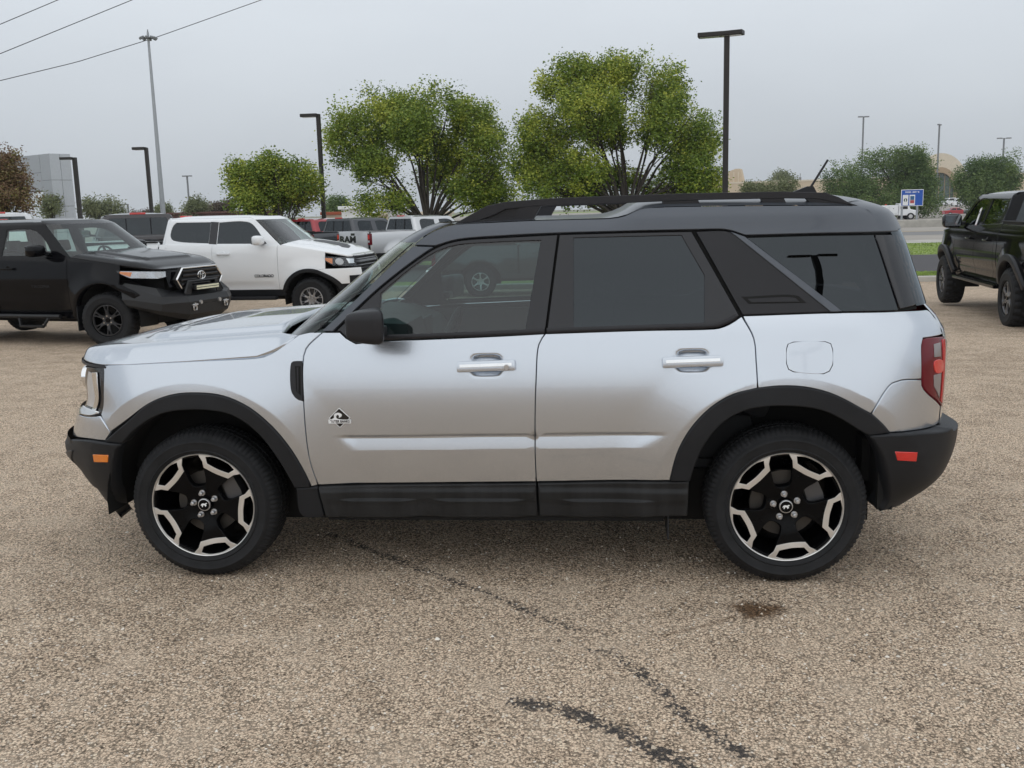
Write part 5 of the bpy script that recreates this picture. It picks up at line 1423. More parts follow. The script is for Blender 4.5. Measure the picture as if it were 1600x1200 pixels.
    # side step
    for s in (-1, 1):
        m = MB(); y = s * (c['hw'] + .03)
        m.tube([(-.78, y - s * .06, .44), (1.1, y - s * .06, .44)], .032, 8)
        m.tube([(-.62, y, .42), (-.54, y + s * .03, .30), (-.12, y + s * .03, .30), (-.08, y, .42)], .022, 6); m.box(-.55, -.11, y + s * .03 - .05, y + s * .03 + .03, .30, .318)
        m.build('side_step', M_POWDER, root, smooth=50)
        m = MB(); m.box(c['fx'] + c['ra'] - .06, c['fx'] + c['ra'] - .045, s * .90 - .12, s * .90 + .06, .24, .60); m.build('mud_flap', M_CLAD, root)
    o = c['SH'].P(np.array([-.50]), np.array([.875]))[0]
    text('door_lettering', 'TACOMA', .05, M_SATIN, root, frame_at((o[0], -o[1] + .002, o[2]), (-1, 0, 0), (0, 0, 1)), .004, width=.34)
zb_t = 1.30
TACO = dict(name='pickup_truck', label='black pickup truck with winch bumper and light bar, at the left edge', pos=(-7.858, 10.391), yaw=165.7, paint=M_BLACKPAINT, hw=.945, wb=3.24, xf=-2.52, xr=2.78, zs=.50, zb=1.29, zr=1.845, zhf=1.10, zhr=1.29,
            bump_top=.86, R=.395, ra=.535, xd=-1.00, xb=.36, xd2=1.22, xc0=1.32, xa0=-1.02, xa1=-.46, xc1=1.22, zbt=1.36, crease=.80, zw=.92, flare=M_BLACKPAINT, flo=.02, flw=.06, bulge=.05, hood_rise=.06, dome=.03, hood_panel=None,
            winF=cornr([(-.70, 1.325), (.25, 1.315), (.24, 1.69)]) + [(-.10, 1.70), (-.32, 1.66), (-.55, 1.50)], winR=cornr([(.45, 1.32), (1.10, 1.33), (1.02, 1.68), (.44, 1.69)]),
            hF=.08, hR=.95, hz=1.13, steer=14, wheel=lambda: wheel_b(.395, .26, .225, 6, pmat('charcoal_wheel_paint', (.035, .035, .037), .35, .3), 'y', 40, .010, M_RIMBLACK), front=front_taco, glassF=M_GLASS_T, glassR=M_GLASS_T, glassB=M_GLASS_T, mir=(.08, .14, .085), mirror=M_BLACKPAINT, mir_dx=.40, mir_dz=.10, rbump=M_SATIN)
pickup(TACO)

# ------------------------------------------------------------------ white pickup behind it
def front_colo(c):
    wrap, tcf, tl0, zf, bz, root, SH = c['wrap'], c['tcf'], c['tl0'], c['zf'], c['bz'], c['root'], c['SH']
    lp = [(tl0 + .05, zf - .01), (tl0 + .0, zf - .08), (tl0 - .10, zf - .17), (tl0 - .44, zf - .20), (tl0 - .46, zf - .03)]
    h = panel('headlamp', SH, cornr(lp), M_GLOSSBLACK, root, off=-.012, flange=.03, gap=0, h=.05, mirror=False)
    panel('lamp_lens', SH, cornr(lp), M_LENS, h, off=.004, flange=0, gap=0, bev=.001, h=.06, mirror=False)
    panel('lamp_indicator', SH, cornr([(tl0 + .03, zf - .03), (tl0 - .02, zf - .09), (tl0 - .09, zf - .14), (tl0 - .10, zf - .04)]), M_AMBER, h, off=-.008, flange=.01, gap=0, h=.04, mirror=False)
    panel('lamp_projector', SH, [(tl0 - .19 + .06 * math.cos(a), zf - .10 + .06 * math.sin(a)) for a in np.linspace(0, 2 * math.pi, 13)[:-1]], M_WHITELENS, h, off=-.006, flange=.01, gap=0, h=.04, mirror=False)
    panel('lamp_strip', SH, cornr([(tl0 - .30, zf - .05), (tl0 - .44, zf - .06), (tl0 - .42, zf - .14), (tl0 - .32, zf - .14)]), M_CHROME, h, off=-.006, flange=.01, gap=0, h=.04, mirror=False)
    mirror_copy(h)
    t1 = tl0 - .45
    wrap('grille', bz - .10, zf - .02, tcf, t1, M_DARK, -.03)
    for k in range(6):
        z = bz - .08 + k * .055
        wrap('grille_bar', z, z + .018, tcf, t1, M_GLOSSBLACK, -.008, m=3)
    wrap('grille_band', zf - .13, zf - .095, tcf, t1 + .02, M_GLOSSBLACK, .006, m=3)
    zl = .66
    bumper_panel(c, 'front_bumper', zl, tl0 - .52, M_WHITEPAINT, .012)
    wrap('bumper_recess', zl + .01, zl + .14, tl0 - .28, tl0 - .50, M_DARK, .019, m=3)
    for k in range(4): wrap('recess_bar', zl + .02 + k * .033, zl + .03 + k * .033, tl0 - .29, tl0 - .50, M_CLAD, .024, m=2)
    wrap('bumper_centre', zl - .14, bz - .10, tcf, tl0 - .48, M_CLAD, .0, m=6)
    wrap('bumper_lower', zl - .16, zl, tl0 - .50, tl0 - .20, M_CLAD, -.05, m=4)
    for s in (-1, 1):
        m = MB(); y = s * (c['hw'] + .02)
        m.box(-1.02, 1.05, y - .07, y + .07, .40, .46, ch=.02); m.build('side_step', M_CLAD, root, smooth=40)
    o = SH.P(np.array([-.78]), np.array([.82]))[0]
    text('door_lettering', 'COLORADO', .070, M_GLOSSBLACK, root, frame_at((o[0], -o[1] + .002, o[2]), (-1, 0, 0), (0, 0, 1)), .003, width=.36, bold=.002)
    # price sticker on the windscreen
    m = MB(); zz_ = 1.55
    st = frame_at((-.86, .42, 1.62), (0, 1, 0), (.6, 0, .8))
COLO = dict(name='pickup_truck', label='white crew-cab pickup truck behind the black pickup', pos=(-6.22, 13.875), yaw=175.2, paint=M_WHITEPAINT, hw=.95, wb=3.26, xf=-2.46, xr=2.85, zs=.55, zb=1.36, zr=1.90, zhf=1.15, zhr=1.37, belt_rise=.05,
            bump_top=.93, R=.39, ra=.50, xd=-1.05, xb=.19, xd2=1.08, xc0=1.22, xa0=-1.10, xa1=-.58, xc1=1.16, zbt=1.46, crease=.70, zw=.95, flare=M_CLAD, flo=.03, flw=.05, bulge=.03, sill=M_CLAD, hood_rise=.05, dome=.03, hood_panel=(-2.05, -1.40, .0, .24, .006),
            winF=cornr([(-.84, 1.385), (.11, 1.40), (.11, 1.775)]) + [(-.35, 1.785), (-.52, 1.74)], winR=[(.27, 1.41, 1), (.85, 1.45), (.99, 1.49), (1.035, 1.56), (1.00, 1.74), (.94, 1.79, 1), (.27, 1.785, 1)], bstrip=[(.115, 1.39), (.265, 1.40), (.265, 1.79), (.115, 1.78)],
            hF=-.03, hR=.80, hz=1.22, wheel=lambda: wheel_b(.39, .26, .216, 8, M_ALLOY, 'y', 30, .014), front=front_colo, glassF=M_GLASS_P, glassR=M_GLASS_P, mir=(.085, .13, .085), mirror=M_WHITEPAINT, mir_dx=.28, mir_dz=.09, rbump=M_SATIN, cup=M_WHITEPAINT)
pickup(COLO)

# ------------------------------------------------------------------ black lifted pickup at the right edge
def front_gmc(c):
    front_plain(c)
    for s in (-1, 1):
        m = MB(); m.box(-1.2, 1.2, s * (c['hw'] - .02) - .05, s * (c['hw'] - .02) + .05, .50, .56, ch=.015); m.build('rocker_rail', M_BLACKPAINT, c['root'])
    # price sticker leaning in the door window
    q = c['GS'].P(np.array([-.32]), np.array([1.50]))[0]
    m = MB(); m.box(-.055, .055, -.004, .0, -.17, .17); o = m.build('window_sticker', M_WHITE, c['root']); put(o, q + [0, -.006, 0], (R(-18), R(-12), 0))
    m = MB(); m.box(-.05, .05, -.006, -.004, -.15, -.11); o2 = m.build('sticker_band', M_BRIGHTRED, o)
    m = MB(); m.box(-.04, .04, -.006, -.004, .07, .11); m.build('sticker_print', M_BADGEBLACK, o)
    p = c['SH'].P(np.array([-.95]), np.array([.84]))[0]
    text('door_lettering', 'AT4', .08, M_RIMGREY, c['root'], frame_at((p[0], p[1] - .003, p[2]), (1, 0, 0), (0, 0, 1)), .003)
GMC = dict(name='pickup_truck', label='black lifted pickup truck with knobbly tyres at the right edge', pos=(7.288, 12.011), yaw=-94.86, paint=M_BLACKPAINT, hw=.985, wb=3.74, xf=-2.85, xr=2.95, zs=.58, zb=1.36, zr=1.925, zhf=1.22, zhr=1.36, belt_rise=.09,
           bump_top=.92, R=.425, ra=.54, xd=-1.28, xb=-.08, xd2=.95, xc0=1.12, xa0=-1.35, xa1=-.85, xc1=1.02, zbt=1.48, crease=.80, zw=.98, flare=M_SATIN, flo=.045, flw=.07, bulge=.03,
           winF=cornr([(-1.14, 1.38), (-.16, 1.40), (-.16, 1.80)]) + [(-.62, 1.80), (-.80, 1.74)], winR=[(.02, 1.41, 1), (.55, 1.43), (.80, 1.50), (.86, 1.60), (.84, 1.79, 1), (.02, 1.80, 1)],
           hF=-.36, hR=.62, hz=1.19, wheel=lambda: wheel_b(.425, .30, .235, 6, M_RIMGREY, 'w', 24, .020, M_RIMBLACK), front=front_gmc, glassF=M_GLASS_P, glassR=M_GLASS_P, mir=(.09, .15, .12), mirror=M_GLOSSBLACK, mir_dx=.28, mir_dz=.10, wy=-.03)
pickup(GMC)

# ------------------------------------------------------------------ row of pickups at the back of the lot
RG = 'pickups parked at the back of the lot'
def ram(pos, yaw, paint_, label, rails=M_CLAD, **kw):
    S = dict(name='pickup_truck', label=label, group=RG, pos=pos, yaw=yaw, paint=paint_, hw=.985, wb=3.75, xf=-2.86, xr=2.97, zs=.58, zb=1.48, zr=2.03, zhf=1.26, zhr=1.48, belt_rise=.0, bump_top=.95, R=.41, ra=.53, xd=-1.25, xb=-.10, xd2=.80, xc0=.98, xa0=-1.30, xa1=-.80, xc1=.93, zbt=1.53, zbb=.80, zw=1.0, flare=None, bulge=.05,
             winF=cornr([(-1.08, 1.50), (-.20, 1.51), (-.20, 1.88)]) + [(-.60, 1.88), (-.78, 1.82)], winR=[(.02, 1.52, 1), (.70, 1.52, 1), (.66, 1.86), (.02, 1.88, 1)], hF=-.35, hR=.55, wheel=lambda: wheel_b(.41, .26, .23, 5, M_ALLOY, 'w', 24, .010), front=lambda c: front_plain(c), low=True, slider=True, rail=rails, glassF=M_GLASS_P, rbump=M_CHROME)
    S.update(kw)
    return pickup(S)
c = ram((-6.17, 31.45), 229.8, M_SILVER2, 'silver pickup truck with big lettering across its tailgate', rails=M_SILVER2)
text('tailgate_lettering', 'RAM', .30, M_GLOSSBLACK, c['root'], frame_at((2.992, -.30, 1.26), (0, 1, 0), (0, 0, 1)), .006, width=.92, bold=.012)
# ================================================================== setting
# ---- chip-seal lot
def stone_material():
    m, nt, b = _nodes('chip_seal')
    tc = nd(nt, 'ShaderNodeTexCoord'); V = tc.outputs['Object']
    wob = nd(nt, 'ShaderNodeTexNoise', i_Scale=40.0, i_Detail=2.0); nt.links.new(V, wob.inputs['Vector'])
    add = nd(nt, 'ShaderNodeVectorMath', operation='MULTIPLY_ADD'); add.inputs[1].default_value = (.010, .010, 0); nt.links.new(wob.outputs['Color'], add.inputs[0]); nt.links.new(V, add.inputs[2])
    vo = nd(nt, 'ShaderNodeTexVoronoi', i_Scale=104.0, i_Randomness=1.0); nt.links.new(add.outputs[0], vo.inputs['Vector'])
    vo2 = nd(nt, 'ShaderNodeTexVoronoi', i_Scale=190.0); nt.links.new(add.outputs[0], vo2.inputs['Vector'])
    sp = nd(nt, 'ShaderNodeSeparateColor'); nt.links.new(vo.outputs['Color'], sp.inputs[0])
    sp2 = nd(nt, 'ShaderNodeSeparateColor'); nt.links.new(vo2.outputs['Color'], sp2.inputs[0])
    c1 = ramp(nt, [(0.0, (0.069, 0.050, 0.037)), (.07, (0.234, 0.176, 0.126)), (.20, (0.507, 0.385, 0.282)), (.50, (0.722, 0.557, 0.411)), (.76, (0.839, 0.666, 0.507)), (.92, (0.865, 0.716, 0.536)), (.97, (0.819, 0.707, 0.589)), (1.0, (0.865, 0.779, 0.684))], sp.outputs[0])
    c2 = ramp(nt, [(0.0, (0.059, 0.046, 0.033)), (.18, (0.390, 0.294, 0.216)), (.6, (0.683, 0.521, 0.386)), (1.0, (0.865, 0.698, 0.529))], sp2.outputs[1])
    sel = nd(nt, 'ShaderNodeMath', operation='GREATER_THAN', i_1=0.62); nt.links.new(sp.outputs[2], sel.inputs[0])
    mx = nd(nt, 'ShaderNodeMixRGB'); nt.links.new(sel.outputs[0], mx.inputs[0]); nt.links.new(c1.outputs[0], mx.inputs[1]); nt.links.new(c2.outputs[0], mx.inputs[2])
    # binder shows dark between the stones
    ed = nd(nt, 'ShaderNodeMapRange', i_1=.42, i_2=.72, i_3=0.0, i_4=0.84); nt.links.new(vo.outputs['Distance'], ed.inputs[0])
    mb_ = nd(nt, 'ShaderNodeMixRGB', blend_type='MIX'); mb_.inputs[2].default_value = (.15, .12, .09, 1); nt.links.new(ed.outputs[0], mb_.inputs[0]); nt.links.new(mx.outputs[0], mb_.inputs[1])
    # worn and dusty patches, metres across
    n1 = nd(nt, 'ShaderNodeTexNoise', i_Scale=0.55, i_Detail=5.0, i_Roughness=.6); nt.links.new(V, n1.inputs['Vector'])
    n3 = nd(nt, 'ShaderNodeTexNoise', i_Scale=4.0, i_Detail=4.0); nt.links.new(V, n3.inputs['Vector'])
    a1 = nd(nt, 'ShaderNodeMath', operation='ADD'); nt.links.new(n1.outputs['Fac'], a1.inputs[0]); nt.links.new(n3.outputs['Fac'], a1.inputs[1])
    tone = ramp(nt, [(.72, (.92, .90, .87)), (1.0, (1.06, 1.05, 1.03)), (1.25, (1.12, 1.11, 1.09))], a1.outputs[0])
    ml = nd(nt, 'ShaderNodeMixRGB', blend_type='MULTIPLY'); ml.inputs[0].default_value = 1.0; nt.links.new(mb_.outputs[0], ml.inputs[1]); nt.links.new(tone.outputs[0], ml.inputs[2])
    dust = nd(nt, 'ShaderNodeMapRange', i_1=.48, i_2=.78, i_3=0.0, i_4=.50); nt.links.new(n3.outputs['Fac'], dust.inputs[0])
    md = nd(nt, 'ShaderNodeMixRGB'); md.inputs[2].default_value = (.60, .485, .37, 1); nt.links.new(dust.outputs[0], md.inputs[0]); nt.links.new(ml.outputs[0], md.inputs[1])
    # tar streaks and the oil spot, drawn by vertex masks broken up at stone scale
    at1 = nd(nt, 'ShaderNodeAttribute', attribute_name='tar'); at2 = nd(nt, 'ShaderNodeAttribute', attribute_name='oil')
    br = nd(nt, 'ShaderNodeTexNoise', i_Scale=38.0, i_Detail=4.0, i_Roughness=.7); nt.links.new(V, br.inputs['Vector'])
    br2 = nd(nt, 'ShaderNodeTexNoise', i_Scale=9.0, i_Detail=3.0); nt.links.new(V, br2.inputs['Vector'])
    ba = nd(nt, 'ShaderNodeMath', operation='ADD'); nt.links.new(br.outputs['Fac'], ba.inputs[0]); nt.links.new(br2.outputs['Fac'], ba.inputs[1])
    s1 = nd(nt, 'ShaderNodeMath', operation='ADD'); nt.links.new(at1.outputs['Fac'], s1.inputs[0]); nt.links.new(ba.outputs[0], s1.inputs[1])
    sr_ = nd(nt, 'ShaderNodeMath', operation='MULTIPLY_ADD', i_1=.55, i_2=-.28); nt.links.new(sp.outputs[1], sr_.inputs[0])
    s1b = nd(nt, 'ShaderNodeMath', operation='ADD'); nt.links.new(s1.outputs[0], s1b.inputs[0]); nt.links.new(sr_.outputs[0], s1b.inputs[1])
    k1 = nd(nt, 'ShaderNodeMapRange', i_1=1.50, i_2=1.72, i_3=0, i_4=.90); nt.links.new(s1b.outputs[0], k1.inputs[0])
    k0 = nd(nt, 'ShaderNodeMath', operation='MULTIPLY'); gz = nd(nt, 'ShaderNodeMath', operation='GREATER_THAN', i_1=.02); nt.links.new(at1.outputs['Fac'], gz.inputs[0]); nt.links.new(k1.outputs[0], k0.inputs[0]); nt.links.new(gz.outputs[0], k0.inputs[1])
    m1 = nd(nt, 'ShaderNodeMixRGB'); m1.inputs[2].default_value = (.030, .031, .034, 1); nt.links.new(k0.outputs[0], m1.inputs[0]); nt.links.new(md.outputs[0], m1.inputs[1])
    k2 = nd(nt, 'ShaderNodeMapRange', i_1=.35, i_2=.75, i_3=0, i_4=1.0)
    s2 = nd(nt, 'ShaderNodeMath', operation='MULTIPLY_ADD', i_1=1.0); nt.links.new(at2.outputs['Fac'], s2.inputs[0]); sb_ = nd(nt, 'ShaderNodeMath', operation='MULTIPLY_ADD', i_1=.9, i_2=-.45); nt.links.new(br.outputs['Fac'], sb_.inputs[0]); nt.links.new(sb_.outputs[0], s2.inputs[2]); nt.links.new(s2.outputs[0], k2.inputs[0])
    m2 = nd(nt, 'ShaderNodeMixRGB', blend_type='MULTIPLY'); m2.inputs[2].default_value = (.26, .20, .15, 1); nt.links.new(k2.outputs[0], m2.inputs[0]); nt.links.new(m1.outputs[0], m2.inputs[1])
    nt.links.new(m2.outputs[0], b.inputs['Base Color'])
    rg = nd(nt, 'ShaderNodeMapRange', i_3=.82, i_4=.35); nt.links.new(k2.outputs[0], rg.inputs[0]); nt.links.new(rg.outputs[0], b.inputs['Roughness'])
    # relief: rounded stones over two sizes
    h1_ = nd(nt, 'ShaderNodeMath', operation='MULTIPLY', i_1=-1.0); nt.links.new(vo.outputs['Distance'], h1_.inputs[0])
    h2_ = nd(nt, 'ShaderNodeMath', operation='MULTIPLY_ADD', i_1=-.5); nt.links.new(vo2.outputs['Distance'], h2_.inputs[0]); nt.links.new(h1_.outputs[0], h2_.inputs[2])
    h3_ = nd(nt, 'ShaderNodeMath', operation='MULTIPLY_ADD', i_1=.35); nt.links.new(sp.outputs[1], h3_.inputs[0]); nt.links.new(h2_.outputs[0], h3_.inputs[2])
    bp = nd(nt, 'ShaderNodeBump', i_Strength=0.9, i_Distance=0.008); nt.links.new(h3_.outputs[0], bp.inputs['Height']); nt.links.new(bp.outputs[0], b.inputs['Normal'])
    b.inputs['Specular IOR Level'].default_value = 0.25
    return m
M_LOT = stone_material()
def pl_dist(q, L):
    L = np.array(L, float); d = np.full(len(q), 1e9); u_ = np.zeros(len(q))
    for i in range(len(L) - 1):
        e = L[i + 1] - L[i]; u = np.clip(((q - L[i]) @ e) / (e @ e), 0, 1)
        dd = np.linalg.norm(q - L[i] - u[:, None] * e, axis=1); k = dd < d
        d[k] = dd[k]; u_[k] = (i + u[k]) / (len(L) - 1)
    return d, u_
def lot():
    gx = np.unique(np.round(np.concatenate([np.linspace(-900, -40, 14), np.linspace(-40, -3, 30), np.arange(-3, 3.6, .03), np.linspace(3.6, 40, 26), np.linspace(40, 900, 14)]), 4))
    gy = np.unique(np.round(np.concatenate([np.linspace(-700, -6, 16), np.arange(-6, -2.2, .3), np.arange(-2.2, 1.4, .03), np.linspace(1.4, KERB_Y, 50)]), 4))
    X, Y = np.meshgrid(gx, gy); q = np.stack([X.ravel(), Y.ravel()], -1)
    Z = ground_z(q[:, 1]) + .004 * np.sin(q[:, 0] * .9 + 1) * np.sin(q[:, 1] * .7) * (np.abs(q[:, 1]) < 30)
    n, m = len(gx), len(gy)
    me = bpy.data.meshes.new('parking_lot')
    me.from_pydata(np.column_stack([q, Z]).tolist(), [], [(i * n + j, i * n + j + 1, (i + 1) * n + j + 1, (i + 1) * n + j) for i in range(m - 1) for j in range(n - 1)])
    me.shade_smooth()
    W = lambda L: [tuple(at_z(a, b)[:2]) for a, b in L]
    tar = np.zeros(len(q)); oil = np.zeros(len(q))
    for L, w, amp in ((W([(520, 835), (600, 868), (700, 905), (790, 938), (850, 965), (905, 985)]), .035, .72), (W([(925, 1015), (960, 1022), (1000, 1050), (1040, 1085), (1090, 1130), (1170, 1180)]), .045, .72), (W([(805, 1095), (870, 1102), (960, 1140), (1060, 1190), (1150, 1240)]), .050, .80)):
        d, u = pl_dist(q, L)
        tar = np.maximum(tar, amp * np.exp(-(d / w) ** 2))
    c = at_z(1183, 953)[:2]
    th_ = np.arctan2(q[:, 1] - c[1], q[:, 0] - c[0]); wob_ = 1 + .14 * np.sin(3 * th_ + 1) + .10 * np.sin(5 * th_) + .07 * np.sin(9 * th_ + 2)
    oil = np.maximum(oil, .95 * np.exp(-((((q[:, 0] - c[0]) / .135) ** 2 + ((q[:, 1] - c[1]) / .115) ** 2) / wob_ ** 2) ** 1.1))
    d, u = pl_dist(q, W([(1150, 962), (1110, 975), (1065, 985), (1035, 994)])); oil = np.maximum(oil, .62 * np.exp(-(d / .022) ** 2))
    for nm, arr in (('tar', tar), ('oil', oil)):
        a = me.attributes.new(nm, 'FLOAT', 'POINT'); a.data.foreach_set('value', arr.astype(np.float32))
    o = link_mesh('parking_lot', me, M_LOT); o['kind'] = 'structure'
    o['label'] = 'tan chip-seal parking lot with black tar streaks and an oil spot'
    return o
def loose_stones(n=9000):
    m_, nt, b = _nodes('loose_stone')
    at = nd(nt, 'ShaderNodeAttribute', attribute_name='tone')
    rp = ramp(nt, [(0.0, (.05, .045, .04)), (.12, (.20, .16, .12)), (.45, (.44, .36, .27)), (.8, (.62, .53, .42)), (1.0, (.82, .77, .69))], at.outputs['Fac'])
    nt.links.new(rp.outputs[0], b.inputs['Base Color']); b.inputs['Roughness'].default_value = .8
    base = np.array([(1, 0, 0), (.3, .9, 0), (-.8, .6, 0), (-.9, -.5, 0), (.2, -1, 0), (.35, .1, .75), (-.35, -.05, .65)])
    tri = [(0, 1, 5), (1, 2, 5), (2, 6, 5), (2, 3, 6), (3, 4, 6), (4, 0, 5), (4, 5, 6)]
    x = rng.uniform(-2.3, 3.0, n); y = -2.0 + 3.4 * rng.random(n) ** 1.5; a = rng.uniform(0, 6.28, n); r = rng.uniform(.0028, .0072, n) * (1 + .5 * (rng.random(n) < .06))
    V = base[None] * (1 + .25 * rng.normal(size=(n, 7, 1))) * r[:, None, None]
    c, s_ = np.cos(a)[:, None], np.sin(a)[:, None]
    X = V[..., 0] * c - V[..., 1] * s_ + x[:, None]; Y = V[..., 0] * s_ + V[..., 1] * c + y[:, None]; Z = V[..., 2] - .0008 + (.004 * np.sin(x * .9 + 1) * np.sin(y * .7))[:, None]
    me = bpy.data.meshes.new('loose_gravel')
    me.from_pydata(np.stack([X, Y, Z], -1).reshape(-1, 3).tolist(), [], [tuple(7 * i + k for k in t) for i in range(n) for t in tri])
    q = me.attributes.new('tone', 'FLOAT', 'POINT'); q.data.foreach_set('value', np.repeat(rng.random(n), 7).astype(np.float32))
    tag(link_mesh('loose_gravel', me, m_), 'loose chips of stone scattered over the near parking lot', 'gravel', kind='stuff')
loose_stones()
gk = lambda py, px=1450: float(at_g(px, py)[1])
KERB_Y = gk(440)
lot()
M_CONC = pmat('pale_concrete', (.42, .40, .36), .85, var=.18, scale=1.5, bump=.4, bscale=60)
M_ROADC = pmat('worn_road_concrete', (.33, .30, .265), .85, var=.12, scale=.4)
M_ASPH = pmat('asphalt', (.060, .056, .060), .85, var=.2, scale=1.2, bump=.4, bscale=120)
M_GRASSB = pmat('turf_soil', (.21, .275, .070), .95, var=.3, scale=1.5)
M_GRASS = pmat('grass_blades', (.25, .34, .075), .7, var=.45, scale=.9)
def slab(name, y0, y1, mat, zo, x0=-200, x1=260, kind='structure', th=.0):
    xs = np.linspace(x0, x1, 24); ys = np.unique(np.append(np.linspace(y0, y1, 4), [v for v in (26.0, 75.0, 120.0, 165.0, 205.0, 260.0) if y0 < v < y1]))
    vs = [(x, y, float(ground_z(y)) + zo) for y in ys for x in xs]; n = len(xs)
    m = MB(); m.add(vs, [(i * n + j, i * n + j + 1, (i + 1) * n + j + 1, (i + 1) * n + j) for i in range(len(ys) - 1) for j in range(n - 1)])
    o = m.build(name, mat); o['kind'] = kind; return o
gz2 = lambda py: float(at_g(1450, py, .12)[1])
yK1 = gz2(431.5); yG1 = gz2(424.5); yA1 = gz2(397.5); yG2 = gz2(379); ySh = gz2(374.5); yR1 = gz2(367); yR2 = gz2(361.5)
# the verge beyond the lot: kerb, grass, lane, grass, then the frontage road
m = MB()
n = 60; xs = np.linspace(-60, 140, n)
zk = float(ground_z(KERB_Y))
for a, b in zip(xs[:-1], xs[1:]): m.box(a + .01, b - .01, KERB_Y - .02, yK1, zk - .2, zk + .13)
o = m.build('kerb', M_CONC); o['kind'] = 'structure'; bv = o.modifiers.new('b', 'BEVEL'); bv.width = .02; bv.segments = 2
slab('turf_base', yK1 - .02, 420, M_GRASSB, .11, -900, 900)
slab('terrain', 420, 1500, pmat('far_fields', (.20, .20, .13), .95, var=.2, scale=.02), .11, -1500, 1500)
slab('lane', yG1, yA1, M_ASPH, .118)
slab('shoulder', yG2, ySh, M_CONC, .124)
slab('road', ySh, yR1, M_ROADC, .118)
slab('road_lane', yR1, yR2, pmat('grey_lane', (.20, .195, .19), .85, var=.1), .122)
slab('road_far', yR2, 320, M_ROADC, .118, -300, 400)
slab('lane_line', yG2 - .25, yG2 - .02, M_WHITE, .128)
slab('yellow_line', yR2 + .5, yR2 + .8, pmat('yellow_line_paint', (.55, .36, .08), .7), .126)
def grass(y0, y1, x0, x1, nb, hgt):
    vs = []; fs = []
    for k in range(nb):
        x = random.uniform(x0, x1); y = random.uniform(y0, y1); z = float(ground_z(y)) + .105
        a = random.uniform(0, math.pi); w = random.uniform(.012, .03); h = hgt * random.uniform(.5, 1.2); l = random.uniform(-.05, .05)
        dx, dy = math.cos(a) * w, math.sin(a) * w; b = len(vs)
        vs += [(x - dx, y - dy, z), (x + dx, y + dy, z), (x + l, y + l * .6, z + h)]; fs.append((b, b + 1, b + 2))
    m = MB(); m.v = vs; m.f = fs; m.m = [0] * len(fs)
    return m.build('grass', M_GRASS, fix=False)
for (a, b, lab) in ((yK1, yG1, 'narrow strip of mown grass behind the kerb'), (yA1, yG2, 'wide strip of mown grass between lane and road')):
    o = grass(a + .02, b - .02, 2.0 if a < 25 else 4.0, 22 if a < 25 else 34, 34000, .05)
    tag(o, lab, 'grass', kind='stuff')

# ---- trees
M_BARK = pmat('bark', (.045, .036, .030), .9, bump=.6, bscale=40)
def leaf_mat(name, c0, c1, c2):
    if name in MAT: return MAT[name]
    m, nt, b = _nodes(name)
    at = nd(nt, 'ShaderNodeAttribute', attribute_name='tone')
    tc = nd(nt, 'ShaderNodeTexCoord'); nz = nd(nt, 'ShaderNodeTexNoise', i_Scale=.9, i_Detail=3.0); nt.links.new(tc.outputs['Object'], nz.inputs['Vector'])
    ad = nd(nt, 'ShaderNodeMath', operation='MULTIPLY_ADD', i_1=.7); nt.links.new(at.outputs['Fac'], ad.inputs[0]); sc_ = nd(nt, 'ShaderNodeMath', operation='MULTIPLY', i_1=.5); nt.links.new(nz.outputs['Fac'], sc_.inputs[0]); nt.links.new(sc_.outputs[0], ad.inputs[2])
    rp = ramp(nt, [(.15, c0), (.55, c1), (.95, c2)], ad.outputs[0])
    nt.links.new(rp.outputs[0], b.inputs['Base Color']); b.inputs['Roughness'].default_value = .55; b.inputs['Specular IOR Level'].default_value = .3
    tr = nd(nt, 'ShaderNodeBsdfTranslucent'); nt.links.new(rp.outputs[0], tr.inputs[0])
    mx = nd(nt, 'ShaderNodeMixShader'); mx.inputs[0].default_value = .22
    nt.links.new(b.outputs[0], mx.inputs[1]); nt.links.new(tr.outputs[0], mx.inputs[2])
    out = [x for x in nt.nodes if x.type == 'OUTPUT_MATERIAL'][0]; nt.links.new(mx.outputs[0], out.inputs[0])
    MAT[name] = m; return m
M_LEAFP = leaf_mat('pear_leaves', (.055, .100, .022), (.200, .280, .048), (.56, .575, .10))
M_LEAFO = leaf_mat('oak_leaves', (.048, .088, .032), (.115, .180, .062), (.23, .30, .095))
M_LEAFB = leaf_mat('brown_leaves', (.10, .06, .042), (.22, .135, .08), (.26, .26, .08))
M_LEAFG = leaf_mat('grey_green_leaves', (.10, .125, .065), (.18, .205, .10), (.26, .28, .14))
M_LEAFT = leaf_mat('russet_twigs', (.085, .062, .048), (.13, .10, .075), (.16, .135, .09))
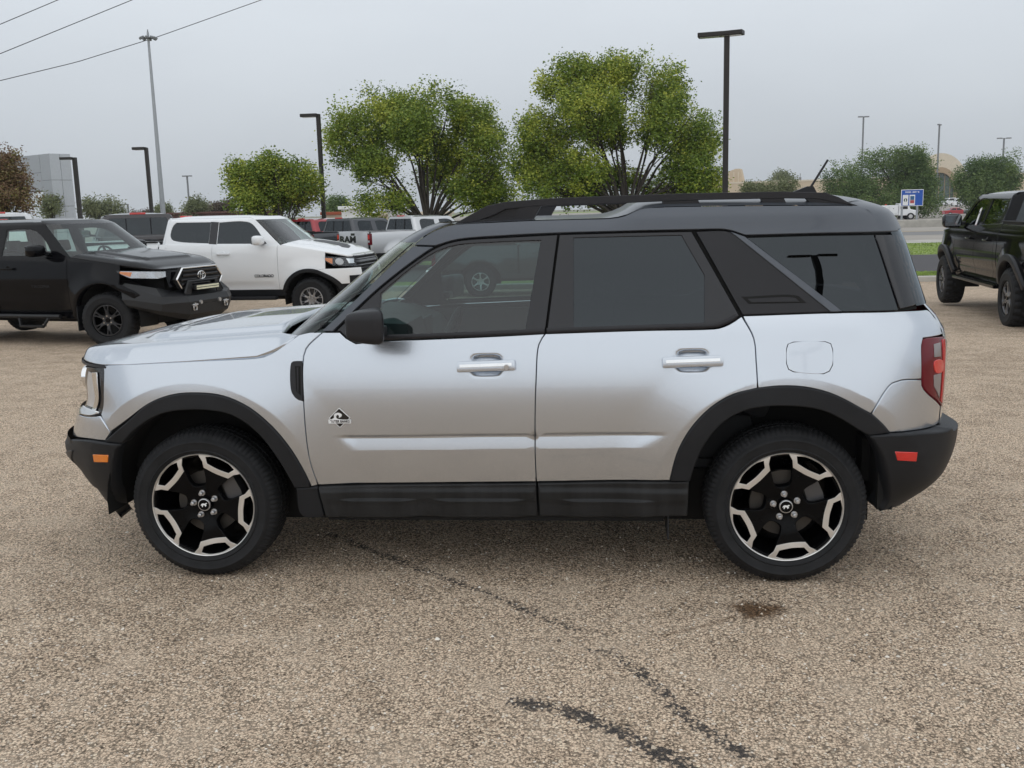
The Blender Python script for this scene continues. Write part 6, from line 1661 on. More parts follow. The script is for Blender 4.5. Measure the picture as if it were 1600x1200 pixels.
def tree(name, label, px, D, crown, leaf, nleaf=9000, lsize=.11, trunk_r=.14, fork=.9, group=None, spread=1.0, nbr=11, thin=0.0, lean=0.0, seed=1, cat='tree'):
    """px: photo column of the trunk; D: metres along the view axis; crown: photo boxes (x0,y0,x1,y1) that the clumps fill"""
    rg_ = np.random.default_rng(seed)
    base = at_d(px, 330, D); gz_ = float(ground_z(base[1])); base = np.array([base[0], base[1], gz_])
    root = empty(name, base); tag(root, label, cat, group)
    # clumps: ellipsoids given by photo boxes, set at slightly different depths
    cl = []
    for (x0, y0, x1, y1, dd) in crown:
        c = at_d((x0 + x1) / 2, (y0 + y1) / 2, D + dd) - base
        rx = (x1 - x0) / 2 * (D + dd) / CAM_F; rz = (y1 - y0) / 2 * (D + dd) / CAM_F
        cl.append((c, np.array([rx, (rx + rz) / 2 * 1.05, rz])))
    # limbs: trunk splits low, each limb climbs to a clump, twigs spread inside it
    m = MB(); f = np.array([0.0, 0.0, fork])
    m.tube([(0, 0, -.1), (0.02, 0, fork * .5), tuple(f)], [trunk_r * 1.25, trunk_r, trunk_r * .9], 8)
    tips = []
    for c, r in cl:
        k = max(1, int(round(nbr / len(cl))))
        for _ in range(k):
            tgt = c + (rg_.random(3) - .5) * r * 1.2
            mid = f + (tgt - f) * .5 + np.array([0, 0, .12 * np.linalg.norm(tgt - f)]) * rg_.uniform(.2, 1) + (rg_.random(3) - .5) * .25
            m.tube([tuple(f - [0, 0, .15]), tuple(f + (mid - f) * .5 + (rg_.random(3) - .5) * .12), tuple(mid), tuple(tgt)], [trunk_r * .5, trunk_r * .34, trunk_r * .22, trunk_r * .07], 6)
            for _2 in range(7):
                e = c + np.clip(rg_.normal(size=3), -1.25, 1.25) * r * .52
                s_ = mid + (tgt - mid) * rg_.uniform(0, .8)
                m.tube([tuple(s_), tuple((s_ + e) / 2 + (rg_.random(3) - .5) * .15), tuple(e)], [trunk_r * .13, trunk_r * .08, trunk_r * .03], 4, cap=False)
                tips.append(e)
    m.build('trunk', M_BARK, root, smooth=60)
    # leaves: small clusters at twig ends over the shells of the clumps
    vol = np.array([np.prod(r) ** (2 / 3) for c, r in cl]); vol /= vol.sum()
    nc = int(nleaf / 14)
    which = rg_.choice(len(cl), nc, p=vol)
    d = rg_.normal(size=(nc, 3)); d /= np.linalg.norm(d, axis=1, keepdims=True)
    rad = rg_.random(nc) ** .42 * (1 + .06 * rg_.normal(size=nc))
    C = np.array([cl[i][0] for i in which]); Rr_ = np.array([cl[i][1] for i in which])
    cen = C + d * rad[:, None] * Rr_
    # most clusters gather in sprays round twig ends; each spray has its own green
    ns = 26 * len(cl)
    sw_ = rg_.choice(len(cl), ns, p=vol); sd_ = rg_.normal(size=(ns, 3)); sd_ /= np.linalg.norm(sd_, axis=1, keepdims=True)
    sc0 = np.array([cl[i][0] for i in sw_]) + sd_ * (rg_.uniform(.40, .92, ns) ** .8)[:, None] * np.array([cl[i][1] for i in sw_])
    st_ = rg_.random(ns); sr0 = np.array([cl[i][1].mean() for i in sw_]) * rg_.uniform(.13, .24, ns)
    pick = rg_.integers(0, ns, nc); grp = rg_.random(nc) < .80
    off_ = np.clip(rg_.normal(size=(nc, 3)), -1.7, 1.7) * sr0[pick][:, None]
    cen = np.where(grp[:, None], sc0[pick] + off_, cen)
    # gaps: drop clusters where a coarse random field is low
    ph = rg_.random((6, 3)) * 6.28; kk = rg_.normal(size=(6, 3)) * (2.2 / np.mean([r.mean() for c, r in cl]))
    fld = sum(np.sin(cen @ kk[i] + ph[i, 0]) for i in range(6))
    keep = fld > -1.9 + thin * 2.0
    base_t = np.where(grp, st_[pick], rg_.random(nc))
    cen = cen[keep]; base_t = base_t[keep]; nc = len(cen)
    cl_t = base_t * .62 + rg_.normal(size=nc) * .07 - .04
    k = 14
    pos = np.repeat(cen, k, 0) + rg_.normal(size=(nc * k, 3)) * lsize * 1.25
    tone = np.repeat(cl_t, k) + rg_.random(nc * k) * .40
    n_ = len(pos)
    a = rg_.normal(size=(n_, 3)); a /= np.linalg.norm(a, axis=1, keepdims=True); a[:, 2] *= .6
    b = np.cross(a, rg_.normal(size=(n_, 3))); b /= np.maximum(np.linalg.norm(b, axis=1, keepdims=True), 1e-6)
    L = lsize * rg_.uniform(.7, 1.3, (n_, 1))
    v = np.stack([pos - a * L * .5, pos + b * L * .30, pos + a * L * .5, pos - b * L * .30], 1).reshape(-1, 3)
    me = bpy.data.meshes.new('crown'); me.from_pydata(v.tolist(), [], [(4 * i, 4 * i + 1, 4 * i + 2, 4 * i + 3) for i in range(n_)])
    at = me.attributes.new('tone', 'FLOAT', 'POINT'); at.data.foreach_set('value', np.repeat(tone, 4).astype(np.float32))
    link_mesh('crown', me, leaf, root)
    return root
TG = 'trees in the lot'
tree('pear_tree', 'wide green tree with bare lower limbs, directly left of the tallest tree', 668, 46,
     [(515, 160, 610, 262, 0), (570, 138, 665, 225, 1), (640, 132, 735, 225, 0), (700, 160, 785, 250, .5), (720, 205, 800, 300, -.5), (630, 205, 730, 300, 1.5), (555, 225, 620, 290, -1), (545, 295, 660, 335, -1), (690, 270, 790, 325, 0), (600, 170, 700, 240, -1.2), (735, 285, 805, 338, .8)], M_LEAFP, 110000, .130, .20, 1.5, TG, seed=3, nbr=20, thin=.14)
tree('pear_tree', 'tallest green tree, rising above the SUV roof beside a two-headed lamp post', 978, 44,
     [(840, 92, 940, 170, 0), (905, 86, 1010, 160, .6), (985, 90, 1070, 180, 0), (860, 130, 990, 215, -1), (980, 140, 1110, 230, -.8), (800, 175, 900, 250, 0), (1040, 180, 1132, 265, .4), (795, 225, 890, 300, .5), (1030, 235, 1130, 305, -.4), (870, 230, 950, 305, -.8), (905, 170, 1000, 230, .8), (930, 255, 1010, 305, 1.2), (800, 270, 880, 325, -.6), (870, 275, 950, 325, 1), (1000, 275, 1080, 325, .8), (1060, 265, 1132, 325, 0)], M_LEAFP, 125000, .125, .22, 1.5, TG, seed=5, nbr=24, thin=.12)
tree('pear_tree', 'small green tree behind the white pickup, beside a leaning lamp post', 437, 40,
     [(350, 252, 405, 312, 0), (395, 238, 450, 300, 0), (440, 255, 505, 325, .3), (360, 290, 420, 338, -.3), (400, 280, 480, 335, .4)], M_LEAFP, 34000, .110, .13, .9, TG, seed=7, nbr=14, thin=.15)
tree('broadleaf_tree', 'russet and green tree cut by the left edge', 5, 34, [(-60, 236, 18, 300, 0), (-15, 227, 30, 285, .4), (-10, 255, 46, 320, .2), (-30, 280, 60, 337, 0), (-70, 270, 10, 335, .6)], M_LEAFB, 26000, .09, .16, 1.0, seed=9, nbr=12, thin=-.3)
tree('broadleaf_tree', 'thin yellow-green tree under the white portal', 78, 60, [(55, 300, 100, 340, 0), (60, 308, 90, 330, .5)], M_LEAFG, 4500, .12, .12, .9, seed=10, nbr=8, thin=.4)
tree('oak_tree', 'broad dark green tree behind the blue road sign', 1408, 125, [(1285, 252, 1370, 325, 0), (1330, 232, 1420, 310, 1), (1390, 226, 1452, 310, 0), (1290, 280, 1400, 342, -1), (1385, 280, 1478, 338, -.5), (1420, 252, 1462, 320, 1)], M_LEAFO, 60000, .24, .35, 1.6, seed=12, nbr=16, thin=-.6)
tree('oak_tree', 'round dark green tree above the black pickup at right', 1545, 140, [(1492, 252, 1560, 312, 0), (1530, 242, 1597, 305, 0), (1500, 275, 1585, 328, -1), (1515, 246, 1575, 290, 1)], M_LEAFO, 40000, .26, .3, 1.6, seed=14, nbr=12, thin=-.6)
tree('broadleaf_tree', 'pale green tree rising behind the beige building', 1225, 300, [(1203, 270, 1242, 300, 0), (1210, 274, 1236, 290, 2)], M_LEAFG, 5000, .6, .3, 6, seed=15, nbr=6, thin=-.5)
for i, (x0, y0, x1, y1, lab) in enumerate([(1155, 288, 1196, 312, 'low bush before the beige wall, left one'), (1196, 282, 1250, 312, 'low bush before the beige wall, right one')]):
    tree('bush', lab, (x0 + x1) / 2, 105, [(x0, y0, (x0 + x1) / 2 + 6, y1, 0), ((x0 + x1) / 2 - 6, y0 - 2, x1, y1, .5)], M_LEAFG, 6000, .20, .12, 1.0, 'bushes before the beige building', seed=20 + i, nbr=6, thin=-.4, cat='bush')
for i, (x0, y0, x1, y1, D, mt, lab) in enumerate([(128, 308, 192, 345, 120, M_LEAFG, 'distant grey-green tree between the two left lamp posts'), (240, 320, 268, 345, 150, M_LEAFG, 'small distant tree at the foot of the tall mast'), (284, 310, 325, 345, 130, M_LEAFG, 'distant pale tree left of the small green tree'), (318, 314, 368, 345, 140, M_LEAFT, 'distant bare russet tree beside the small green tree'),
                                          (505, 305, 545, 345, 120, M_LEAFO, 'distant dark tree just right of the leaning lamp post'), (190, 330, 245, 348, 160, M_LEAFT, 'distant low russet tree behind the dark pickup')]):
    tree('broadleaf_tree', lab, (x0 + x1) / 2, D, [(x0, y0 + 4, (x0 + x1) / 2 + 6, y1, 0), ((x0 + x1) / 2 - 8, y0, x1, y1, 1)], mt, 6500, .26, .2, 1.6, 'distant trees', seed=30 + i, nbr=8, thin=-.3)

# ---- lamp posts
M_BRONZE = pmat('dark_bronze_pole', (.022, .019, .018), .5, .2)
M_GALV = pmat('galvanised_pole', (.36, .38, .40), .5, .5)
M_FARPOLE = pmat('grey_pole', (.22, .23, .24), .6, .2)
PG = 'parking lot lamp posts'
def lamp_post(label, top, foot, D, heads, w=.13, mat=M_BRONZE, group=PG, hs=(.75, .34, .10)):
    p = at_d(top[0], top[1], D); b = at_d(foot[0], foot[1], D)
    base = np.array([b[0], b[1], float(ground_z(b[1]))]); H = p[2] - base[2]
    root = empty('lamp_post', base); tag(root, label, 'lamp post', group)
    m = MB(); m.box(-w / 2, w / 2, -w / 2, w / 2, -.3, H, ch=.012); m.build('pole', mat, root)
    m = MB(); m.box(-w * 1.6, w * 1.6, -w * 1.6, w * 1.6, -.2, .06); m.lathe([(w * 1.7, -.2), (w * 1.7, .55), (w * 1.5, .6), (0, .6)], 20, axis='z'); m.build('footing', M_CONC, root)
    for (ang, l0) in heads:
        T = Matrix.Translation((0, 0, H)) @ Matrix.Rotation(R(ang), 4, 'Z')
        m = MB(); m.box(0, l0 + .05, -.035, .035, -.10, -.03, T); m.build('arm', mat, root)
        m = MB(); m.box(l0, l0 + hs[0], -hs[1] / 2, hs[1] / 2, -.12, -.12 + hs[2], T, ch=.02); hd = m.build('lamp_head', mat, root)
        m = MB(); m.box(l0 + .06, l0 + hs[0] - .06, -hs[1] / 2 + .05, hs[1] / 2 - .05, -.128, -.118, T); m.build('lamp_lens', M_WHITELENS, root)
    return root
lamp_post('dark lamp post with two heads beside the tallest tree', (1132, 57), (1133, 300), 30, [(168, .10), (-20, -.25)], .155, hs=(.74, .36, .13))
lamp_post('dark lamp post with its head leftward, right of the small green tree', (491, 181), (506, 335), 44, [(178, .02)], .17, hs=(.75, .4, .14))
lamp_post('dark lamp post next to the tall pale mast', (226, 232), (237, 332), 60, [(180, .05)], .19, hs=(.75, .45, .16))
lamp_post('dark lamp post standing before the white portal', (115, 247), (125, 335), 55, [(190, .10)], .20, hs=(.65, .4, .14))
FG = 'far lamp posts'
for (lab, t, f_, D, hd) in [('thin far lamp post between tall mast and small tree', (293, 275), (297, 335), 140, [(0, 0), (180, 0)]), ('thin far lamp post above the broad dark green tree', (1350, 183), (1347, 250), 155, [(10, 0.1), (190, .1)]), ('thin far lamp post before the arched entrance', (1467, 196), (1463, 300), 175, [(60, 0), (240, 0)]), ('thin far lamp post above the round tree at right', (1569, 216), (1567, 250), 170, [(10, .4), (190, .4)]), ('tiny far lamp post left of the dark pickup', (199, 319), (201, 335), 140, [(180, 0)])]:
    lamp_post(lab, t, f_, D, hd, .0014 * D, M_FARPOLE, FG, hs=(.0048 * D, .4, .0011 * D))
# a lamp post of the same lot behind the photographer, seen mirrored in the quarter window
lp_ = empty('lamp_post', (6.0, -16.0, 0)); tag(lp_, 'dark lamp post mirrored in the rear quarter window', 'lamp post', PG)
m = MB(); m.box(-.085, .085, -.085, .085, -.2, 9.45, ch=.012); m.build('pole', M_BRONZE, lp_)
for s in (-1, 1):
    m = MB(); m.box(min(s * .1, s * .75), max(s * .1, s * .75), -.19, .19, 9.36 + .04 * s, 9.5 + .04 * s, ch=.02); m.build('lamp_head', M_BRONZE, lp_)
# tall mast
p = at_d(229, 60, 70); b_ = at_d(256, 345, 70); bz_ = float(ground_z(b_[1])); H = p[2] - bz_
mast = empty('light_mast', (b_[0], b_[1], bz_)); tag(mast, 'very tall pale steel light mast with a ring of floodlights', 'light mast')
m = MB(); m.tube([(0, 0, -.3), (0, 0, H * .35), (0, 0, H)], [.20, .15, .075], 16); m.build('pole', M_GALV, mast, smooth=60)
m = MB(); m.lathe([(.32, H - .40), (.32, H - .32), (.07, H - .32)], 16, axis='z'); m.tube([(0, 0, H - .1), (0, 0, H + .2)], [.07, .03], 8); m.build('ring', M_FARPOLE, mast)
for k in range(8):
    a = 2 * math.pi * k / 8 + .2
    m = MB(); T = Matrix.Translation((.48 * math.cos(a), .48 * math.sin(a), H - .36)) @ Matrix.Rotation(a, 4, 'Z') @ Matrix.Rotation(R(25), 4, 'Y')
    m.box(-.13, .13, -.09, .09, -.07, .07, T, ch=.02); m.tube([(.2 * math.cos(a), .2 * math.sin(a), H - .35), (.45 * math.cos(a), .45 * math.sin(a), H - .35)], .025, 6); m.build('floodlight', M_FARPOLE, mast)

# ---- overhead wires
for i, (L, lab) in enumerate([([(-60, 62), (0, 38), (90, 0), (160, -32)], 'topmost overhead wire crossing the upper left corner'), ([(-60, 107), (0, 84), (206, 0), (300, -42)], 'middle overhead wire in the upper left sky'), ([(-60, 144), (0, 126), (120, 97), (245, 58), (408, 0), (520, -42)], 'lowest overhead wire passing the top of the tall mast')]):
    P3 = [at_d(a, b, 60 + 4 * k + i) for k, (a, b) in enumerate(L)]
    t = np.linspace(0, len(P3) - 1, 40); P3 = np.array(P3)
    Q = np.stack([np.interp(t, range(len(P3)), P3[:, k]) for k in range(3)], -1)
    m = MB(); m.tube([tuple(q) for q in Q], .026, 5); o = m.build('power_line', M_SATIN); tag(o, lab, 'power line', 'overhead wires')

# ---- white clad portal at left
M_ACM_LIT = pmat('lit_grey_cladding', (.50, .52, .55), .35, .3, .2, var=.04)
M_ACM_SHADE = pmat('shaded_grey_cladding', (.34, .355, .38), .35, .3, .2, var=.04)  # same cladding as above, with the shade of its face put into the colour
pa = at_d(104, 338, 62); pz = float(ground_z(pa[1]))
portal = empty('entrance_portal', (pa[0], pa[1], pz), R(-32)); tag(portal, 'pale metal-clad entrance portal with one broad leg, at far left', 'portal')
ph = at_d(104, 243, 62)[2] - pz; pd = at_d(104, 298, 62)[2] - pz
wl = 1.15; dl = 1.35
def clad(x0, x1, y0, y1, z0, z1, nx, ny, nz, mat):
    """sheet panels with open joints on the four upright faces of a block"""
    j = .02
    core = MB(); core.box(x0 + .03, x1 - .03, y0 + .03, y1 - .03, z0, z1 - .03); core.build('core', M_SATIN, portal)
    for i in range(nz):
        za, zb_ = z0 + (z1 - z0) * i / nz + j / 2, z0 + (z1 - z0) * (i + 1) / nz - j / 2
        for k in range(nx):
            xa, xb_ = x0 + (x1 - x0) * k / nx + j / 2, x0 + (x1 - x0) * (k + 1) / nx - j / 2
            for (ya, yb) in ((y0, y0 + .03), (y1 - .03, y1)):
                q = MB(); q.box(xa, xb_, ya, yb, za, zb_); q.build('cladding_panel', mat, portal)
        for k in range(ny):
            ya, yb = y0 + (y1 - y0) * k / ny + j / 2, y0 + (y1 - y0) * (k + 1) / ny - j / 2
            for (xa, xb_) in ((x0, x0 + .03), (x1 - .03, x1)):
                q = MB(); q.box(xa, xb_, ya, yb, za, zb_); q.build('cladding_panel', M_ACM_LIT if xa != x0 else mat, portal)  # right-hand faces get the lighter copy: their brighter light is painted in
clad(-.0, wl, -dl, 0, 0, ph, 1, 2, 4, M_ACM_SHADE)
clad(-7.5, -.02, -dl, 0, pd, ph, 5, 2, 2, M_ACM_SHADE)
clad(-8.7, -7.52, -dl, 0, 0, ph, 1, 2, 4, M_ACM_SHADE)

# ---- beige shopping building beyond the road
M_STUCCO = pmat('beige_stucco', (.58, .47, .34), .9, var=.05, scale=2)
M_STUCCO2 = pmat('tan_stucco', (.40, .30, .20), .9, var=.05, scale=2)
M_STUCCO3 = pmat('cream_stucco', (.66, .58, .46), .9, var=.05, scale=2)
DB = 250.0
bo = at_d(1470, 330, DB); bz0 = float(ground_z(bo[1])); byaw = R(-12)
mall = empty('shopping_building', (bo[0], bo[1], bz0), byaw); tag(mall, 'long beige building with an arched entrance, behind the trees at right', 'building')
def mpx(px, py):                 # photo point -> building front plane (x along, z up)
    v = ray(px, py); n = np.array([math.sin(byaw) * -1, math.cos(byaw), 0]); k = ((bo - CAM_POS) @ n) / (v @ n); q = CAM_POS + v * k - np.array([bo[0], bo[1], bz0])
    return q[0] * math.cos(byaw) + q[1] * math.sin(byaw), q[2]
xl = mpx(1100, 290)[0]; xr_ = mpx(1700, 290)[0]; zw_ = mpx(1280, 281)[1]
m = MB(); m.box(xl, xr_, .0, 30, -1, zw_); m.build('wall', M_STUCCO, mall)
m = MB(); m.box(xl - .2, xr_ + .2, -.15, .12, zw_ - .25, zw_ + .15); m.build('parapet', M_STUCCO3, mall)
m = MB(); m.box(xl, xr_, -.06, .0, -1, 1.2); m.build('wall_base', M_STUCCO2, mall)
ax, az = mpx(1466, 300); arx = mpx(1512, 300)[0] - ax; aztop = mpx(1466, 240)[1]
arh = aztop - az
def archp(r1, r2, n=24, y0=-1.5, y1=0.0, z0=-1):
    P1 = [(ax + r1 * math.cos(t), az + r1 * arh / arx * math.sin(t)) for t in np.linspace(0, math.pi, n)]
    P2 = [(ax + r2 * math.cos(t), az + r2 * arh / arx * math.sin(t)) for t in np.linspace(math.pi, 0, n)]
    return [(ax + r1, z0)] + P1 + [(ax - r1, z0), (ax - r2, z0)] + P2 + [(ax + r2, z0)]
def extr(name, poly, y0, y1, mat):
    V, T, loops = cdt(np.array(poly), [], 50.0)
    m = MB(); n = len(V); m.add([(p[0], y0, p[1]) for p in V] + [(p[0], y1, p[1]) for p in V], [tuple(t) for t in T] + [tuple(n + i for i in t)[::-1] for t in T] + [(loops[0][i], loops[0][(i + 1) % len(loops[0])], n + loops[0][(i + 1) % len(loops[0])], n + loops[0][i]) for i in range(len(loops[0]))])
    return m.build(name, mat, mall)
extr('arch_gable', archp(arx, arx * .62), -2.2, .5, M_STUCCO3)
extr('arch_moulding', archp(arx * .64, arx * .50), -2.5, .2, M_STUCCO2)
m = MB(); m.prism([(ax + arx * .52 * math.cos(t), az + arh * .52 * math.sin(t)) for t in np.linspace(0, math.pi, 20)] + [(ax - arx * .52, az - 6), (ax + arx * .52, az - 6)], -.6, -.4)
aw = m.build('arch_window', pmat('green_grey_glass', (.10, .14, .13), .15, .1), mall)
for k in range(-2, 3):
    m = MB(); m.box(ax + k * arx * .19 - .08, ax + k * arx * .19 + .08, -.72, -.58, az - 6, az + arh * .5 * math.sqrt(max(0, 1 - (k * .36) ** 2))); m.build('mullion', M_STUCCO2, aw)
gx0, gz0 = mpx(1140, 284); gx1, gz1 = mpx(1158, 263)
m = MB(); m.prism([(gx0 - 3, zw_), (gx1 + .5, zw_), (gx1 - .4, gz1), (gx1 - 1.6, gz1), (gx0 - 2, gz1 - 1.2)], 2, 9); m.build('roof_tower', M_STUCCO, mall)
gw = (gx1 - gx0 + 3)
for k in range(4):
    m = MB(); x_ = gx0 - 1.6 + k * gw / 5; m.box(x_, x_ + .25, 1.85, 2.0, zw_ + .2, gz1 - .8); m.build('tower_rib', M_STUCCO3, mall)
m = MB(); q = mpx(1250, 270); m.tube([(q[0], 3, zw_), (q[0], 3, q[1])], .08, 5); m.box(q[0] - .3, q[0] + .3, 2.8, 3.2, zw_, zw_ + .9); m.build('roof_aerial', M_FARPOLE, mall)
# ---- low buildings at the left and centre distance
M_BRICKF = pmat('red_brown_wall', (.115, .055, .045), .9, var=.08, scale=1)
def block(name, label, px0, py0, px1, py1, D, mat, depth=8, roof=None, cat='building', eave=.25):
    a = at_d(px0, py0, D); b = at_d(px1, py1, D); zt = (a[2] + b[2]) / 2
    g = float(ground_z(a[1])); yaw = math.atan2(b[1] - a[1], b[0] - a[0]); L = math.hypot(b[0] - a[0], b[1] - a[1])
    root = empty(name, (a[0], a[1], g), yaw); tag(root, label, cat)
    m = MB(); m.box(0, L, 0, depth, -.5, zt - g - eave); m.build('wall', mat, root)
    m = MB(); m.box(-.2, L + .2, -.4, depth + .2, zt - g - eave, zt - g, ch=.05); m.build('roof', roof or mat, root)
    for k in range(int(L / 4)):
        m = MB(); m.box(1.2 + k * 4, 2.8 + k * 4, -.04, .02, 1.0, min(2.4, zt - g - .9)); m.build('window', M_GLOSSBLACK, root)
    return root
block('low_building', 'long low red-brown building far behind the tall mast', 215, 331, 420, 331, 130, M_BRICKF, roof=M_BRICKF)
block('low_building', 'white box building behind the red pickup', 533, 322, 562, 322, 75, M_WHITE, 5)
block('low_building', 'low building with orange-red roof behind the red pickup', 505, 331, 534, 331, 82, M_STUCCO3, 5, pmat('orange_roof', (.30, .075, .035), .8))
block('low_building', 'pale low shop beyond the silver pickup', 590, 331, 700, 331, 90, M_STUCCO3, 6)
sg = block('shop_sign', 'white sign board with a red square above the pickups', 606, 328, 640, 328, 70, M_WHITE, .3, cat='sign', eave=.05)
m = MB(); m.box(.25, .75, -.06, -.02, 1.2, 2.0); m.build('red_square', M_BRIGHTRED, sg)

# ---- road barrier and blue sign
zb_ = float(ground_z(yR2 + 3))
pb0 = at_g(1405, 358); yb = float(pb0[1])
bar = empty('concrete_barrier', (pb0[0] - 14, yb, float(ground_z(yb)))); tag(bar, 'low pale concrete barrier along the far side of the road', 'barrier')
bh = at_y(1450, 343, yb)[2] - float(ground_z(yb))
for k in range(14):
    m = MB(); m.prism([(0.03, 0), (5.97, 0), (5.97, bh), (.03, bh)], 0, .35); o = m.build('barrier_block', M_CONC, bar); o.location = (k * 6.0, 0, 0); bv = o.modifiers.new('b', 'BEVEL'); bv.width = .04
# embankment behind: the parking of the shops
slab('shop_parking', yb + 6, 220, pmat('shop_paving', (.30, .27, .24), .9, var=.1), .13)
DS = 85.0
sc = at_d(1425, 309, DS); sz0 = float(ground_z(sc[1]))
sign = empty('road_sign', (sc[0], sc[1], sz0), R(8)); tag(sign, 'blue roadside services sign with two white logo squares on two posts', 'road sign')
k_ = DS / CAM_F
W_, H_ = 35.5 * k_, 25.5 * k_; zc_ = sc[2] - sz0
M_SIGNBLUE = pmat('sign_blue', (.008, .085, .42), .35, var=.04)
m = MB(); m.box(-W_ / 2, W_ / 2, -.04, .0, zc_ - H_ / 2, zc_ + H_ / 2, ch=.015); bs_ = m.build('board', M_WHITE, sign)
m = MB(); m.box(-W_ / 2 + .05, W_ / 2 - .05, -.046, -.03, zc_ - H_ / 2 + .05, zc_ + H_ / 2 - .05); m.build('field', M_SIGNBLUE, sign)
for x_ in (-W_ * .42, W_ * .26):
    m = MB(); m.box(x_ - .07, x_ + .07, 0.0, .12, -.3, zc_ + H_ * .3); m.build('post', M_GALV, sign)
text('lettering', 'FOOD - EXIT 68', .17, M_WHITE, sign, frame_at((-.02, -.052, zc_ + H_ * .335), (1, 0, 0), (0, 0, 1)), .004, width=W_ * .62, bold=.006)
for i, x_ in enumerate((-W_ * .30, W_ * .0)):
    hw_ = W_ * .125
    m = MB(); m.box(x_ - hw_, x_ + hw_, -.058, -.045, zc_ - H_ * .44, zc_ + H_ * .18); pn = m.build('logo_panel', M_WHITE, sign)
    m = MB()
    zc2 = zc_ - H_ * .13
    if i == 0:
        m.lathe([(hw_ * .62, -.064), (hw_ * .62, -.058), (0, -.064)], 20, c=(x_, 0, zc2)); o = m.build('logo_print', pmat('logo_green', (.012, .05, .03), .5), pn)
        m = MB(); m.prism([(x_ - .03, zc2 - .16), (x_ + .03, zc2 - .16), (x_ + .045, zc2 + .02), (x_, zc2 + .15), (x_ - .045, zc2 + .02)], -.068, -.063); m.build('logo_mark', M_WHITE, pn)
    else:
        m.box(x_ - hw_ * .72, x_ + hw_ * .72, -.064, -.057, zc2 + .0, zc2 + hw_ * 1.35); m.build('logo_print', pmat('logo_blue', (.03, .12, .26), .5), pn)
        m = MB(); m.box(x_ - hw_ * .72, x_ + hw_ * .72, -.064, -.057, zc2 - hw_ * 1.15, zc2 - .02); m.build('logo_print', pmat('logo_red', (.42, .06, .07), .5), pn)

# ---- rest of the pickups at the back
ram((-8.9, 33.0), 236, M_GREYPAINT, 'dark grey pickup truck left of the silver one', dz=-.02)
ram((-11.2, 35.8), 236, M_REDPAINT, 'red pickup truck with a black bed cover', dz=-.02)
ram((-10.4, 18.2), 299, M_BROWNGREY, 'dark brown pickup truck seen from behind, between the black and white pickups', dz=.07)
ram((-15.2, 20.5), 300, M_WHITEPAINT, 'white pickup truck whose roof shows at the left edge', dz=.24)
ram((-17.5, 42.0), 229.8, M_WHITEPAINT, 'white pickup truck mostly hidden behind the white crew-cab pickup')
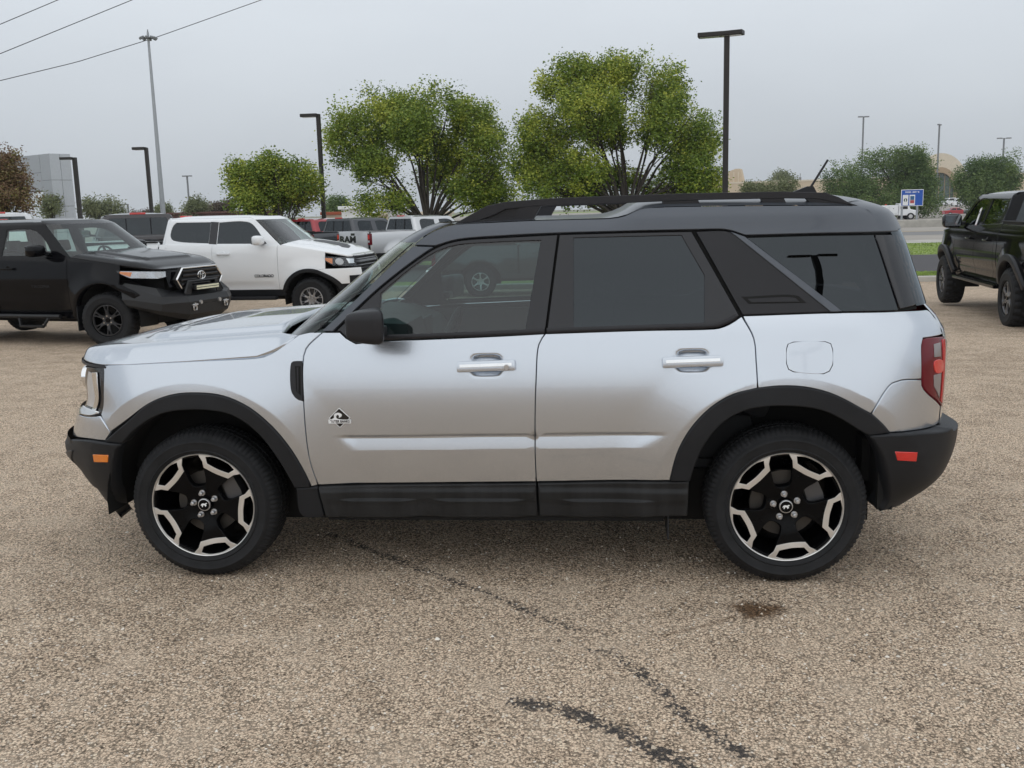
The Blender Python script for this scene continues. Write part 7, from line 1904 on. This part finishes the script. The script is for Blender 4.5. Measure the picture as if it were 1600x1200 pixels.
# ---- far traffic beyond the road
def small_car(label, px, py, D, yaw, paint_, kind='suv', scale=1.0, cat='car', name='parked_car', group='cars parked across the road'):
    p = at_d(px, py, D)
    root = empty(name, p, R(yaw)); tag(root, label, cat, group); root.scale = (scale,) * 3
    L, hw = (4.6, .9)
    if kind == 'suv': low = [(-2.3, .32), (-2.32, .70), (-2.2, .95), (-1.2, 1.06), (2.15, 1.10), (2.3, .9), (2.3, .32)]; cab = [(-1.15, 1.05), (-.45, 1.62), (1.75, 1.68), (2.2, 1.08)]
    else: low = [(-2.25, .28), (-2.28, .60), (-2.1, .78), (-1.0, .90), (1.6, .92), (2.2, .86), (2.25, .28)]; cab = [(-.95, .88), (-.25, 1.32), (.75, 1.34), (1.5, .90)]
    m = MB(); m.prism(low, -hw, hw); o = m.build('body', paint_, root); bv = o.modifiers.new('b', 'BEVEL'); bv.width = .07; bv.segments = 2
    def trap(P, k): return [(x, y * k if z > P[0][1] + .1 else y, z) for x, y, z in []]
    n = len(cab); vs = [(x, -hw + .03 + (.16 if z > 1.2 else 0), z) for x, z in cab] + [(x, hw - .03 - (.16 if z > 1.2 else 0), z) for x, z in cab]
    m = MB(); m.add(vs, [tuple(range(n)), tuple(range(2 * n - 1, n - 1, -1))] + [(i, n + i, n + (i + 1) % n, (i + 1) % n) for i in range(n)]); o = m.build('cabin', paint_, root); bv = o.modifiers.new('b', 'BEVEL'); bv.width = .05; bv.segments = 2
    zt, zb_ = cab[1][1] - .09, cab[0][1] + .06
    def slope(i, j, z): a, b = cab[i], cab[j]; return a[0] + (b[0] - a[0]) * (z - a[1]) / (b[1] - a[1])
    for s in (-1, 1):
        x0, x1 = slope(0, 1, zb_) + .12, slope(3, 2, zb_) - .12; x2, x3 = slope(0, 1, zt) + .12, slope(3, 2, zt) - .12; xm = (x0 + x1) / 2
        for P in ([(x0, zb_), (xm - .06, zb_), (xm - .06, zt), (x2, zt)], [(xm + .06, zb_), (x1, zb_), (x3, zt), (xm + .06, zt)]):
            m = MB(); m.add([(x, s * (hw - .018 - .16 * (z - cab[0][1]) / (cab[1][1] - cab[0][1])), z) for x, z in P], [(0, 1, 2, 3)]); m.build('side_window', M_GLASS_P if False else M_GLOSSBLACK, root)
    for i, j, nm, e in ((0, 1, 'windscreen', -.03), (3, 2, 'rear_window', .03)):
        m = MB(); P = [(slope(i, j, zb_) + e, zb_), (slope(i, j, zt) + e, zt)]
        m.add([(P[0][0], -.7, P[0][1]), (P[0][0], .7, P[0][1]), (P[1][0], .6, P[1][1]), (P[1][0], -.6, P[1][1])], [(0, 1, 2, 3)]); m.build(nm, M_GLOSSBLACK, root)
    r = .36 if kind == 'suv' else .31
    for x in (-1.38, 1.36):
        for s in (-1, 1):
            m = MB(); m.lathe([(.0, 0), (r * .62, 0), (r * .66, -.01), (r, -.01), (r, .2), (0, .2)], 20); w = m.build('wheel', M_RUBBER, root, smooth=40); w.location = (x, s * (hw + .01), r); w.scale = (1, -s, 1) if s > 0 else (1, 1, 1)
            m = MB(); m.lathe([(0, -.02), (r * .6, -.015), (r * .62, 0)], 16); hcap = m.build('rim', M_ALLOY, w, smooth=40)
    for s in (-1, 1):
        m = MB(); m.box(-2.33, -2.2, s * .62 - .18, s * .62 + .18, .66, .80, ch=.03); m.build('headlamp', M_WHITELENS, root)
        m = MB(); m.box(2.2, 2.33, s * .68 - .14, s * .68 + .14, .70, .86, ch=.03); m.build('tail_lamp', M_REDLENS, root)
    return root
small_car('red coupe parked across the road, right of the blue sign', 1493, 337, 165, 188, M_REDPAINT, 'coupe', 1.0)
small_car('white SUV parked behind the red coupe, nearer the building', 1508, 323, 205, 172, M_WHITEPAINT, 'suv', 1.05)
small_car('white SUV half hidden by the broad tree', 1483, 322, 212, 20, M_WHITEPAINT, 'suv', 1.05)
small_car('dark grey car just left of the black pickup cab', 1528, 336, 150, 25, M_GREYPAINT, 'suv', .9)
small_car('pale car parked under the round tree', 1532, 322, 215, 10, M_SILVER2, 'suv', 1.0)
# white service truck on the road
pt = at_d(1390, 344, 116); ut = empty('service_truck', pt, R(178)); tag(ut, 'white service truck with side lockers, behind the blue sign post', 'truck')
m = MB(); m.box(-.2, 2.9, -1.0, 1.0, .55, 1.75, ch=.03); m.build('locker_body', M_WHITEPAINT, ut) if False else None
for (x0, x1) in ((-.6, .3), (.35, 1.15), (2.0, 2.75)):
    for s in (-1, 1):
        m = MB(); m.box(x0, x1, s * .98 - .03, s * .98 + .03, 1.05 if x0 == .35 else .75, 1.65, ch=.015); lk = m.build('locker_door', M_WHITEPAINT, ut)
        m = MB(); m.box((x0 + x1) / 2 - .05, (x0 + x1) / 2 + .05, s * 1.02 - .012, s * 1.02 + .012, 1.3, 1.36); m.build('locker_handle', M_SATIN, lk)
m = MB(); m.prism([(-.7, .6), (.85, .6), (.95, .9), (1.15, 1.05), (1.75, 1.05), (1.95, .9), (2.05, .6), (2.85, .6), (2.85, 1.72), (-.7, 1.72)], -.96, .96); m.build('locker_body', M_WHITEPAINT, ut)
m = MB(); m.prism([(-2.9, .5), (-2.95, 1.05), (-2.1, 1.2), (-1.75, 1.9), (-.8, 1.92), (-.75, .5)], -.92, .92); o = m.build('cab', M_WHITEPAINT, ut); bv = o.modifiers.new('b', 'BEVEL'); bv.width = .06
for s in (-1, 1):
    m = MB(); m.box(-1.75, -.95, s * .93 - .01, s * .93 + .01, 1.25, 1.78); m.build('side_window', M_GLOSSBLACK, ut)
    for x in (-2.1, 1.45):
        m = MB(); m.lathe([(0, 0), (.24, 0), (.26, -.01), (.40, -.01), (.40, .22), (0, .22)], 20); w = m.build('wheel', M_RUBBER, ut, smooth=40); w.location = (x, s * .97, .40); w.scale = (1, -1 if s > 0 else 1, 1)
        m = MB(); m.lathe([(0, -.02), (.23, -.015), (.24, 0)], 16); m.build('rim', M_ALLOY, w, smooth=40)
m = MB(); m.box(.5, .7, .3, .5, 1.72, 1.84, ch=.02); m.build('beacon', M_BRIGHTRED, ut)
m = MB(); m.box(2.8, 2.9, -.9, .9, .5, .62); m.build('rear_bumper', M_SATIN, ut)
# dark pickup parked behind the SUV (seen through its windows)
ram((-0.6, 19.5), 186, M_GREYPAINT, 'dark pickup truck seen through the front door window of the SUV', zr=1.62, zb=1.16, zbt=1.20, zhf=1.02, zhr=1.16, bump_top=.78, zs=.52, ra=.47, zw=.85, zbb=.66, R=.37,
    winF=cornr([(-1.08, 1.18), (-.20, 1.19), (-.20, 1.49)]) + [(-.60, 1.49), (-.78, 1.43)], winR=[(.02, 1.20, 1), (.70, 1.20, 1), (.66, 1.47), (.02, 1.49, 1)], wheel=lambda: wheel_b(.37, .26, .21, 6, M_ALLOY, 'w', 24, .010), group=None)
# ---- damp air over the whole place
hz_ = MB(); hz_.box(-1600, 1600, -760, 1600, -2.5, 40)
mh = bpy.data.materials.new('damp_air'); mh.use_nodes = True; nt = mh.node_tree; nt.nodes.clear()
pv = nd(nt, 'ShaderNodeVolumePrincipled', i_Density=0.00025, i_Anisotropy=0.2); pv.inputs['Color'].default_value = (.93, .95, .98, 1)
oo = nd(nt, 'ShaderNodeOutputMaterial'); nt.links.new(pv.outputs[0], oo.inputs['Volume'])
o = hz_.build('haze', mh); tag(o, 'thin damp haze over the whole lot and road', 'haze', kind='stuff')
